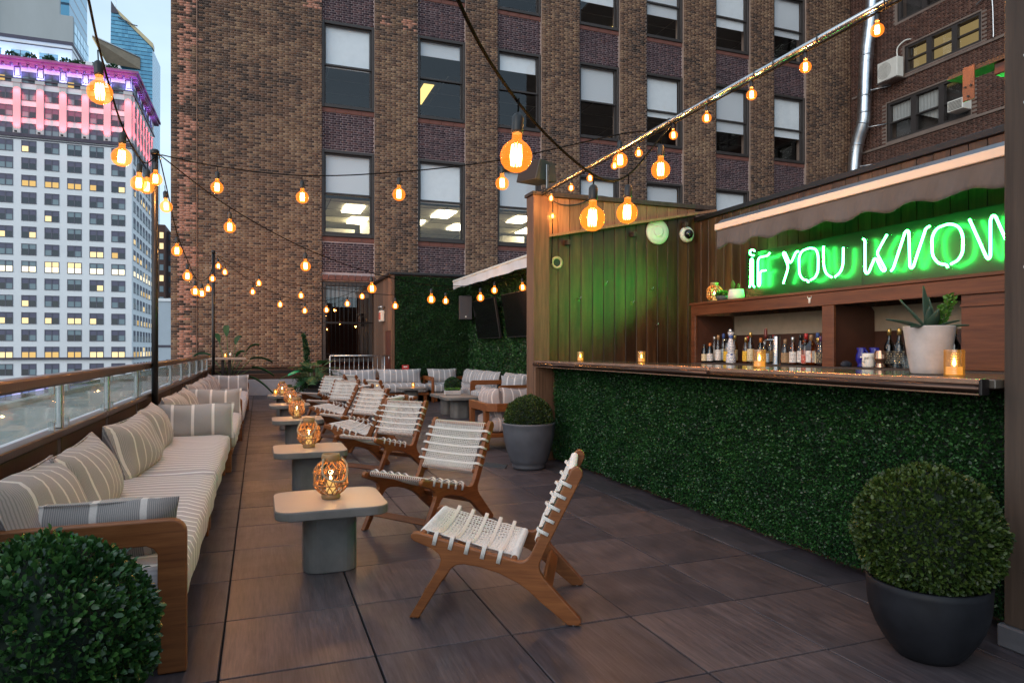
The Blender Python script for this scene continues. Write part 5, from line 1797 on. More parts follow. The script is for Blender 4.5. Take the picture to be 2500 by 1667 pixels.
# ================================================================ LANTERNS
def make_lantern(label):
    t = thing('wicker_lantern', label, 'lantern', group='wicker candle lanterns')
    body = lambda f: 0.054 + 0.046 * min(1.0, 1.45 * math.sin(PI * min(1, max(0, f)))) ** 0.8     # radius against height fraction
    z = lambda f: 0.030 + 0.195 * f
    MB().lathe([(0.052, 0), (0.056, 0.008), (0.056, 0.03), (0.050, 0.034)], 24).build('base', M['bamboo'], t)
    MB().lathe([(0.050, 0.222), (0.054, 0.226), (0.054, 0.262), (0.050, 0.268), (0.044, 0.268), (0.044, 0.226)], 24, cap0=False, cap1=False).build('collar', M['bamboo'], t)
    n = 15
    cg = MB()
    for k in range(n):
        a0 = 2 * PI * k / n
        for sg in (-1, 1):
            pts = []
            for j in range(13):
                f = j / 12
                a = a0 + sg * 0.20 * math.cos(PI * f * 2) + sg * 0.02
                r = body(f) - (0.002 if sg > 0 else 0.0)
                pts.append((r * math.cos(a), r * math.sin(a), z(f)))
            cg.tube(pts, 0.0033, 5, caps=False)
    cg.build('cane_cage', M['cane'], t)
    for f in (0.30, 0.66):
        r = body(f) + 0.002
        MB().tube([(r * math.cos(q * PI / 16), r * math.sin(q * PI / 16), z(f)) for q in range(32)], 0.0042, 6, closed=True).build('hoop', M['cane'], t)
    hp = smooth_pts([(0.056, -0.02, 0.245), (0.075, -0.06, 0.20), (0.03, -0.125, 0.128), (-0.04, -0.13, 0.125), (-0.09, -0.085, 0.165), (-0.062, -0.03, 0.245)], 6)
    MB().tube(hp, 0.0062, 6).build('rope_handle', M['rope'], t)
    MB().lathe([(0.066, 0.034), (0.068, 0.06), (0.068, 0.195)], 20, cap0=False, cap1=False).build('glass', M['glass'], t)
    cd = MB().lathe([(0.027, 0.034), (0.027, 0.105), (0.018, 0.108)], 16).build('candle', M['waxglow'], t)
    MB().lathe([(0.002, 0.110), (0.008, 0.120), (0.0075, 0.128), (0.003, 0.146), (0.0008, 0.154)], 10).build('flame', M['flame'], cd)
    return t


lans = [((0.405, 4.225, 0.402), 20, 1.0, 'nearest wicker lantern on the first side table'), ((0.425, 6.48, 0.402), -10, 1.0, 'second wicker lantern from the camera'), ((0.458, 9.29, 0.402), 25, 1.0, 'third wicker lantern from the camera'),
        ((0.47, 11.66, 0.402), 60, 1.0, 'fourth wicker lantern from the camera'), ((0.42, 14.05, 0.402), 0, 1.0, 'farthest wicker lantern, half hidden behind the fourth'), ((4.93, 6.55, 1.832), 35, 0.88, 'wicker lantern on top of the back-bar cabinet')]
l0 = make_lantern(lans[0][3])
for i, (p, a, s, lab) in enumerate(lans):
    l = l0 if i == 0 else copy_tree(l0, label=lab)
    l.location = p
    l.rotation_euler = (0, 0, R(a))
    l.scale = (s, s, s)
for i, (p, a, s, lab) in enumerate(lans):
    pass

# ================================================================ VOTIVE CANDLES
def make_votive(label):
    t = thing('votive_candle', label, 'candle', group='amber glass votive candles')
    prof = [(0.043, 0.0), (0.046, 0.003)]
    for k in range(11):
        z = 0.008 + 0.0105 * k
        prof += [(0.0445, z), (0.0475, z + 0.004), (0.0445, z + 0.008)]
    prof += [(0.0460, 0.126), (0.0450, 0.130)]
    MB().lathe(prof, 26, cap1=False).build('glass', M['votive'], t)
    w = MB().lathe([(0.036, 0.006), (0.036, 0.045), (0.02, 0.046)], 18).build('wax', M['waxglow'], t)
    MB().lathe([(0.002, 0.048), (0.009, 0.060), (0.008, 0.068), (0.003, 0.086), (0.001, 0.092)], 10).build('flame', M['flame'], w)
    return t


vots = [((3.40, 6.93, 1.167), 0.8, 'amber votive on the counter nearest the far bar post'), ((3.66, 6.05, 1.167), 0.85, 'amber votive in the middle of the plank wall stretch of counter'), ((3.42, 4.02, 1.167), 1.0, 'amber votive on the counter in front of the bottles'),
        ((3.235, 2.40, 1.167), 1.0, 'nearest amber votive beside the agave planter'), ((3.38, 15.74, 0.402), 0.9, 'amber votive on the small table before the back sofa, right'), ((2.55, 15.78, 0.402), 0.9, 'amber votive on the small table before the back sofa, left'),
        ((-0.80, 18.55, 1.09), 0.9, 'amber votive on the high table in the far left corner'), ((0.30, 14.12, 0.402), 0.9, 'amber votive beside the farthest lantern')]
v0 = make_votive(vots[0][2])
for i, (p, s, lab) in enumerate(vots):
    v = v0 if i == 0 else copy_tree(v0, label=lab)
    v.location = p
    v.scale = (s, s, s)

# ================================================================ SOFAS AND CUSHIONS
def rbox(w, d, h, r, bulge=0.0, n=9, wob=0.0, seed=0):
    """soft rounded cushion block centred on x and y, base at z = 0"""
    rg = random.Random(seed)
    ph = [rg.uniform(0, 6) for _ in range(4)]
    V, F, ix = [], [], {}
    hx, hy, hz = w / 2, d / 2, h / 2
    nx, ny, nz = max(4, int(w / 0.09)), max(4, int(d / 0.09)), 4

    def vert(p):
        k = tuple(round(c, 5) for c in p)
        if k in ix:
            return ix[k]
        q = Vector((max(-hx + r, min(hx - r, p[0])), max(-hy + r, min(hy - r, p[1])), max(-hz + r, min(hz - r, p[2]))))
        dv = Vector(p) - q
        o = q + (dv.normalized() * r if dv.length > 1e-6 else Vector((0, 0, 0)))
        u, v_ = p[0] / hx, p[1] / hy
        o.z += bulge * (1 - u * u) * (1 - v_ * v_) * (1 if p[2] > 0 else -0.2)
        if wob:
            o.z += wob * math.sin(p[0] * 9 + ph[0]) * math.sin(p[1] * 7 + ph[1])
            o.y += wob * math.sin(p[0] * 11 + ph[2])
        ix[k] = len(V)
        V.append((o.x, o.y, o.z + hz))
        return ix[k]

    def face(fn, a, b):
        for i in range(a):
            for j in range(b):
                F.append(tuple(vert(fn(-1 + 2 * s / a, -1 + 2 * t / b)) for s, t in ((i, j), (i + 1, j), (i + 1, j + 1), (i, j + 1))))
    face(lambda s, t: (s * hx, t * hy, hz), nx, ny)
    face(lambda s, t: (-s * hx, t * hy, -hz), nx, ny)
    face(lambda s, t: (s * hx, -hy, t * hz), nx, nz)
    face(lambda s, t: (-s * hx, hy, t * hz), nx, nz)
    face(lambda s, t: (hx, s * hy, t * hz), ny, nz)
    face(lambda s, t: (-hx, -s * hy, t * hz), ny, nz)
    m_ = MB()
    m_.add(V, F, 0, True)
    return m_


def pillow_mesh(w, h, T, mat, seed=0, nx=18, nz=12):
    rg = random.Random(seed)
    ph = [rg.uniform(0, 6) for _ in range(6)]
    m_ = MB()
    for side in (-1, 1):
        vs = []
        for j in range(nz + 1):
            for i in range(nx + 1):
                u, v_ = -1 + 2 * i / nx, -1 + 2 * j / nz
                th = T / 2 * ((1 - abs(u) ** 3.2) * (1 - abs(v_) ** 3.0)) ** 0.62
                x = w / 2 * u * (1 - 0.07 * (1 - v_ * v_))
                z = h / 2 * v_ * (1 - 0.06 * (1 - u * u)) + 0.008 * math.sin(u * 4 + ph[4])
                th *= 1 + 0.07 * math.sin(u * 5 + ph[0]) * math.sin(v_ * 4 + ph[1])
                vs.append((x, side * th + 0.010 * math.sin(u * 3 + ph[2]) * math.sin(v_ * 3 + ph[3]), z))
        fs = []
        for j in range(nz):
            for i in range(nx):
                a = j * (nx + 1) + i
                f = (a, a + 1, a + nx + 2, a + nx + 1)
                fs.append(f if side < 0 else f[::-1])
        m_.add(vs, fs, 0, True)
    # welt along the seam
    loop = [(w / 2 * u * (1 - 0.07 * (1 - v_ * v_)), 0, h / 2 * v_ * (1 - 0.06 * (1 - u * u))) for u, v_ in
            [(-1 + 2 * i / nx, -1) for i in range(nx)] + [(1, -1 + 2 * j / nz) for j in range(nz)] + [(1 - 2 * i / nx, 1) for i in range(nx)] + [(-1, 1 - 2 * j / nz) for j in range(nz)]]
    m_.tube(loop, 0.004, 4, closed=True)
    return m_.mesh('cushion', mat)


def sofa(label, loc, rz, L, D, modules, arms, seat_mat, seat_h=0.43, back=True, z_arm=0.615):
    """x along the length, front towards -y"""
    t = thing('sofa', label, 'sofa', loc, rz, group='striped outdoor sofas')
    base = MB()
    base.cbox(0.02, L - 0.02, -D + 0.04, -0.02, 0.165, 0.225, 0.006)
    base.build('base_frame', M['teak'], t)
    if back:
        b = MB()
        b.cbox(0.02, L - 0.02, -0.045, -0.005, 0.50, 0.585, 0.008)
        b.build('back_rail', M['teak'], t)
        for k in range(int(L / 0.9) + 1):
            x = min(0.05 + k * (L - 0.16) / int(L / 0.9), L - 0.11)
            MB().cbox(x, x + 0.06, -0.04, -0.008, 0.225, 0.50, 0.004).build('back_slat', M['teak_z'], t)
    xs = [0.0]
    for m_ in modules:
        xs.append(xs[-1] + m_)
    for a, b in zip(xs[:-1], xs[1:]):
        for x in (a + 0.04, b - 0.12):
            for y in (-D + 0.05, -0.12):
                MB().cbox(x, x + 0.08, y, y + 0.08, 0, 0.165, 0.005).build('leg', M['teak_z'], t)
        m_ = rbox(b - a - 0.015, D - 0.02, seat_h - 0.225, 0.055, 0.022, wob=0.004, seed=int(b * 31))
        m_.build('seat_cushion', seat_mat, t, ((a + b) / 2, -D / 2 - 0.01, 0.227))
    for x in arms:
        h = 0.048
        out = [(-D - 0.005, 0.0), (-D + 0.10, 0.0), (-D + 0.10, z_arm - 0.135), (-D + 0.115, z_arm - 0.112), (-D + 0.14, z_arm - 0.10), (-0.12, z_arm - 0.10), (-0.10, z_arm - 0.12), (-0.10, 0.0), (0.0, 0.0), (0.0, z_arm)] + arc((-D + 0.055, z_arm - 0.06), 0.06, 90, 180, 6)
        m_ = MB()
        m_.prism(out, x - h / 2, x + h / 2, lambda a, b, tt: (tt, a, b))
        bevel(m_.build('arm_frame', M['teak_y'], t), 0.006, 2)
    return t


SX = -1.07
sofa('long striped sofa nearest the camera beside the railing', (SX, 3.05, 0.003), R(90), 4.70, 0.79, (2.22, 2.40), (0.0, 4.69), M['seatc'])
sofa('short middle striped sofa beside the railing', (SX, 7.84, 0.003), R(90), 2.52, 0.84, (2.44,), (2.50,), M['seatc'])
sofa('far long striped sofa at the end of the railing', (SX, 10.48, 0.003), R(90), 4.95, 0.86, (2.4, 2.46), (4.93,), M['seatc'])

pm_cache = {}


def cushion(label, loc, rz, w, h, T, mat, tilt=-14, seed=0, group=None, roll=0):
    key = (w, h, T, mat.name, seed)
    if key not in pm_cache:
        pm_cache[key] = pillow_mesh(w, h, T, mat, seed)
    o = mobj('cushion', pm_cache[key], None, loc, rot=(R(tilt), R(roll), rz))
    tag(o, label, 'cushion', group)
    return o


gb_ = 'striped back cushions along the railing'
bx = -0.87
bc = [(3.42, 0.78, 'back cushion beside the near sofa arm, cut off by the picture edge'), (4.22, 1.08, 'second back cushion of the near sofa'), (5.60, 1.08, 'third back cushion of the near sofa'), (6.72, 1.02, 'fourth back cushion of the near sofa, by the corner pillow'),
      (8.38, 0.98, 'near back cushion of the middle sofa'), (9.45, 0.98, 'far back cushion of the middle sofa'), (11.1, 1.02, 'first back cushion of the far sofa'), (12.2, 1.02, 'second back cushion of the far sofa'), (13.35, 1.02, 'third back cushion of the far sofa'), (14.5, 1.02, 'last back cushion of the far sofa')]
for i, (y, w, lab) in enumerate(bc):
    cushion(lab, (bx + 0.01 * (i % 3), y, 0.595), R(90 + (-2, 3, -3, 2)[i % 4]), w, 0.42, 0.25, M['backc'], -20, i % 4, gb_)
gp_ = 'striped bolster pillows at the sofa arms'
for i, (x, y, z, lab, a) in enumerate(((-0.66, 3.24, 0.53, 'pinstriped pillow leaning on the near arm behind the topiary', 178), (-0.585, 7.50, 0.575, 'striped pillow facing the camera at the end of the near sofa', 2), (-0.575, 10.10, 0.58, 'striped pillow facing the camera at the end of the middle sofa', -2), (-0.555, 15.18, 0.585, 'striped pillow facing the camera at the end of the far sofa', 1))):
    cushion(lab, (x, y, z), R(a), 0.70, 0.36, 0.17, M['pillow'], -30 if i == 0 else -13, 5 + i % 3, gp_)

# ---- lounge sofas
sofa('pale striped sofa against the steel balustrade at the back', (1.60, 17.28, 0.003), 0, 2.34, 0.88, (1.16, 1.16), (), M['lounge'])
sofa('pale striped corner sofa against the lounge hedge', (3.98, 17.28, 0.003), 0, 1.22, 1.05, (1.2,), (0.0,), M['lounge'])
sofa('pale striped sofa below the first television', (5.20, 16.15, 0.003), R(-90), 1.95, 0.88, (1.93,), (1.93,), M['lounge'])
sofa('pale striped sofa with open wooden arm nearest the bar post', (5.20, 13.95, 0.003), R(-90), 1.90, 0.98, (1.88,), (1.88,), M['lounge'])
gl_ = 'pale striped lounge cushions'
for x, y, rz, w, lab in ((2.20, 17.05, 0, 1.10, 'left back cushion of the back sofa'), (3.32, 17.05, 0, 1.10, 'right back cushion of the back sofa'), (4.42, 17.05, 0, 0.78, 'back cushion of the corner sofa'), (4.98, 16.5, -90, 0.85, 'corner cushion below the wall speaker'), (4.98, 15.6, -90, 0.9, 'first cushion below the television'),
                        (4.98, 14.7, -90, 0.9, 'second cushion below the television'), (4.98, 13.45, -90, 0.95, 'first cushion of the sofa by the bar post'), (4.98, 12.55, -90, 0.85, 'second cushion of the sofa by the bar post')):
    cushion(lab, (x, y, 0.60), R(rz), w, 0.40, 0.24, M['lounge'], -14, int(w * 10) % 4, gl_)

# ---- corner armchair seen from behind
ac = thing('armchair', 'striped armchair with chamfered wooden frame seen from behind, left of the post', 'armchair', (3.12, 8.55, 0.003))
rail = MB()
outer = [(-0.42, 0.42), (-0.42, -0.30), (-0.30, -0.42), (0.42, -0.42)]
inner = [(-0.365, 0.42), (-0.365, -0.277), (-0.277, -0.365), (0.42, -0.365)]
rail.prism(outer + inner[::-1], 0.50, 0.605, lambda a, b, tt: (a, b, tt))
bevel(rail.build('top_rail', M['teak'], ac), 0.006, 2)
for (x, y) in ((-0.39, 0.36), (-0.39, -0.26), (0.36, -0.39), (0.36, 0.36)):
    MB().cbox(x - 0.03, x + 0.035, y - 0.03, y + 0.05, 0, 0.50, 0.006).build('leg', M['teak_z'], ac)
MB().cbox(-0.36, 0.38, -0.36, 0.38, 0.17, 0.22, 0.006).build('seat_frame', M['teak'], ac)
rbox(0.72, 0.74, 0.20, 0.07, 0.03, wob=0.006, seed=3).build('seat_cushion', M['backc'], ac, (0.03, 0.02, 0.222))
o = mobj('back_cushion', pillow_mesh(0.70, 0.42, 0.24, M['backc'], 3), ac, (-0.22, 0.02, 0.58), rot=(R(-8), 0, R(90)))
o = mobj('back_cushion', pillow_mesh(0.62, 0.42, 0.24, M['backc'], 2), ac, (0.10, -0.22, 0.585), rot=(R(8), 0, 0))
cushion('pale striped loose cushion on the sofa by the bar post', (4.62, 12.35, 0.60), R(-35), 0.5, 0.36, 0.16, M['lounge'], -10, 2, gl_)

# ================================================================ TOPIARY BALLS AND POTS
def topiary(label, c, Rb, mat, n, leaf, pot, pot_mat, pot_label_mat=None):
    """c = centre of the ball; pot = profile (r, z) on the floor under it"""
    t = thing('boxwood_topiary', label, 'topiary', (c[0], c[1], 0.003))
    MB().lathe(pot, 40).build('pot', pot_mat, t)
    rim = pot[-1]
    MB().lathe([(rim[0] * 0.96, rim[1] - 0.03), (rim[0] * 0.5, rim[1] - 0.02)], 24).build('soil', M['soil'], t)
    prof = [(max(0.001, Rb * 0.90 * math.sin(PI * k / 14)), -Rb * 0.90 * math.cos(PI * k / 14)) for k in range(15)]
    MB().lathe(prof, 28, (0, 0, c[2])).build('crown_core', M['hedge_back'], t)
    d = RNG.normal(0, 1, (n, 3))
    d /= np.linalg.norm(d, axis=1)[:, None]
    lump = 1 + 0.030 * np.sin(d[:, 0] * 7 + 2 * d[:, 2] + c[0]) * np.sin(d[:, 1] * 6 + d[:, 2] * 5) + 0.018 * np.sin(d[:, 2] * 13 + d[:, 0] * 9 + c[1])
    lump = lump + np.where(RNG.uniform(0, 1, n) < 0.03, RNG.uniform(0.0, 0.06, n), 0.0)
    P = np.array((0, 0, c[2])) + d * (Rb * (0.905 + 0.075 * RNG.uniform(0, 1, n)) * lump)[:, None]
    V, F = leaf_cloud(P, d + np.array((0, 0, 0.25)), leaf, 0.55, True)
    o = mobj('crown', fast_mesh('crown', V, F, mat), t)
    o['kind'] = 'stuff'
    return t


def pot_curve(rb, rm, rt, h, belly=0.7):
    out = []
    for k in range(13):
        f = k / 12
        r = rb + (rm - rb) * math.sin(min(1, f / belly) * PI / 2) ** 0.85
        if f > belly:
            r = rm + (rt - rm) * ((f - belly) / (1 - belly)) ** 1.4
        out.append((r, h * f))
    out += [(rt - 0.012, h + 0.004), (rt - 0.02, h - 0.05)]
    return out


topiary('big round boxwood ball in the lower left foreground', (-0.62, 2.42, 0.405), 0.318, M['box_dark'], 14000, 0.0235, pot_curve(0.13, 0.24, 0.25, 0.20), M['pot_black'])
topiary('round boxwood ball in a charcoal pot at the right foreground', (2.67, 2.10, 0.515), 0.284, M['box'], 16000, 0.0195, pot_curve(0.12, 0.232, 0.236, 0.32, 0.8), M['pot_black'])
topiary('boxwood dome in a grey stone pot at the far end of the bar', (2.76, 6.90, 0.525), 0.268, M['box'], 13000, 0.0165, [(0.17, 0), (0.185, 0.03), (0.175, 0.045), (0.20, 0.07)] + [(0.21 + 0.075 * math.sin(k / 8 * PI / 2), 0.10 + 0.36 * k / 8) for k in range(9)] + [(0.292, 0.48), (0.292, 0.50), (0.275, 0.50), (0.27, 0.45)], M['pot_grey'])
topiary('small boxwood ball behind the lounge coffee table', (3.98, 14.45, 0.50), 0.185, M['box_dark'], 5000, 0.018, [(0.10, 0), (0.14, 0.30), (0.15, 0.34), (0.13, 0.34)], M['pot_grey'])
sh = thing('dark_floor_box', 'flat dark floor plate leaning behind the grey stone pot', 'plate', (2.43, 7.08, 0.004), R(35))
MB().cbox(-0.07, 0.05, -0.15, 0.15, 0, 0.012, 0.003, M=Matrix.Rotation(R(-35), 4, 'Y')).build('plate', M['black'], sh)

# ================================================================ PLANTS
def lobed_leaf(mb, base, d, up, L, w, lobes=6, droop=0.35):
    d, up = Vector(d).normalized(), Vector(up)
    side = d.cross(up).normalized()
    nrm = side.cross(d).normalized()
    mid = [Vector(base) + d * (L * k / 8) - Vector((0, 0, 1)) * droop * L * (k / 8) ** 2 for k in range(9)]
    for sg in (-1, 1):
        for k in range(lobes):
            f0, f1 = k / lobes, (k + 0.72) / lobes
            fm = (f0 + f1) / 2
            wd = w * (math.sin(PI * (0.12 + 0.82 * (1 - fm))) ** 0.7)
            i0, i1 = mid[min(8, int(f0 * 8))], mid[min(8, int(f1 * 8 + 0.5))]
            tip = i0.lerp(i1, 0.5) + side * sg * wd + d * wd * 0.45 - nrm * wd * 0.25
            q0, q1 = i0.lerp(tip, 0.6) - d * 0.01, i1.lerp(tip, 0.55) + d * 0.016
            mb.add([i0, q0, tip, q1, i1], [(0, 1, 2, 3, 4) if sg > 0 else (4, 3, 2, 1, 0)])
        tip = mid[8] + d * 0.02
    return mb


def philodendron(label, loc, n, seed, scale=1.0, spread=1.0, z0=0.5):
    rg = random.Random(seed)
    t = thing('philodendron', label, 'plant', loc)
    for k in range(n):
        a = 2 * PI * k / n * 2.4 + rg.uniform(-0.4, 0.4)
        el = rg.uniform(15, 75)
        ln = rg.uniform(0.25, 0.55) * scale
        dv = Vector((math.cos(a) * math.cos(R(el)) * spread, math.sin(a) * math.cos(R(el)) * spread, math.sin(R(el))))
        p0 = Vector((0.05 * math.cos(a), 0.05 * math.sin(a), z0))
        p1 = p0 + dv * ln
        m_ = MB()
        ld = (dv + Vector((0, 0, -0.55))).normalized()
        lobed_leaf(m_, p1, ld, (0, 0, 1), rg.uniform(0.22, 0.36) * scale, rg.uniform(0.13, 0.20) * scale, 6)
        lf = m_.build('leaf', M['leaf'], t)
        MB().tube([p0, p0.lerp(p1, 0.5) + Vector((0, 0, 0.03)), p1], 0.006, 5).build('stalk', M['stem'], lf)
    return t


bpz = thing('square_planter', 'large charcoal planter with leafy plants in front of the barred window', 'planter', (1.22, 16.6, 0.003), R(8))
pp_ = MB()
pp_.prism([(-0.20, 0.0), (0.20, 0.0), (0.27, 0.52), (-0.27, 0.52)], -0.27, 0.27, lambda a, b, t: (a, t * (0.74 + 0.26 * b / 0.52), b))
bevel(pp_.build('pot', M['pot_black'], bpz), 0.01)
MB().cbox(-0.285, 0.285, -0.285, 0.285, 0.52, 0.56, 0.008).build('rim', M['pot_black'], bpz)
philodendron('leafy split-leaf plant in the large charcoal planter', (1.22, 16.6, 0.0), 46, 4, 0.85, 1.15, 0.52)
philodendron('low split-leaf plant trailing left of the charcoal planter', (0.78, 16.9, 0.0), 9, 9, 0.75, 0.9, 0.12)
sp_ = thing('small_dark_speaker', 'small dark box speaker on the floor in front of the charcoal planter', 'speaker', (1.12, 16.05, 0.003), R(12))
MB().cbox(-0.17, 0.17, -0.08, 0.08, 0, 0.40, 0.012).build('cabinet', M['black'], sp_)
MB().cbox(-0.15, 0.15, -0.086, -0.081, 0.02, 0.38, 0.002).build('grille', pmat('dark_grille', (0.02, 0.022, 0.026), 0.7), sp_)
# feathery upright frond
fr_ = thing('fern_frond', 'tall feathery fern frond rising behind the charcoal planter', 'plant', (0.98, 17.2, 0.0))
P, N = [], []
for k in range(900):
    f = RNG.uniform(0.25, 1)
    wv = 0.13 * (1 - f) ** 0.6 + 0.03
    a = RNG.uniform(0, 2 * PI)
    wv *= 0.55; P.append((0.10 * math.sin(f * 3) + wv * math.cos(a) * RNG.uniform(0, 1), wv * math.sin(a) * RNG.uniform(0, 1), 0.5 + 1.15 * f))
    N.append((math.cos(a), math.sin(a), 0.8))
V, F = leaf_cloud(np.array(P), np.array(N), 0.05, 0.5, False)
mobj('frond', fast_mesh('frond', V, F, M['leaf']), fr_)['kind'] = 'stuff'
MB().tube([(0.1 * math.sin(k / 8 * 3), 0, 0.0 + 1.6 * k / 8) for k in range(9)], 0.012, 6).build('stem', M['stem'], fr_)
# trailing ivy over the planter rim
iv = thing('trailing_ivy', 'fine trailing ivy spilling over the left of the charcoal planter', 'plant', (0.95, 16.4, 0.0))
n = 1500
P = np.stack([RNG.normal(0, 0.09, n), RNG.normal(0, 0.10, n), 0.15 + 0.50 * RNG.uniform(0, 1, n) ** 0.7], 1)
V, F = leaf_cloud(P, np.tile(np.array((-0.6, -0.6, 0.1)), (n, 1)), 0.032, 0.8, False)
mobj('ivy_leaves', fast_mesh('ivy_leaves', V, F, M['hedge']), iv)['kind'] = 'stuff'
gc = thing('emerald_leaf', 'single emerald green crumpled leaf left of the charcoal planter', 'plant', (0.93, 16.3, 0.0))
m_ = MB()
vs = []
for i in range(9):
    for j in range(5):
        u, v_ = i / 8, -1 + 2 * j / 4
        vs.append((-0.02 - 0.30 * u, v_ * 0.10 * math.sin(PI * (0.1 + 0.85 * u)), 0.80 - 0.10 * u * u + 0.03 * math.cos(v_ * 5 + u * 3)))
m_.add(vs, [(i * 5 + j, i * 5 + j + 1, i * 5 + j + 6, i * 5 + j + 5) for i in range(8) for j in range(4)], 0, True)
m_.build('blade', pmat('emerald', (0.02, 0.26, 0.10), 0.4), gc)
MB().tube([(0, 0, 0.50), (-0.02, 0, 0.80)], 0.006, 5).build('stalk', M['stem'], gc)

# bird-of-paradise in the far corner and its pot
bop = thing('bird_of_paradise_plant', 'tall paddle-leaved plant in the far left corner by the brick', 'plant', (-0.72, 19.2, 0.003))
MB().lathe([(0.16, 0), (0.22, 0.40), (0.23, 0.45), (0.2, 0.45)], 20).build('pot', M['pot_black'], bop)
rg = random.Random(3)
for k, (a, el, ln, bl) in enumerate(((170, 55, 1.2, 0.55), (200, 75, 1.5, 0.5), (20, 50, 1.1, 0.55), (60, 72, 1.45, 0.5), (120, 80, 1.7, 0.6), (-20, 35, 0.95, 0.5), (-30, 15, 0.8, 0.55), (-60, 60, 1.0, 0.5), (150, 35, 1.0, 0.45), (-10, 62, 1.3, 0.5))):
    dv = Vector((math.cos(R(a)) * math.cos(R(el)), math.sin(R(a)) * math.cos(R(el)) * 0.5, math.sin(R(el))))
    p0 = Vector((0.03 * math.cos(a), 0.03 * math.sin(a), 0.40))
    p1 = p0 + dv * ln * 0.72
    ld = (dv + Vector((0, 0, -0.5 if el < 60 else -0.1))).normalized()
    side = ld.cross(Vector((0, 0, 1))).normalized() if abs(ld.z) < 0.95 else Vector((1, 0, 0))
    m_ = MB()
    vs = []
    for i in range(10):
        u = i / 9
        wd = bl * 0.13 * math.sin(PI * (0.05 + 0.95 * u) ** 0.8) ** 0.8
        c_ = p1 + ld * bl * u + Vector((0.12 * bl * u * u, 0, -0.55 * bl * u * u))
        for j in (-1, 0, 1):
            vs.append(c_ + side * wd * j + Vector((0, 0, 0.05 * abs(j))))
    m_.add(vs, [(i * 3 + j, i * 3 + j + 1, i * 3 + j + 4, i * 3 + j + 3) for i in range(9) for j in range(2)], 0, True)
    lf = m_.build('leaf', M['leaf'], bop)
    MB().tube([p0, p0.lerp(p1, 0.5) + Vector((0, 0, 0.04)), p1], [0.016, 0.012, 0.008], 6).build('stalk', M['stem'], lf)

# high table in the corner
ht = thing('high_table', 'tall rectangular bar table on two black legs in the far left corner', 'table', (-0.80, 18.55, 0.003))
bevel(MB().box(-0.50, 0.50, -0.30, 0.30, 1.03, 1.085).build('table_top', wood('pale_table_wood', (0.20, 0.13, 0.10), (0.36, 0.26, 0.20), (0.48, 0.37, 0.30), 0, 0.35, 0.7), ht), 0.008)
for x in (-0.06, 0.10):
    MB().cbox(x - 0.035, x + 0.035, -0.05, 0.05, 0.02, 1.03, 0.004).build('leg', M['blackm'], ht)
MB().cbox(-0.28, 0.30, -0.25, 0.25, 0, 0.02, 0.004).build('base_plate', M['blackm'], ht)
cu = thing('metal_cup', 'small metal cup next to the votive on the high table', 'cup', (-0.68, 18.58, 1.09))
MB().lathe([(0.03, 0), (0.036, 0.11), (0.033, 0.11), (0.028, 0.01)], 16, cap1=False).build('cup', M['steel'], cu)

# planter trough on the coffee table
tr_ = thing('succulent_trough', 'long white trough of small succulents on the lounge coffee table', 'planter', (3.55, 12.9, 0.404))
bevel(MB().box(-0.16, 0.16, -0.06, 0.06, 0, 0.085).build('trough', M['pot_light'], tr_), 0.01)
n = 500
P = np.stack([RNG.uniform(-0.15, 0.15, n), RNG.uniform(-0.05, 0.05, n), 0.085 + RNG.uniform(0, 0.03, n)], 1)
V, F = leaf_cloud(P, np.tile(np.array((0, 0, 1.0)), (n, 1)), 0.028, 0.6, False)
mobj('succulents', fast_mesh('succulents', V, F, M['sprig']), tr_)['kind'] = 'stuff'
wb_ = thing('wall_shelf', 'short wooden ledge sticking out of the hedge beside the bar post', 'shelf', (5.0, 10.6, 1.02))
MB().cbox(-0.18, 0.25, -0.5, 0.3, 0, 0.05, 0.006).build('board', M['post'], wb_)

# ================================================================ BAR-TOP PLANTER
ag = thing('agave_planter', 'pale concrete planter with agave and sprig on the bar counter', 'planter', (3.37, 2.64, 1.167))
MB().lathe([(0.082, 0), (0.088, 0.006)] + [(0.088 + 0.036 * (k / 8) ** 0.9, 0.006 + 0.244 * k / 8) for k in range(1, 9)] + [(0.124, 0.255), (0.113, 0.257), (0.108, 0.22)], 36).build('pot', M['pot_light'], ag)
MB().lathe([(0.108, 0.225), (0.04, 0.232)], 20).build('soil', M['soil'], ag)
for (a, el, ln, w) in ((185, 22, 0.24, 0.042), (215, 15, 0.20, 0.045), (150, 50, 0.21, 0.045), (260, 42, 0.15, 0.055), (95, 78, 0.24, 0.04), (60, 62, 0.20, 0.042), (20, 55, 0.17, 0.04), (320, 20, 0.17, 0.042), (240, 60, 0.14, 0.045), (-20, 35, 0.14, 0.04)):
    a = a - 20
    dv = Vector((math.cos(R(a)) * math.cos(R(el)), math.sin(R(a)) * math.cos(R(el)), math.sin(R(el))))
    sd = dv.cross(Vector((0, 0, 1))).normalized()
    up = sd.cross(dv).normalized()
    vs = []
    for i in range(9):
        u = i / 8
        wd = w * 0.5 * (0.75 + 0.6 * math.sin(PI * u * 0.75)) * (1 - u ** 2.2)
        c_ = Vector((0, 0, 0.228)) + dv * ln * u * 1.05 + up * (-0.03 * u * u if el < 40 else 0.01 * u * u)
        vs += [c_ - sd * wd + up * wd * 0.35, c_ - up * 0.004, c_ + sd * wd + up * wd * 0.35]
    m_ = MB()
    m_.add(vs, [(i * 3 + j, i * 3 + j + 1, i * 3 + j + 4, i * 3 + j + 3) for i in range(8) for j in range(2)], 0, True)
    lo = m_.build('agave_leaf', M['agave'], ag)
    so = lo.modifiers.new('thickness', 'SOLIDIFY'); so.thickness = 0.004
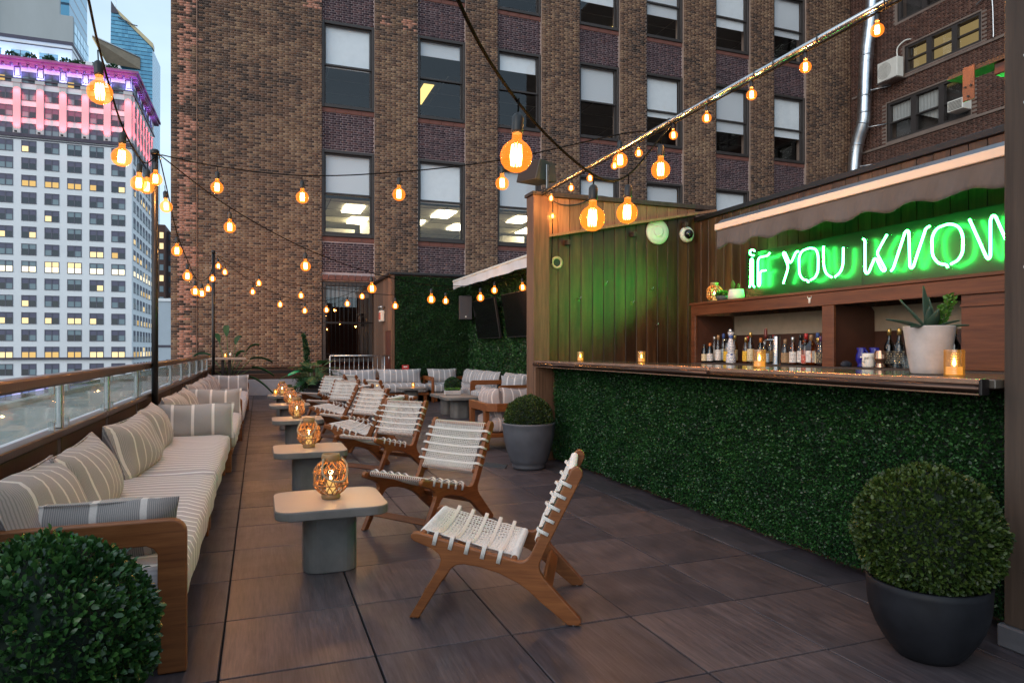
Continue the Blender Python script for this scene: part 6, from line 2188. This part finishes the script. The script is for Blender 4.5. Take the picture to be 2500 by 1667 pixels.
for (bx_, by_, tx, ty, h) in ((0.05, -0.03, 0.065, -0.06, 0.19), (0.07, -0.01, 0.11, -0.06, 0.185), (0.04, 0.0, 0.05, -0.03, 0.13)):
    p0, p1 = Vector((bx_, by_, 0.225)), Vector((tx, ty, 0.225 + h))
    st = MB().tube([p0, p0.lerp(p1, 0.5), p1], 0.0022, 5).build('sprig_stem', M['stem'], ag)
    P, N = [], []
    for k in range(13):
        f = 0.15 + 0.85 * k / 12
        for s2 in range(3):
            a = k * 1.3 + s2 * 2.1
            P.append(tuple(p0.lerp(p1, f)))
            N.append((math.cos(a), math.sin(a), 0.7))
    V, F = leaf_cloud(np.array(P), np.array(N), 0.030, 0.15, True, 0.2)
    mobj('sprig_leaves', fast_mesh('sprig_leaves', V, F, M['sprig']), st)

# little pots on the cabinet top
g1 = thing('succulent_pot', 'small grey bowl with curly succulent on the cabinet top', 'planter', (4.88, 6.33, 1.832))
MB().lathe([(0.04, 0), (0.075, 0.03), (0.08, 0.06), (0.068, 0.065)], 22).build('bowl', M['pot_grey'], g1)
n = 260
d = RNG.normal(0, 1, (n, 3)); d[:, 2] = np.abs(d[:, 2]); d /= np.linalg.norm(d, axis=1)[:, None]
V, F = leaf_cloud(np.array((0, 0, 0.06)) + d * np.array((0.06, 0.06, 0.04)), d, 0.03, 0.4, False)
mobj('rosettes', fast_mesh('rosettes', V, F, M['sprig']), g1)['kind'] = 'stuff'
g2 = thing('white_leaf_pot', 'small white tapered pot with two round leaves on the cabinet top', 'planter', (4.86, 6.08, 1.832))
MB().lathe([(0.05, 0), (0.085, 0.012), (0.088, 0.05), (0.075, 0.115), (0.066, 0.115)], 24).build('pot', M['white'], g2)
for (dx, dy, dz, r) in ((-0.02, 0.03, 0.17, 0.045), (0.02, -0.01, 0.145, 0.035)):
    MB().lathe([(0.001, -r), (r * 0.7, -r * 0.6), (r * 0.8, 0), (r * 0.5, r * 0.7), (0.001, r * 1.1)], 12, (dx, dy, dz), sx=0.25).build('leaf', M['sprig'], g2)
    MB().tube([(0, 0, 0.10), (dx, dy, dz - r)], 0.004, 5).build('stalk', M['stem'], g2)

# ================================================================ BOTTLES
def bottle_glass(name, tint, refl=0.04):
    return thin_glass(name, tint, refl, 0.02)


GL = {'clear': bottle_glass('bottle_clear', (0.80, 0.84, 0.84)), 'blue': bottle_glass('bottle_blue', (0.25, 0.55, 0.72)), 'green': bottle_glass('bottle_green', (0.12, 0.22, 0.10)),
      'brown': bottle_glass('bottle_brown', (0.50, 0.20, 0.07)), 'amber': bottle_glass('bottle_amber', (0.86, 0.50, 0.18)), 'dark': bottle_glass('bottle_dark', (0.06, 0.05, 0.045)), 'gold': bottle_glass('bottle_gold', (0.80, 0.58, 0.14))}


LQ = {'amber': pmat('amber_spirit', (0.34, 0.12, 0.02), 0.15, bump=0, var=0.1), 'brown': pmat('brown_spirit', (0.17, 0.05, 0.012), 0.15, bump=0, var=0.1), 'gold': pmat('gold_spirit', (0.50, 0.30, 0.04), 0.15, bump=0, var=0.1)}


def g_key(fill, glass):
    return glass if glass in LQ else 'amber'


def label_mat(name, paper, ink):
    t = NT(name)
    v = t.coords('Object', (1, 1, 1))
    sp = t.new('SeparateXYZ')
    t.link(v, sp.inputs[0])
    row = t.math('FRACT', t.math('MULTIPLY', sp.outputs[2], 55.0))
    rows = t.math('LESS_THAN', row, 0.38)
    n = t.noise(t.coords('Object', (130, 130, 40)), 1.0, 2)
    ink_f = t.math('MULTIPLY', rows, t.math('GREATER_THAN', n, 0.52))
    t.principled(t.mix(t.math('MULTIPLY', ink_f, 0.85), paper, ink), 0.7)
    return t.m


LB = {'white': label_mat('label_white', (0.72, 0.70, 0.66), (0.04, 0.04, 0.08)), 'cream': label_mat('label_cream', (0.68, 0.58, 0.36), (0.12, 0.06, 0.03)), 'yellow': label_mat('label_yellow', (0.75, 0.48, 0.04), (0.25, 0.05, 0.02)),
      'black': label_mat('label_black', (0.03, 0.03, 0.03), (0.7, 0.6, 0.35)), 'red': label_mat('label_red', (0.42, 0.05, 0.03), (0.75, 0.65, 0.5)), 'tan': label_mat('label_tan', (0.35, 0.23, 0.12), (0.08, 0.04, 0.02)), 'ice': label_mat('label_ice', (0.55, 0.66, 0.72), (0.05, 0.08, 0.2))}
CP = {k: pmat('cap_' + k, c, 0.35, m) for k, c, m in (('black', (0.015, 0.015, 0.015), 0), ('red', (0.40, 0.03, 0.03), 0), ('gold', (0.6, 0.42, 0.14), 0.8), ('orange', (0.55, 0.16, 0.03), 0), ('wood', (0.30, 0.18, 0.09), 0), ('silver', (0.6, 0.6, 0.6), 0.9), ('blue', (0.06, 0.12, 0.35), 0), ('purple', (0.10, 0.04, 0.10), 0), ('bottlegreen', (0.05, 0.10, 0.04), 0))}
SHZ = 1.147


def bottle(label, y, x, h, r, glass, lab, cap, square=False, neck=0.30, z=SHZ, fill=None):
    t = thing('bottle', label, 'bottle', (x, y, z), R(90 if False else 0), group='bottles in the back bar')
    nk = 0.0135
    sh = h * (1 - neck - 0.10)
    n = 4 if square else 18
    prof = [(r * 0.92, 0), (r, 0.008), (r, sh), (r * 0.86, sh + 0.018), (nk * 1.35, sh + 0.05), (nk, sh + 0.075), (nk, h - 0.03), (nk * 1.15, h - 0.028), (nk * 1.15, h - 0.018)]
    m_ = MB().lathe(prof, n, smooth=not square)
    g = m_.build('glass', GL[glass], t, rot=(0, 0, R(45) if square else 0))
    if fill:
        MB().lathe([(r * 0.86, 0.012), (r * 0.90, sh * 0.75), (r * 0.85, sh * 0.78)], n).build('liquid', LQ[g_key(fill, glass)], t, rot=(0, 0, R(45) if square else 0))
    k = math.cos(PI / 4) if square else 1
    lm = MB()
    if square:
        lm.box(-r * k - 0.0012, -r * k - 0.0004, -r * k * 0.85, r * k * 0.85, sh * 0.18, sh * 0.80)
        lm.box(-r * k * 0.85, r * k * 0.85, -r * k - 0.0012, -r * k - 0.0004, sh * 0.18, sh * 0.80)
    else:
        a0, a1 = R(120), R(290)
        vs, fs = [], []
        for i in range(13):
            a = a0 + (a1 - a0) * i / 12
            vs += [((r + 0.0008) * math.cos(a), (r + 0.0008) * math.sin(a), sh * 0.15), ((r + 0.0008) * math.cos(a), (r + 0.0008) * math.sin(a), sh * 0.78)]
        lm.add(vs, [(2 * i, 2 * i + 2, 2 * i + 3, 2 * i + 1) for i in range(12)], 0, True)
    lm.build('label', LB[lab], t)
    MB().lathe([(nk * 1.25, h - 0.055), (nk * 1.25, h - 0.006), (nk * 0.9, h)], 14).build('cap', CP[cap], t)
    return t


BT = [
 (6.66, 4.86, 0.25, 0.036, 'blue', 'ice', 'silver', True, 'square pale blue bottle at the left end of the shelf'),
 (6.56, 4.80, 0.21, 0.034, 'green', 'cream', 'black', False, 'squat green bottle with cream diamond label'),
 (6.47, 4.81, 0.22, 0.036, 'dark', 'white', 'orange', False, 'dark bottle with orange cap and white label'),
 (6.46, 4.99, 0.33, 0.036, 'clear', 'ice', 'blue', False, 'tall clear bottle with blue neck at the back left'),
 (6.36, 4.84, 0.31, 0.034, 'clear', 'white', 'wood', False, 'tall clear bottle with large white label and wooden stopper'),
 (6.24, 4.86, 0.27, 0.036, 'gold', 'yellow', 'black', False, 'yellow bottle just left of the painted decanter'),
 (5.98, 4.93, 0.29, 0.036, 'clear', 'white', 'red', False, 'clear bottle with red cap right of the painted decanter'),
 (5.92, 4.86, 0.28, 0.038, 'amber', 'yellow', 'gold', False, 'bottle with a broad yellow label right of the decanter'),
 (5.80, 4.82, 0.33, 0.036, 'clear', 'cream', 'gold', False, 'tall clear bottle with gold neck and cream label'),
 (5.66, 4.96, 0.29, 0.036, 'clear', 'tan', 'black', False, 'clear bottle behind the tap handle'),
 (5.585, 4.82, 0.235, 0.045, 'clear', 'ice', 'silver', False, 'broad round clear bottle below the tap handle'),
 (5.33, 4.95, 0.27, 0.04, 'clear', 'tan', 'black', False, 'clear bottle behind the middle votive'),
 (5.24, 5.00, 0.24, 0.034, 'brown', 'tan', 'orange', False, 'brown bottle with orange cap right of the votive'),
 (5.16, 4.88, 0.29, 0.034, 'brown', 'white', 'black', False, 'dark brown bottle with long white label'),
 (5.05, 4.84, 0.30, 0.042, 'brown', 'tan', 'red', True, 'square brown whiskey bottle with tan label'),
 (4.97, 4.98, 0.25, 0.036, 'amber', 'cream', 'wood', False, 'amber bottle with a knobbed wooden stopper'),
 (4.94, 5.05, 0.29, 0.034, 'brown', 'tan', 'red', False, 'brown bottle with red wax neck at the back'),
 (4.86, 4.90, 0.28, 0.038, 'amber', 'red', 'black', False, 'amber bottle with low red label'),
 (4.83, 5.04, 0.31, 0.034, 'brown', 'black', 'red', False, 'tall bottle with bright red capsule at the back'),
 (4.945, 4.80, 0.285, 0.050, 'amber', 'white', 'wood', True, 'square amber bourbon bottle with rounded white label'),
 (4.83, 4.80, 0.27, 0.040, 'brown', 'black', 'purple', False, 'brown bottle with black and white label near the right stile'),
 (4.77, 4.92, 0.30, 0.038, 'brown', 'yellow', 'gold', False, 'dark bottle with bright yellow label at the right stile'),
 (6.60, 4.97, 0.30, 0.034, 'clear', 'white', 'silver', False, 'clear bottle at the back beside the left divider'),
 (6.30, 5.02, 0.31, 0.034, 'gold', 'cream', 'gold', False, 'gold bottle in the back row left of the decanter'),
 (6.05, 5.03, 0.32, 0.034, 'amber', 'cream', 'black', False, 'tall amber bottle in the back row right of the decanter'),
 (5.74, 4.90, 0.27, 0.034, 'green', 'yellow', 'orange', False, 'green bottle with yellow label and orange cap'),
 (5.72, 5.05, 0.30, 0.034, 'clear', 'red', 'red', False, 'clear back-row bottle with red label'),
 (5.30, 4.82, 0.25, 0.038, 'clear', 'tan', 'wood', False, 'stout clear bottle right beside the votive'),
 (5.22, 4.84, 0.27, 0.034, 'amber', 'white', 'silver', False, 'amber bottle with small white label right of the tap'),
 (5.11, 5.04, 0.31, 0.034, 'clear', 'ice', 'blue', False, 'clear back-row bottle with blue cap'),
 (5.01, 4.79, 0.22, 0.034, 'amber', 'red', 'black', False, 'short amber bottle with red label in the front row'),
 (4.90, 4.84, 0.26, 0.034, 'brown', 'cream', 'gold', False, 'brown bottle with cream label beside the bourbon'),
 (4.76, 4.81, 0.24, 0.034, 'gold', 'yellow', 'red', False, 'short bright yellow bottle at the front right'),
 (4.80, 5.05, 0.32, 0.034, 'green', 'black', 'gold', False, 'tall green bottle in the back row at the right stile'),
]
for (y, x, h, r, g, lb, cp, sq, lab) in BT:
    bottle(lab, y, x, h, r, g, lb, cp, sq, fill='amber' if g in ('amber', 'gold', 'brown') else None)


def painted_mat():
    t = NT('blue_painted_ceramic')
    v = t.coords('Object', (1, 1, 1))
    w = t.new('TexWave', wave_type='RINGS')
    w.inputs['Scale'].default_value = 22
    w.inputs['Distortion'].default_value = 14
    w.inputs['Detail'].default_value = 2
    t.link(v, w.inputs['Vector'])
    f = t.math('GREATER_THAN', w.outputs['Fac'], 0.80)
    t.principled(t.mix(f, (0.78, 0.78, 0.76), (0.02, 0.03, 0.20)), 0.15)
    return t.m


dcn = thing('painted_decanter', 'tall white ceramic decanter with blue painted scrolls and silver stopper', 'decanter', (4.83, 6.13, SHZ))
MB().lathe([(0.050, 0), (0.053, 0.01), (0.050, 0.085), (0.034, 0.115), (0.040, 0.135), (0.043, 0.17), (0.036, 0.215), (0.022, 0.265), (0.020, 0.285), (0.026, 0.30), (0.036, 0.335), (0.030, 0.336)], 24).build('body', painted_mat(), dcn)
MB().lathe([(0.024, 0.336), (0.032, 0.342), (0.031, 0.358), (0.020, 0.376), (0.004, 0.384)], 20).build('stopper', M['steel'], dcn)
MB().lathe([(0.0215, 0.262), (0.0225, 0.268), (0.0225, 0.284), (0.0275, 0.303), (0.026, 0.303)], 20, cap0=False, cap1=False).build('blue_collar', CP['blue'], dcn)

tp = thing('beer_tap', 'steel beer tap column with dark red handle behind the bar', 'tap', (4.84, 5.44, SHZ))
MB().lathe([(0.045, 0), (0.045, 0.006), (0.036, 0.010), (0.036, 0.275), (0.030, 0.285)], 24).build('column', M['steel'], tp)
MB().tube(smooth_pts([(-0.03, 0.0, 0.245), (-0.05, 0.06, 0.245), (-0.055, 0.10, 0.235), (-0.055, 0.105, 0.20)], 5), 0.010, 8).build('spout', M['steel'], tp)
MB().lathe([(0.012, 0), (0.017, 0.03), (0.015, 0.10), (0.010, 0.105)], 14, (-0.052, 0.095, 0.255)).build('handle', pmat('tap_handle', (0.12, 0.02, 0.015), 0.3), tp)

# right-hand bay: mugs, wine, stemware
for i, (y, lab) in enumerate(((4.44, 'left cobalt blue fish-shaped jug on the shelf'), (4.355, 'right cobalt blue fish-shaped jug, half behind the white mug'))):
    j = thing('fish_jug', lab, 'jug', (4.86 + 0.05 * i, y, SHZ), group='cobalt blue jugs')
    mb_ = pmat('cobalt_glaze_%d' % i, (0.02, 0.02, 0.22), 0.12, bump=0)
    MB().lathe([(0.036, 0), (0.040, 0.006), (0.030, 0.02), (0.052, 0.06), (0.048, 0.10), (0.034, 0.135), (0.044, 0.165), (0.038, 0.166), (0.028, 0.13)], 20, cap1=False, sx=0.8).build('body', mb_, j)
    MB().tube(smooth_pts([(0, -0.040, 0.15), (0, -0.068, 0.11), (0, -0.060, 0.06), (0, -0.044, 0.045)], 5), 0.008, 7).build('handle', mb_, j)
mg = thing('face_mug', 'white stone-look mug with a heavy brow beside the blue jugs', 'mug', (4.79, 4.305, SHZ))
MB().lathe([(0.046, 0), (0.050, 0.01), (0.052, 0.06), (0.046, 0.075), (0.052, 0.085), (0.050, 0.118), (0.043, 0.118), (0.042, 0.02)], 18, cap1=False, sx=0.9).build('body', M['white'], mg)
MB().cbox(-0.055, -0.040, -0.038, 0.038, 0.078, 0.092, 0.004).build('brow', M['white'], mg)
MB().cbox(-0.060, -0.045, -0.009, 0.009, 0.045, 0.082, 0.003).build('nose', M['white'], mg)
cpc = thing('copper_pineapple_cup', 'hammered copper pineapple-shaped cup on the bar shelf', 'cup', (4.79, 4.19, SHZ))
MB().lathe([(0.036, 0), (0.038, 0.004), (0.030, 0.035), (0.034, 0.045), (0.048, 0.075), (0.046, 0.11), (0.036, 0.14), (0.032, 0.14)], 14, smooth=False).build('cup', M['copper'], cpc)
for i, (y, x, lab) in enumerate(((4.30, 5.02, 'champagne bottle with tan foil neck at the back left of the right bay'), (4.17, 4.98, 'champagne bottle with tan foil neck behind the copper cup'), (4.02, 5.03, 'wine bottle with white label behind the stemware'), (3.85, 5.06, 'dark wine bottle neck above the stemware, middle'), (3.75, 5.06, 'dark wine bottle neck above the stemware, right'))):
    bottle(lab, y, x, 0.325, 0.040, 'dark' if i < 2 else ('brown' if i == 2 else 'dark'), 'black' if i < 2 else 'white', 'gold', False, 0.36)


def stem_glass():
    t = thing('wine_glass', 'x', 'glass', group='upside-down wine glasses on the bar shelf')
    MB().lathe([(0.034, 0), (0.042, 0.04), (0.040, 0.065), (0.022, 0.10), (0.006, 0.115), (0.004, 0.13)], 20, cap0=False, cap1=False).build('bowl', M['glass'], t)
    MB().lathe([(0.004, 0.128), (0.0035, 0.18), (0.006, 0.196)], 8).build('stem', M['glass'], t)
    MB().lathe([(0.006, 0.196), (0.034, 0.202), (0.036, 0.204), (0.006, 0.206)], 20).build('foot', M['glass'], t)
    return t


gspots = [(4.06, 4.80), (3.97, 4.79), (3.88, 4.80), (3.79, 4.80), (4.02, 4.89), (3.93, 4.90), (3.84, 4.89), (4.07, 4.97), (3.97, 4.98), (3.88, 4.97)]
words = ['front row, first from the left', 'front row, second from the left', 'front row, third from the left', 'front row, fourth, beside the planter', 'middle row, left', 'middle row, centre', 'middle row, right', 'back row, left', 'back row, centre', 'back row, right']
g0 = stem_glass()
for i, (y, x) in enumerate(gspots):
    g = g0 if i == 0 else copy_tree(g0)
    g.location = (x, y, SHZ + 0.001)
    g['label'] = 'upside-down wine glass on the bar shelf, ' + words[i]
dr = thing('folded_cloth', 'dark crumpled bar towel left of the blue jugs', 'cloth', (4.80, 4.54, SHZ))
rbox(0.10, 0.06, 0.045, 0.02, 0.01, wob=0.008, seed=8).build('cloth', pmat('dark_towel', (0.02, 0.025, 0.04), 0.9, bump=0.5), dr)

# ================================================================ STRING LIGHTS
BULB_P = [(0.019, 0.092), (0.0195, 0.066), (0.026, 0.058), (0.040, 0.048), (0.0535, 0.033), (0.061, 0.014), (0.0625, 0.0), (0.058, -0.026), (0.044, -0.046), (0.024, -0.058), (0.004, -0.0625)]
bulb_me = MB().lathe(BULB_P, 22, cap0=False).mesh('bulb', M['bulb'])
sk_ = MB()
sk_.lathe([(0.0215, 0.088), (0.023, 0.10), (0.023, 0.150), (0.016, 0.162), (0.006, 0.170)], 14)
sk_me = sk_.mesh('socket', M['black'])
fi = MB()
for k in range(9):
    a = 2 * PI * k / 9
    fi.tube([(0.017 * math.cos(a), 0.017 * math.sin(a), 0.044), (0.021 * math.cos(a + 0.15), 0.021 * math.sin(a + 0.15), 0.0), (0.018 * math.cos(a + 0.3), 0.018 * math.sin(a + 0.3), -0.036)], 0.0030, 4)
fi_me = fi.mesh('filament', M['filament'])
WARM = (1.0, 0.55, 0.24)


def string_lights(label, start, bulbs, end, energy=8.0, scale=1.1, drop=0.055, extra=(), taut=False):
    """cable from start to end with a socket, bulb and lamp hanging at every point of bulbs (bulb centres)"""
    t = thing('string_lights', label, 'string lights', group='warm string lights')
    tops = [Vector((b[0], b[1], b[2] + (0.170 * scale + drop))) for b in bulbs]
    pts = [Vector(start)] + list(extra) + tops + [Vector(end)]
    MB().tube(smooth_pts(pts, 8), 0.0068, 5).build('cable', M['rubber'], t)
    for b, tp_ in zip(bulbs, tops):
        s_ = mobj('socket', sk_me, t, b)
        s_.scale = (scale,) * 3
        s_.rotation_euler = (random.uniform(-0.05, 0.05), random.uniform(-0.05, 0.05), random.uniform(0, 3))
        mobj('bulb', bulb_me, s_)
        mobj('filament', fi_me, s_)
        MB().tube([(0, 0, 0.165), (0, 0, (tp_.z - b[2]) / scale + 0.004)], 0.004 / scale, 5).build('drop_wire', M['rubber'], s_)
        point_light('bulb_light', (b[0], b[1], b[2]), energy, WARM, 0.03 * scale, t)
    return t


P1, P2 = (-1.03, 8.33, 3.43), (-0.97, 17.25, 3.54)
string_lights('string of warm bulbs along the railing from upper left to the near pole', (-0.75, -3.0, 3.95), [(-0.88, 4.60, 2.81), (-0.95, 5.69, 2.71), (-1.03, 7.0, 2.81), (-1.07, 7.75, 2.94), (-1.05, 8.22, 3.13)], P1, extra=[Vector((-0.62, 1.0, 3.38)), Vector((-0.72, 3.2, 3.03))])
string_lights('string of warm bulbs level across the terrace from near pole to steel pipe', P1, [(-0.454, 8.49, 3.151), (0.451, 7.941, 2.994), (1.415, 7.315, 2.969), (2.344, 6.597, 3.004), (3.134, 5.556, 3.046)], (3.10, 4.9, 3.10))
string_lights('sagging string of warm bulbs between the two black poles', P1, [(-1.03, 8.95, 2.98), (-1.03, 10.06, 2.606), (-1.02, 11.37, 2.40), (-1.02, 12.7, 2.273), (-1.01, 13.99, 2.337), (-1.0, 15.46, 2.55), (-0.99, 16.7, 2.88)], P2)
string_lights('string of large bulbs swooping from overhead to the steel pipe', (-1.6, -3.0, 3.9), [(1.027, 2.712, 2.121), (1.699, 3.316, 2.009), (2.231, 3.865, 2.18), (2.767, 4.306, 2.616)], (3.10, 4.66, 3.10), extra=[Vector((-0.15, 0.5, 2.78)), Vector((0.42, 1.75, 2.42))])
string_lights('string of warm bulbs running from near pole down towards the lounge', P1, [(-0.337, 8.98, 2.785), (0.6, 9.805, 2.444), (1.615, 10.495, 2.221), (2.727, 11.255, 2.138), (3.842, 12.014, 2.249), (4.865, 12.487, 2.511)], (5.55, 12.873, 3.088))
string_lights('far string of bulbs from far pole to the vestibule corner', P2, [(-0.787, 18.002, 3.17), (-0.152, 17.979, 2.707), (0.487, 17.849, 2.4), (1.066, 17.74, 2.252), (1.584, 17.654, 2.279), (2.088, 17.574, 2.44), (2.438, 17.444, 2.626)], (3.15, 17.36, 3.15))
string_lights('far string of bulbs from far pole across to the lounge awning', P2, [(-0.926, 17.84, 3.296), (-0.009, 17.286, 2.861), (0.916, 16.622, 2.545), (2.85, 15.157, 2.261), (3.777, 14.279, 2.336), (4.602, 13.439, 2.523)], (5.353, 12.733, 2.979))
string_lights('string of small clear bulbs tied under the steel pipe', (3.10, 7.45, 3.09), [(3.10, y, 3.005) for y in (7.07, 6.54, 6.10, 5.60, 5.17, 4.64, 4.21, 3.72, 3.24, 2.73, 2.2)], (3.10, 1.8, 3.09), energy=8.0, scale=0.55, drop=0.0)
string_lights('loose end of cable with one bulb hanging at the far bar post', (3.16, 7.30, 3.08), [(3.235, 7.33, 2.86)], (3.22, 7.33, 2.30), energy=8.0, scale=0.5)

pp = thing('steel_pipe', 'long thin steel pipe carrying small bulbs along the bar', 'pipe')
MB().tube([(3.12, 1.75, 3.145), (3.12, 7.5, 3.145)], 0.016, 12).build('tube', M['steel'], pp)
zt = MB().tube([(3.12 + 0.024 * math.cos(k * PI / 6), 0, 3.14 + 0.030 * math.sin(k * PI / 6)) for k in range(12)], 0.004, 4, closed=True).mesh('cable_tie', M['black'])
for k in range(16):
    mobj('cable_tie', zt, pp, (0, 2.1 + 0.34 * k + 0.1 * math.sin(k * 2.2), 0))
lc = thing('loose_cable', 'loose black cable looping over the top of the plank end wall', 'cable')
MB().tube(smooth_pts([(3.12, 7.44, 3.20), (3.18, 7.40, 3.12), (3.35, 7.38, 3.02), (3.6, 7.38, 3.04), (3.85, 7.42, 3.16), (4.1, 7.5, 3.18)], 8), 0.008, 6).build('cable', M['black'], lc)

# candle light inside lanterns and votives
for (p, a, s, lab) in lans:
    point_light('lantern_light', (p[0], p[1], p[2] + 0.135 * s), 2.0, (1.0, 0.47, 0.14), 0.015)
for (p, s, lab) in vots:
    point_light('votive_light', (p[0], p[1], p[2] + 0.075 * s), 0.4, (1.0, 0.50, 0.16), 0.012)
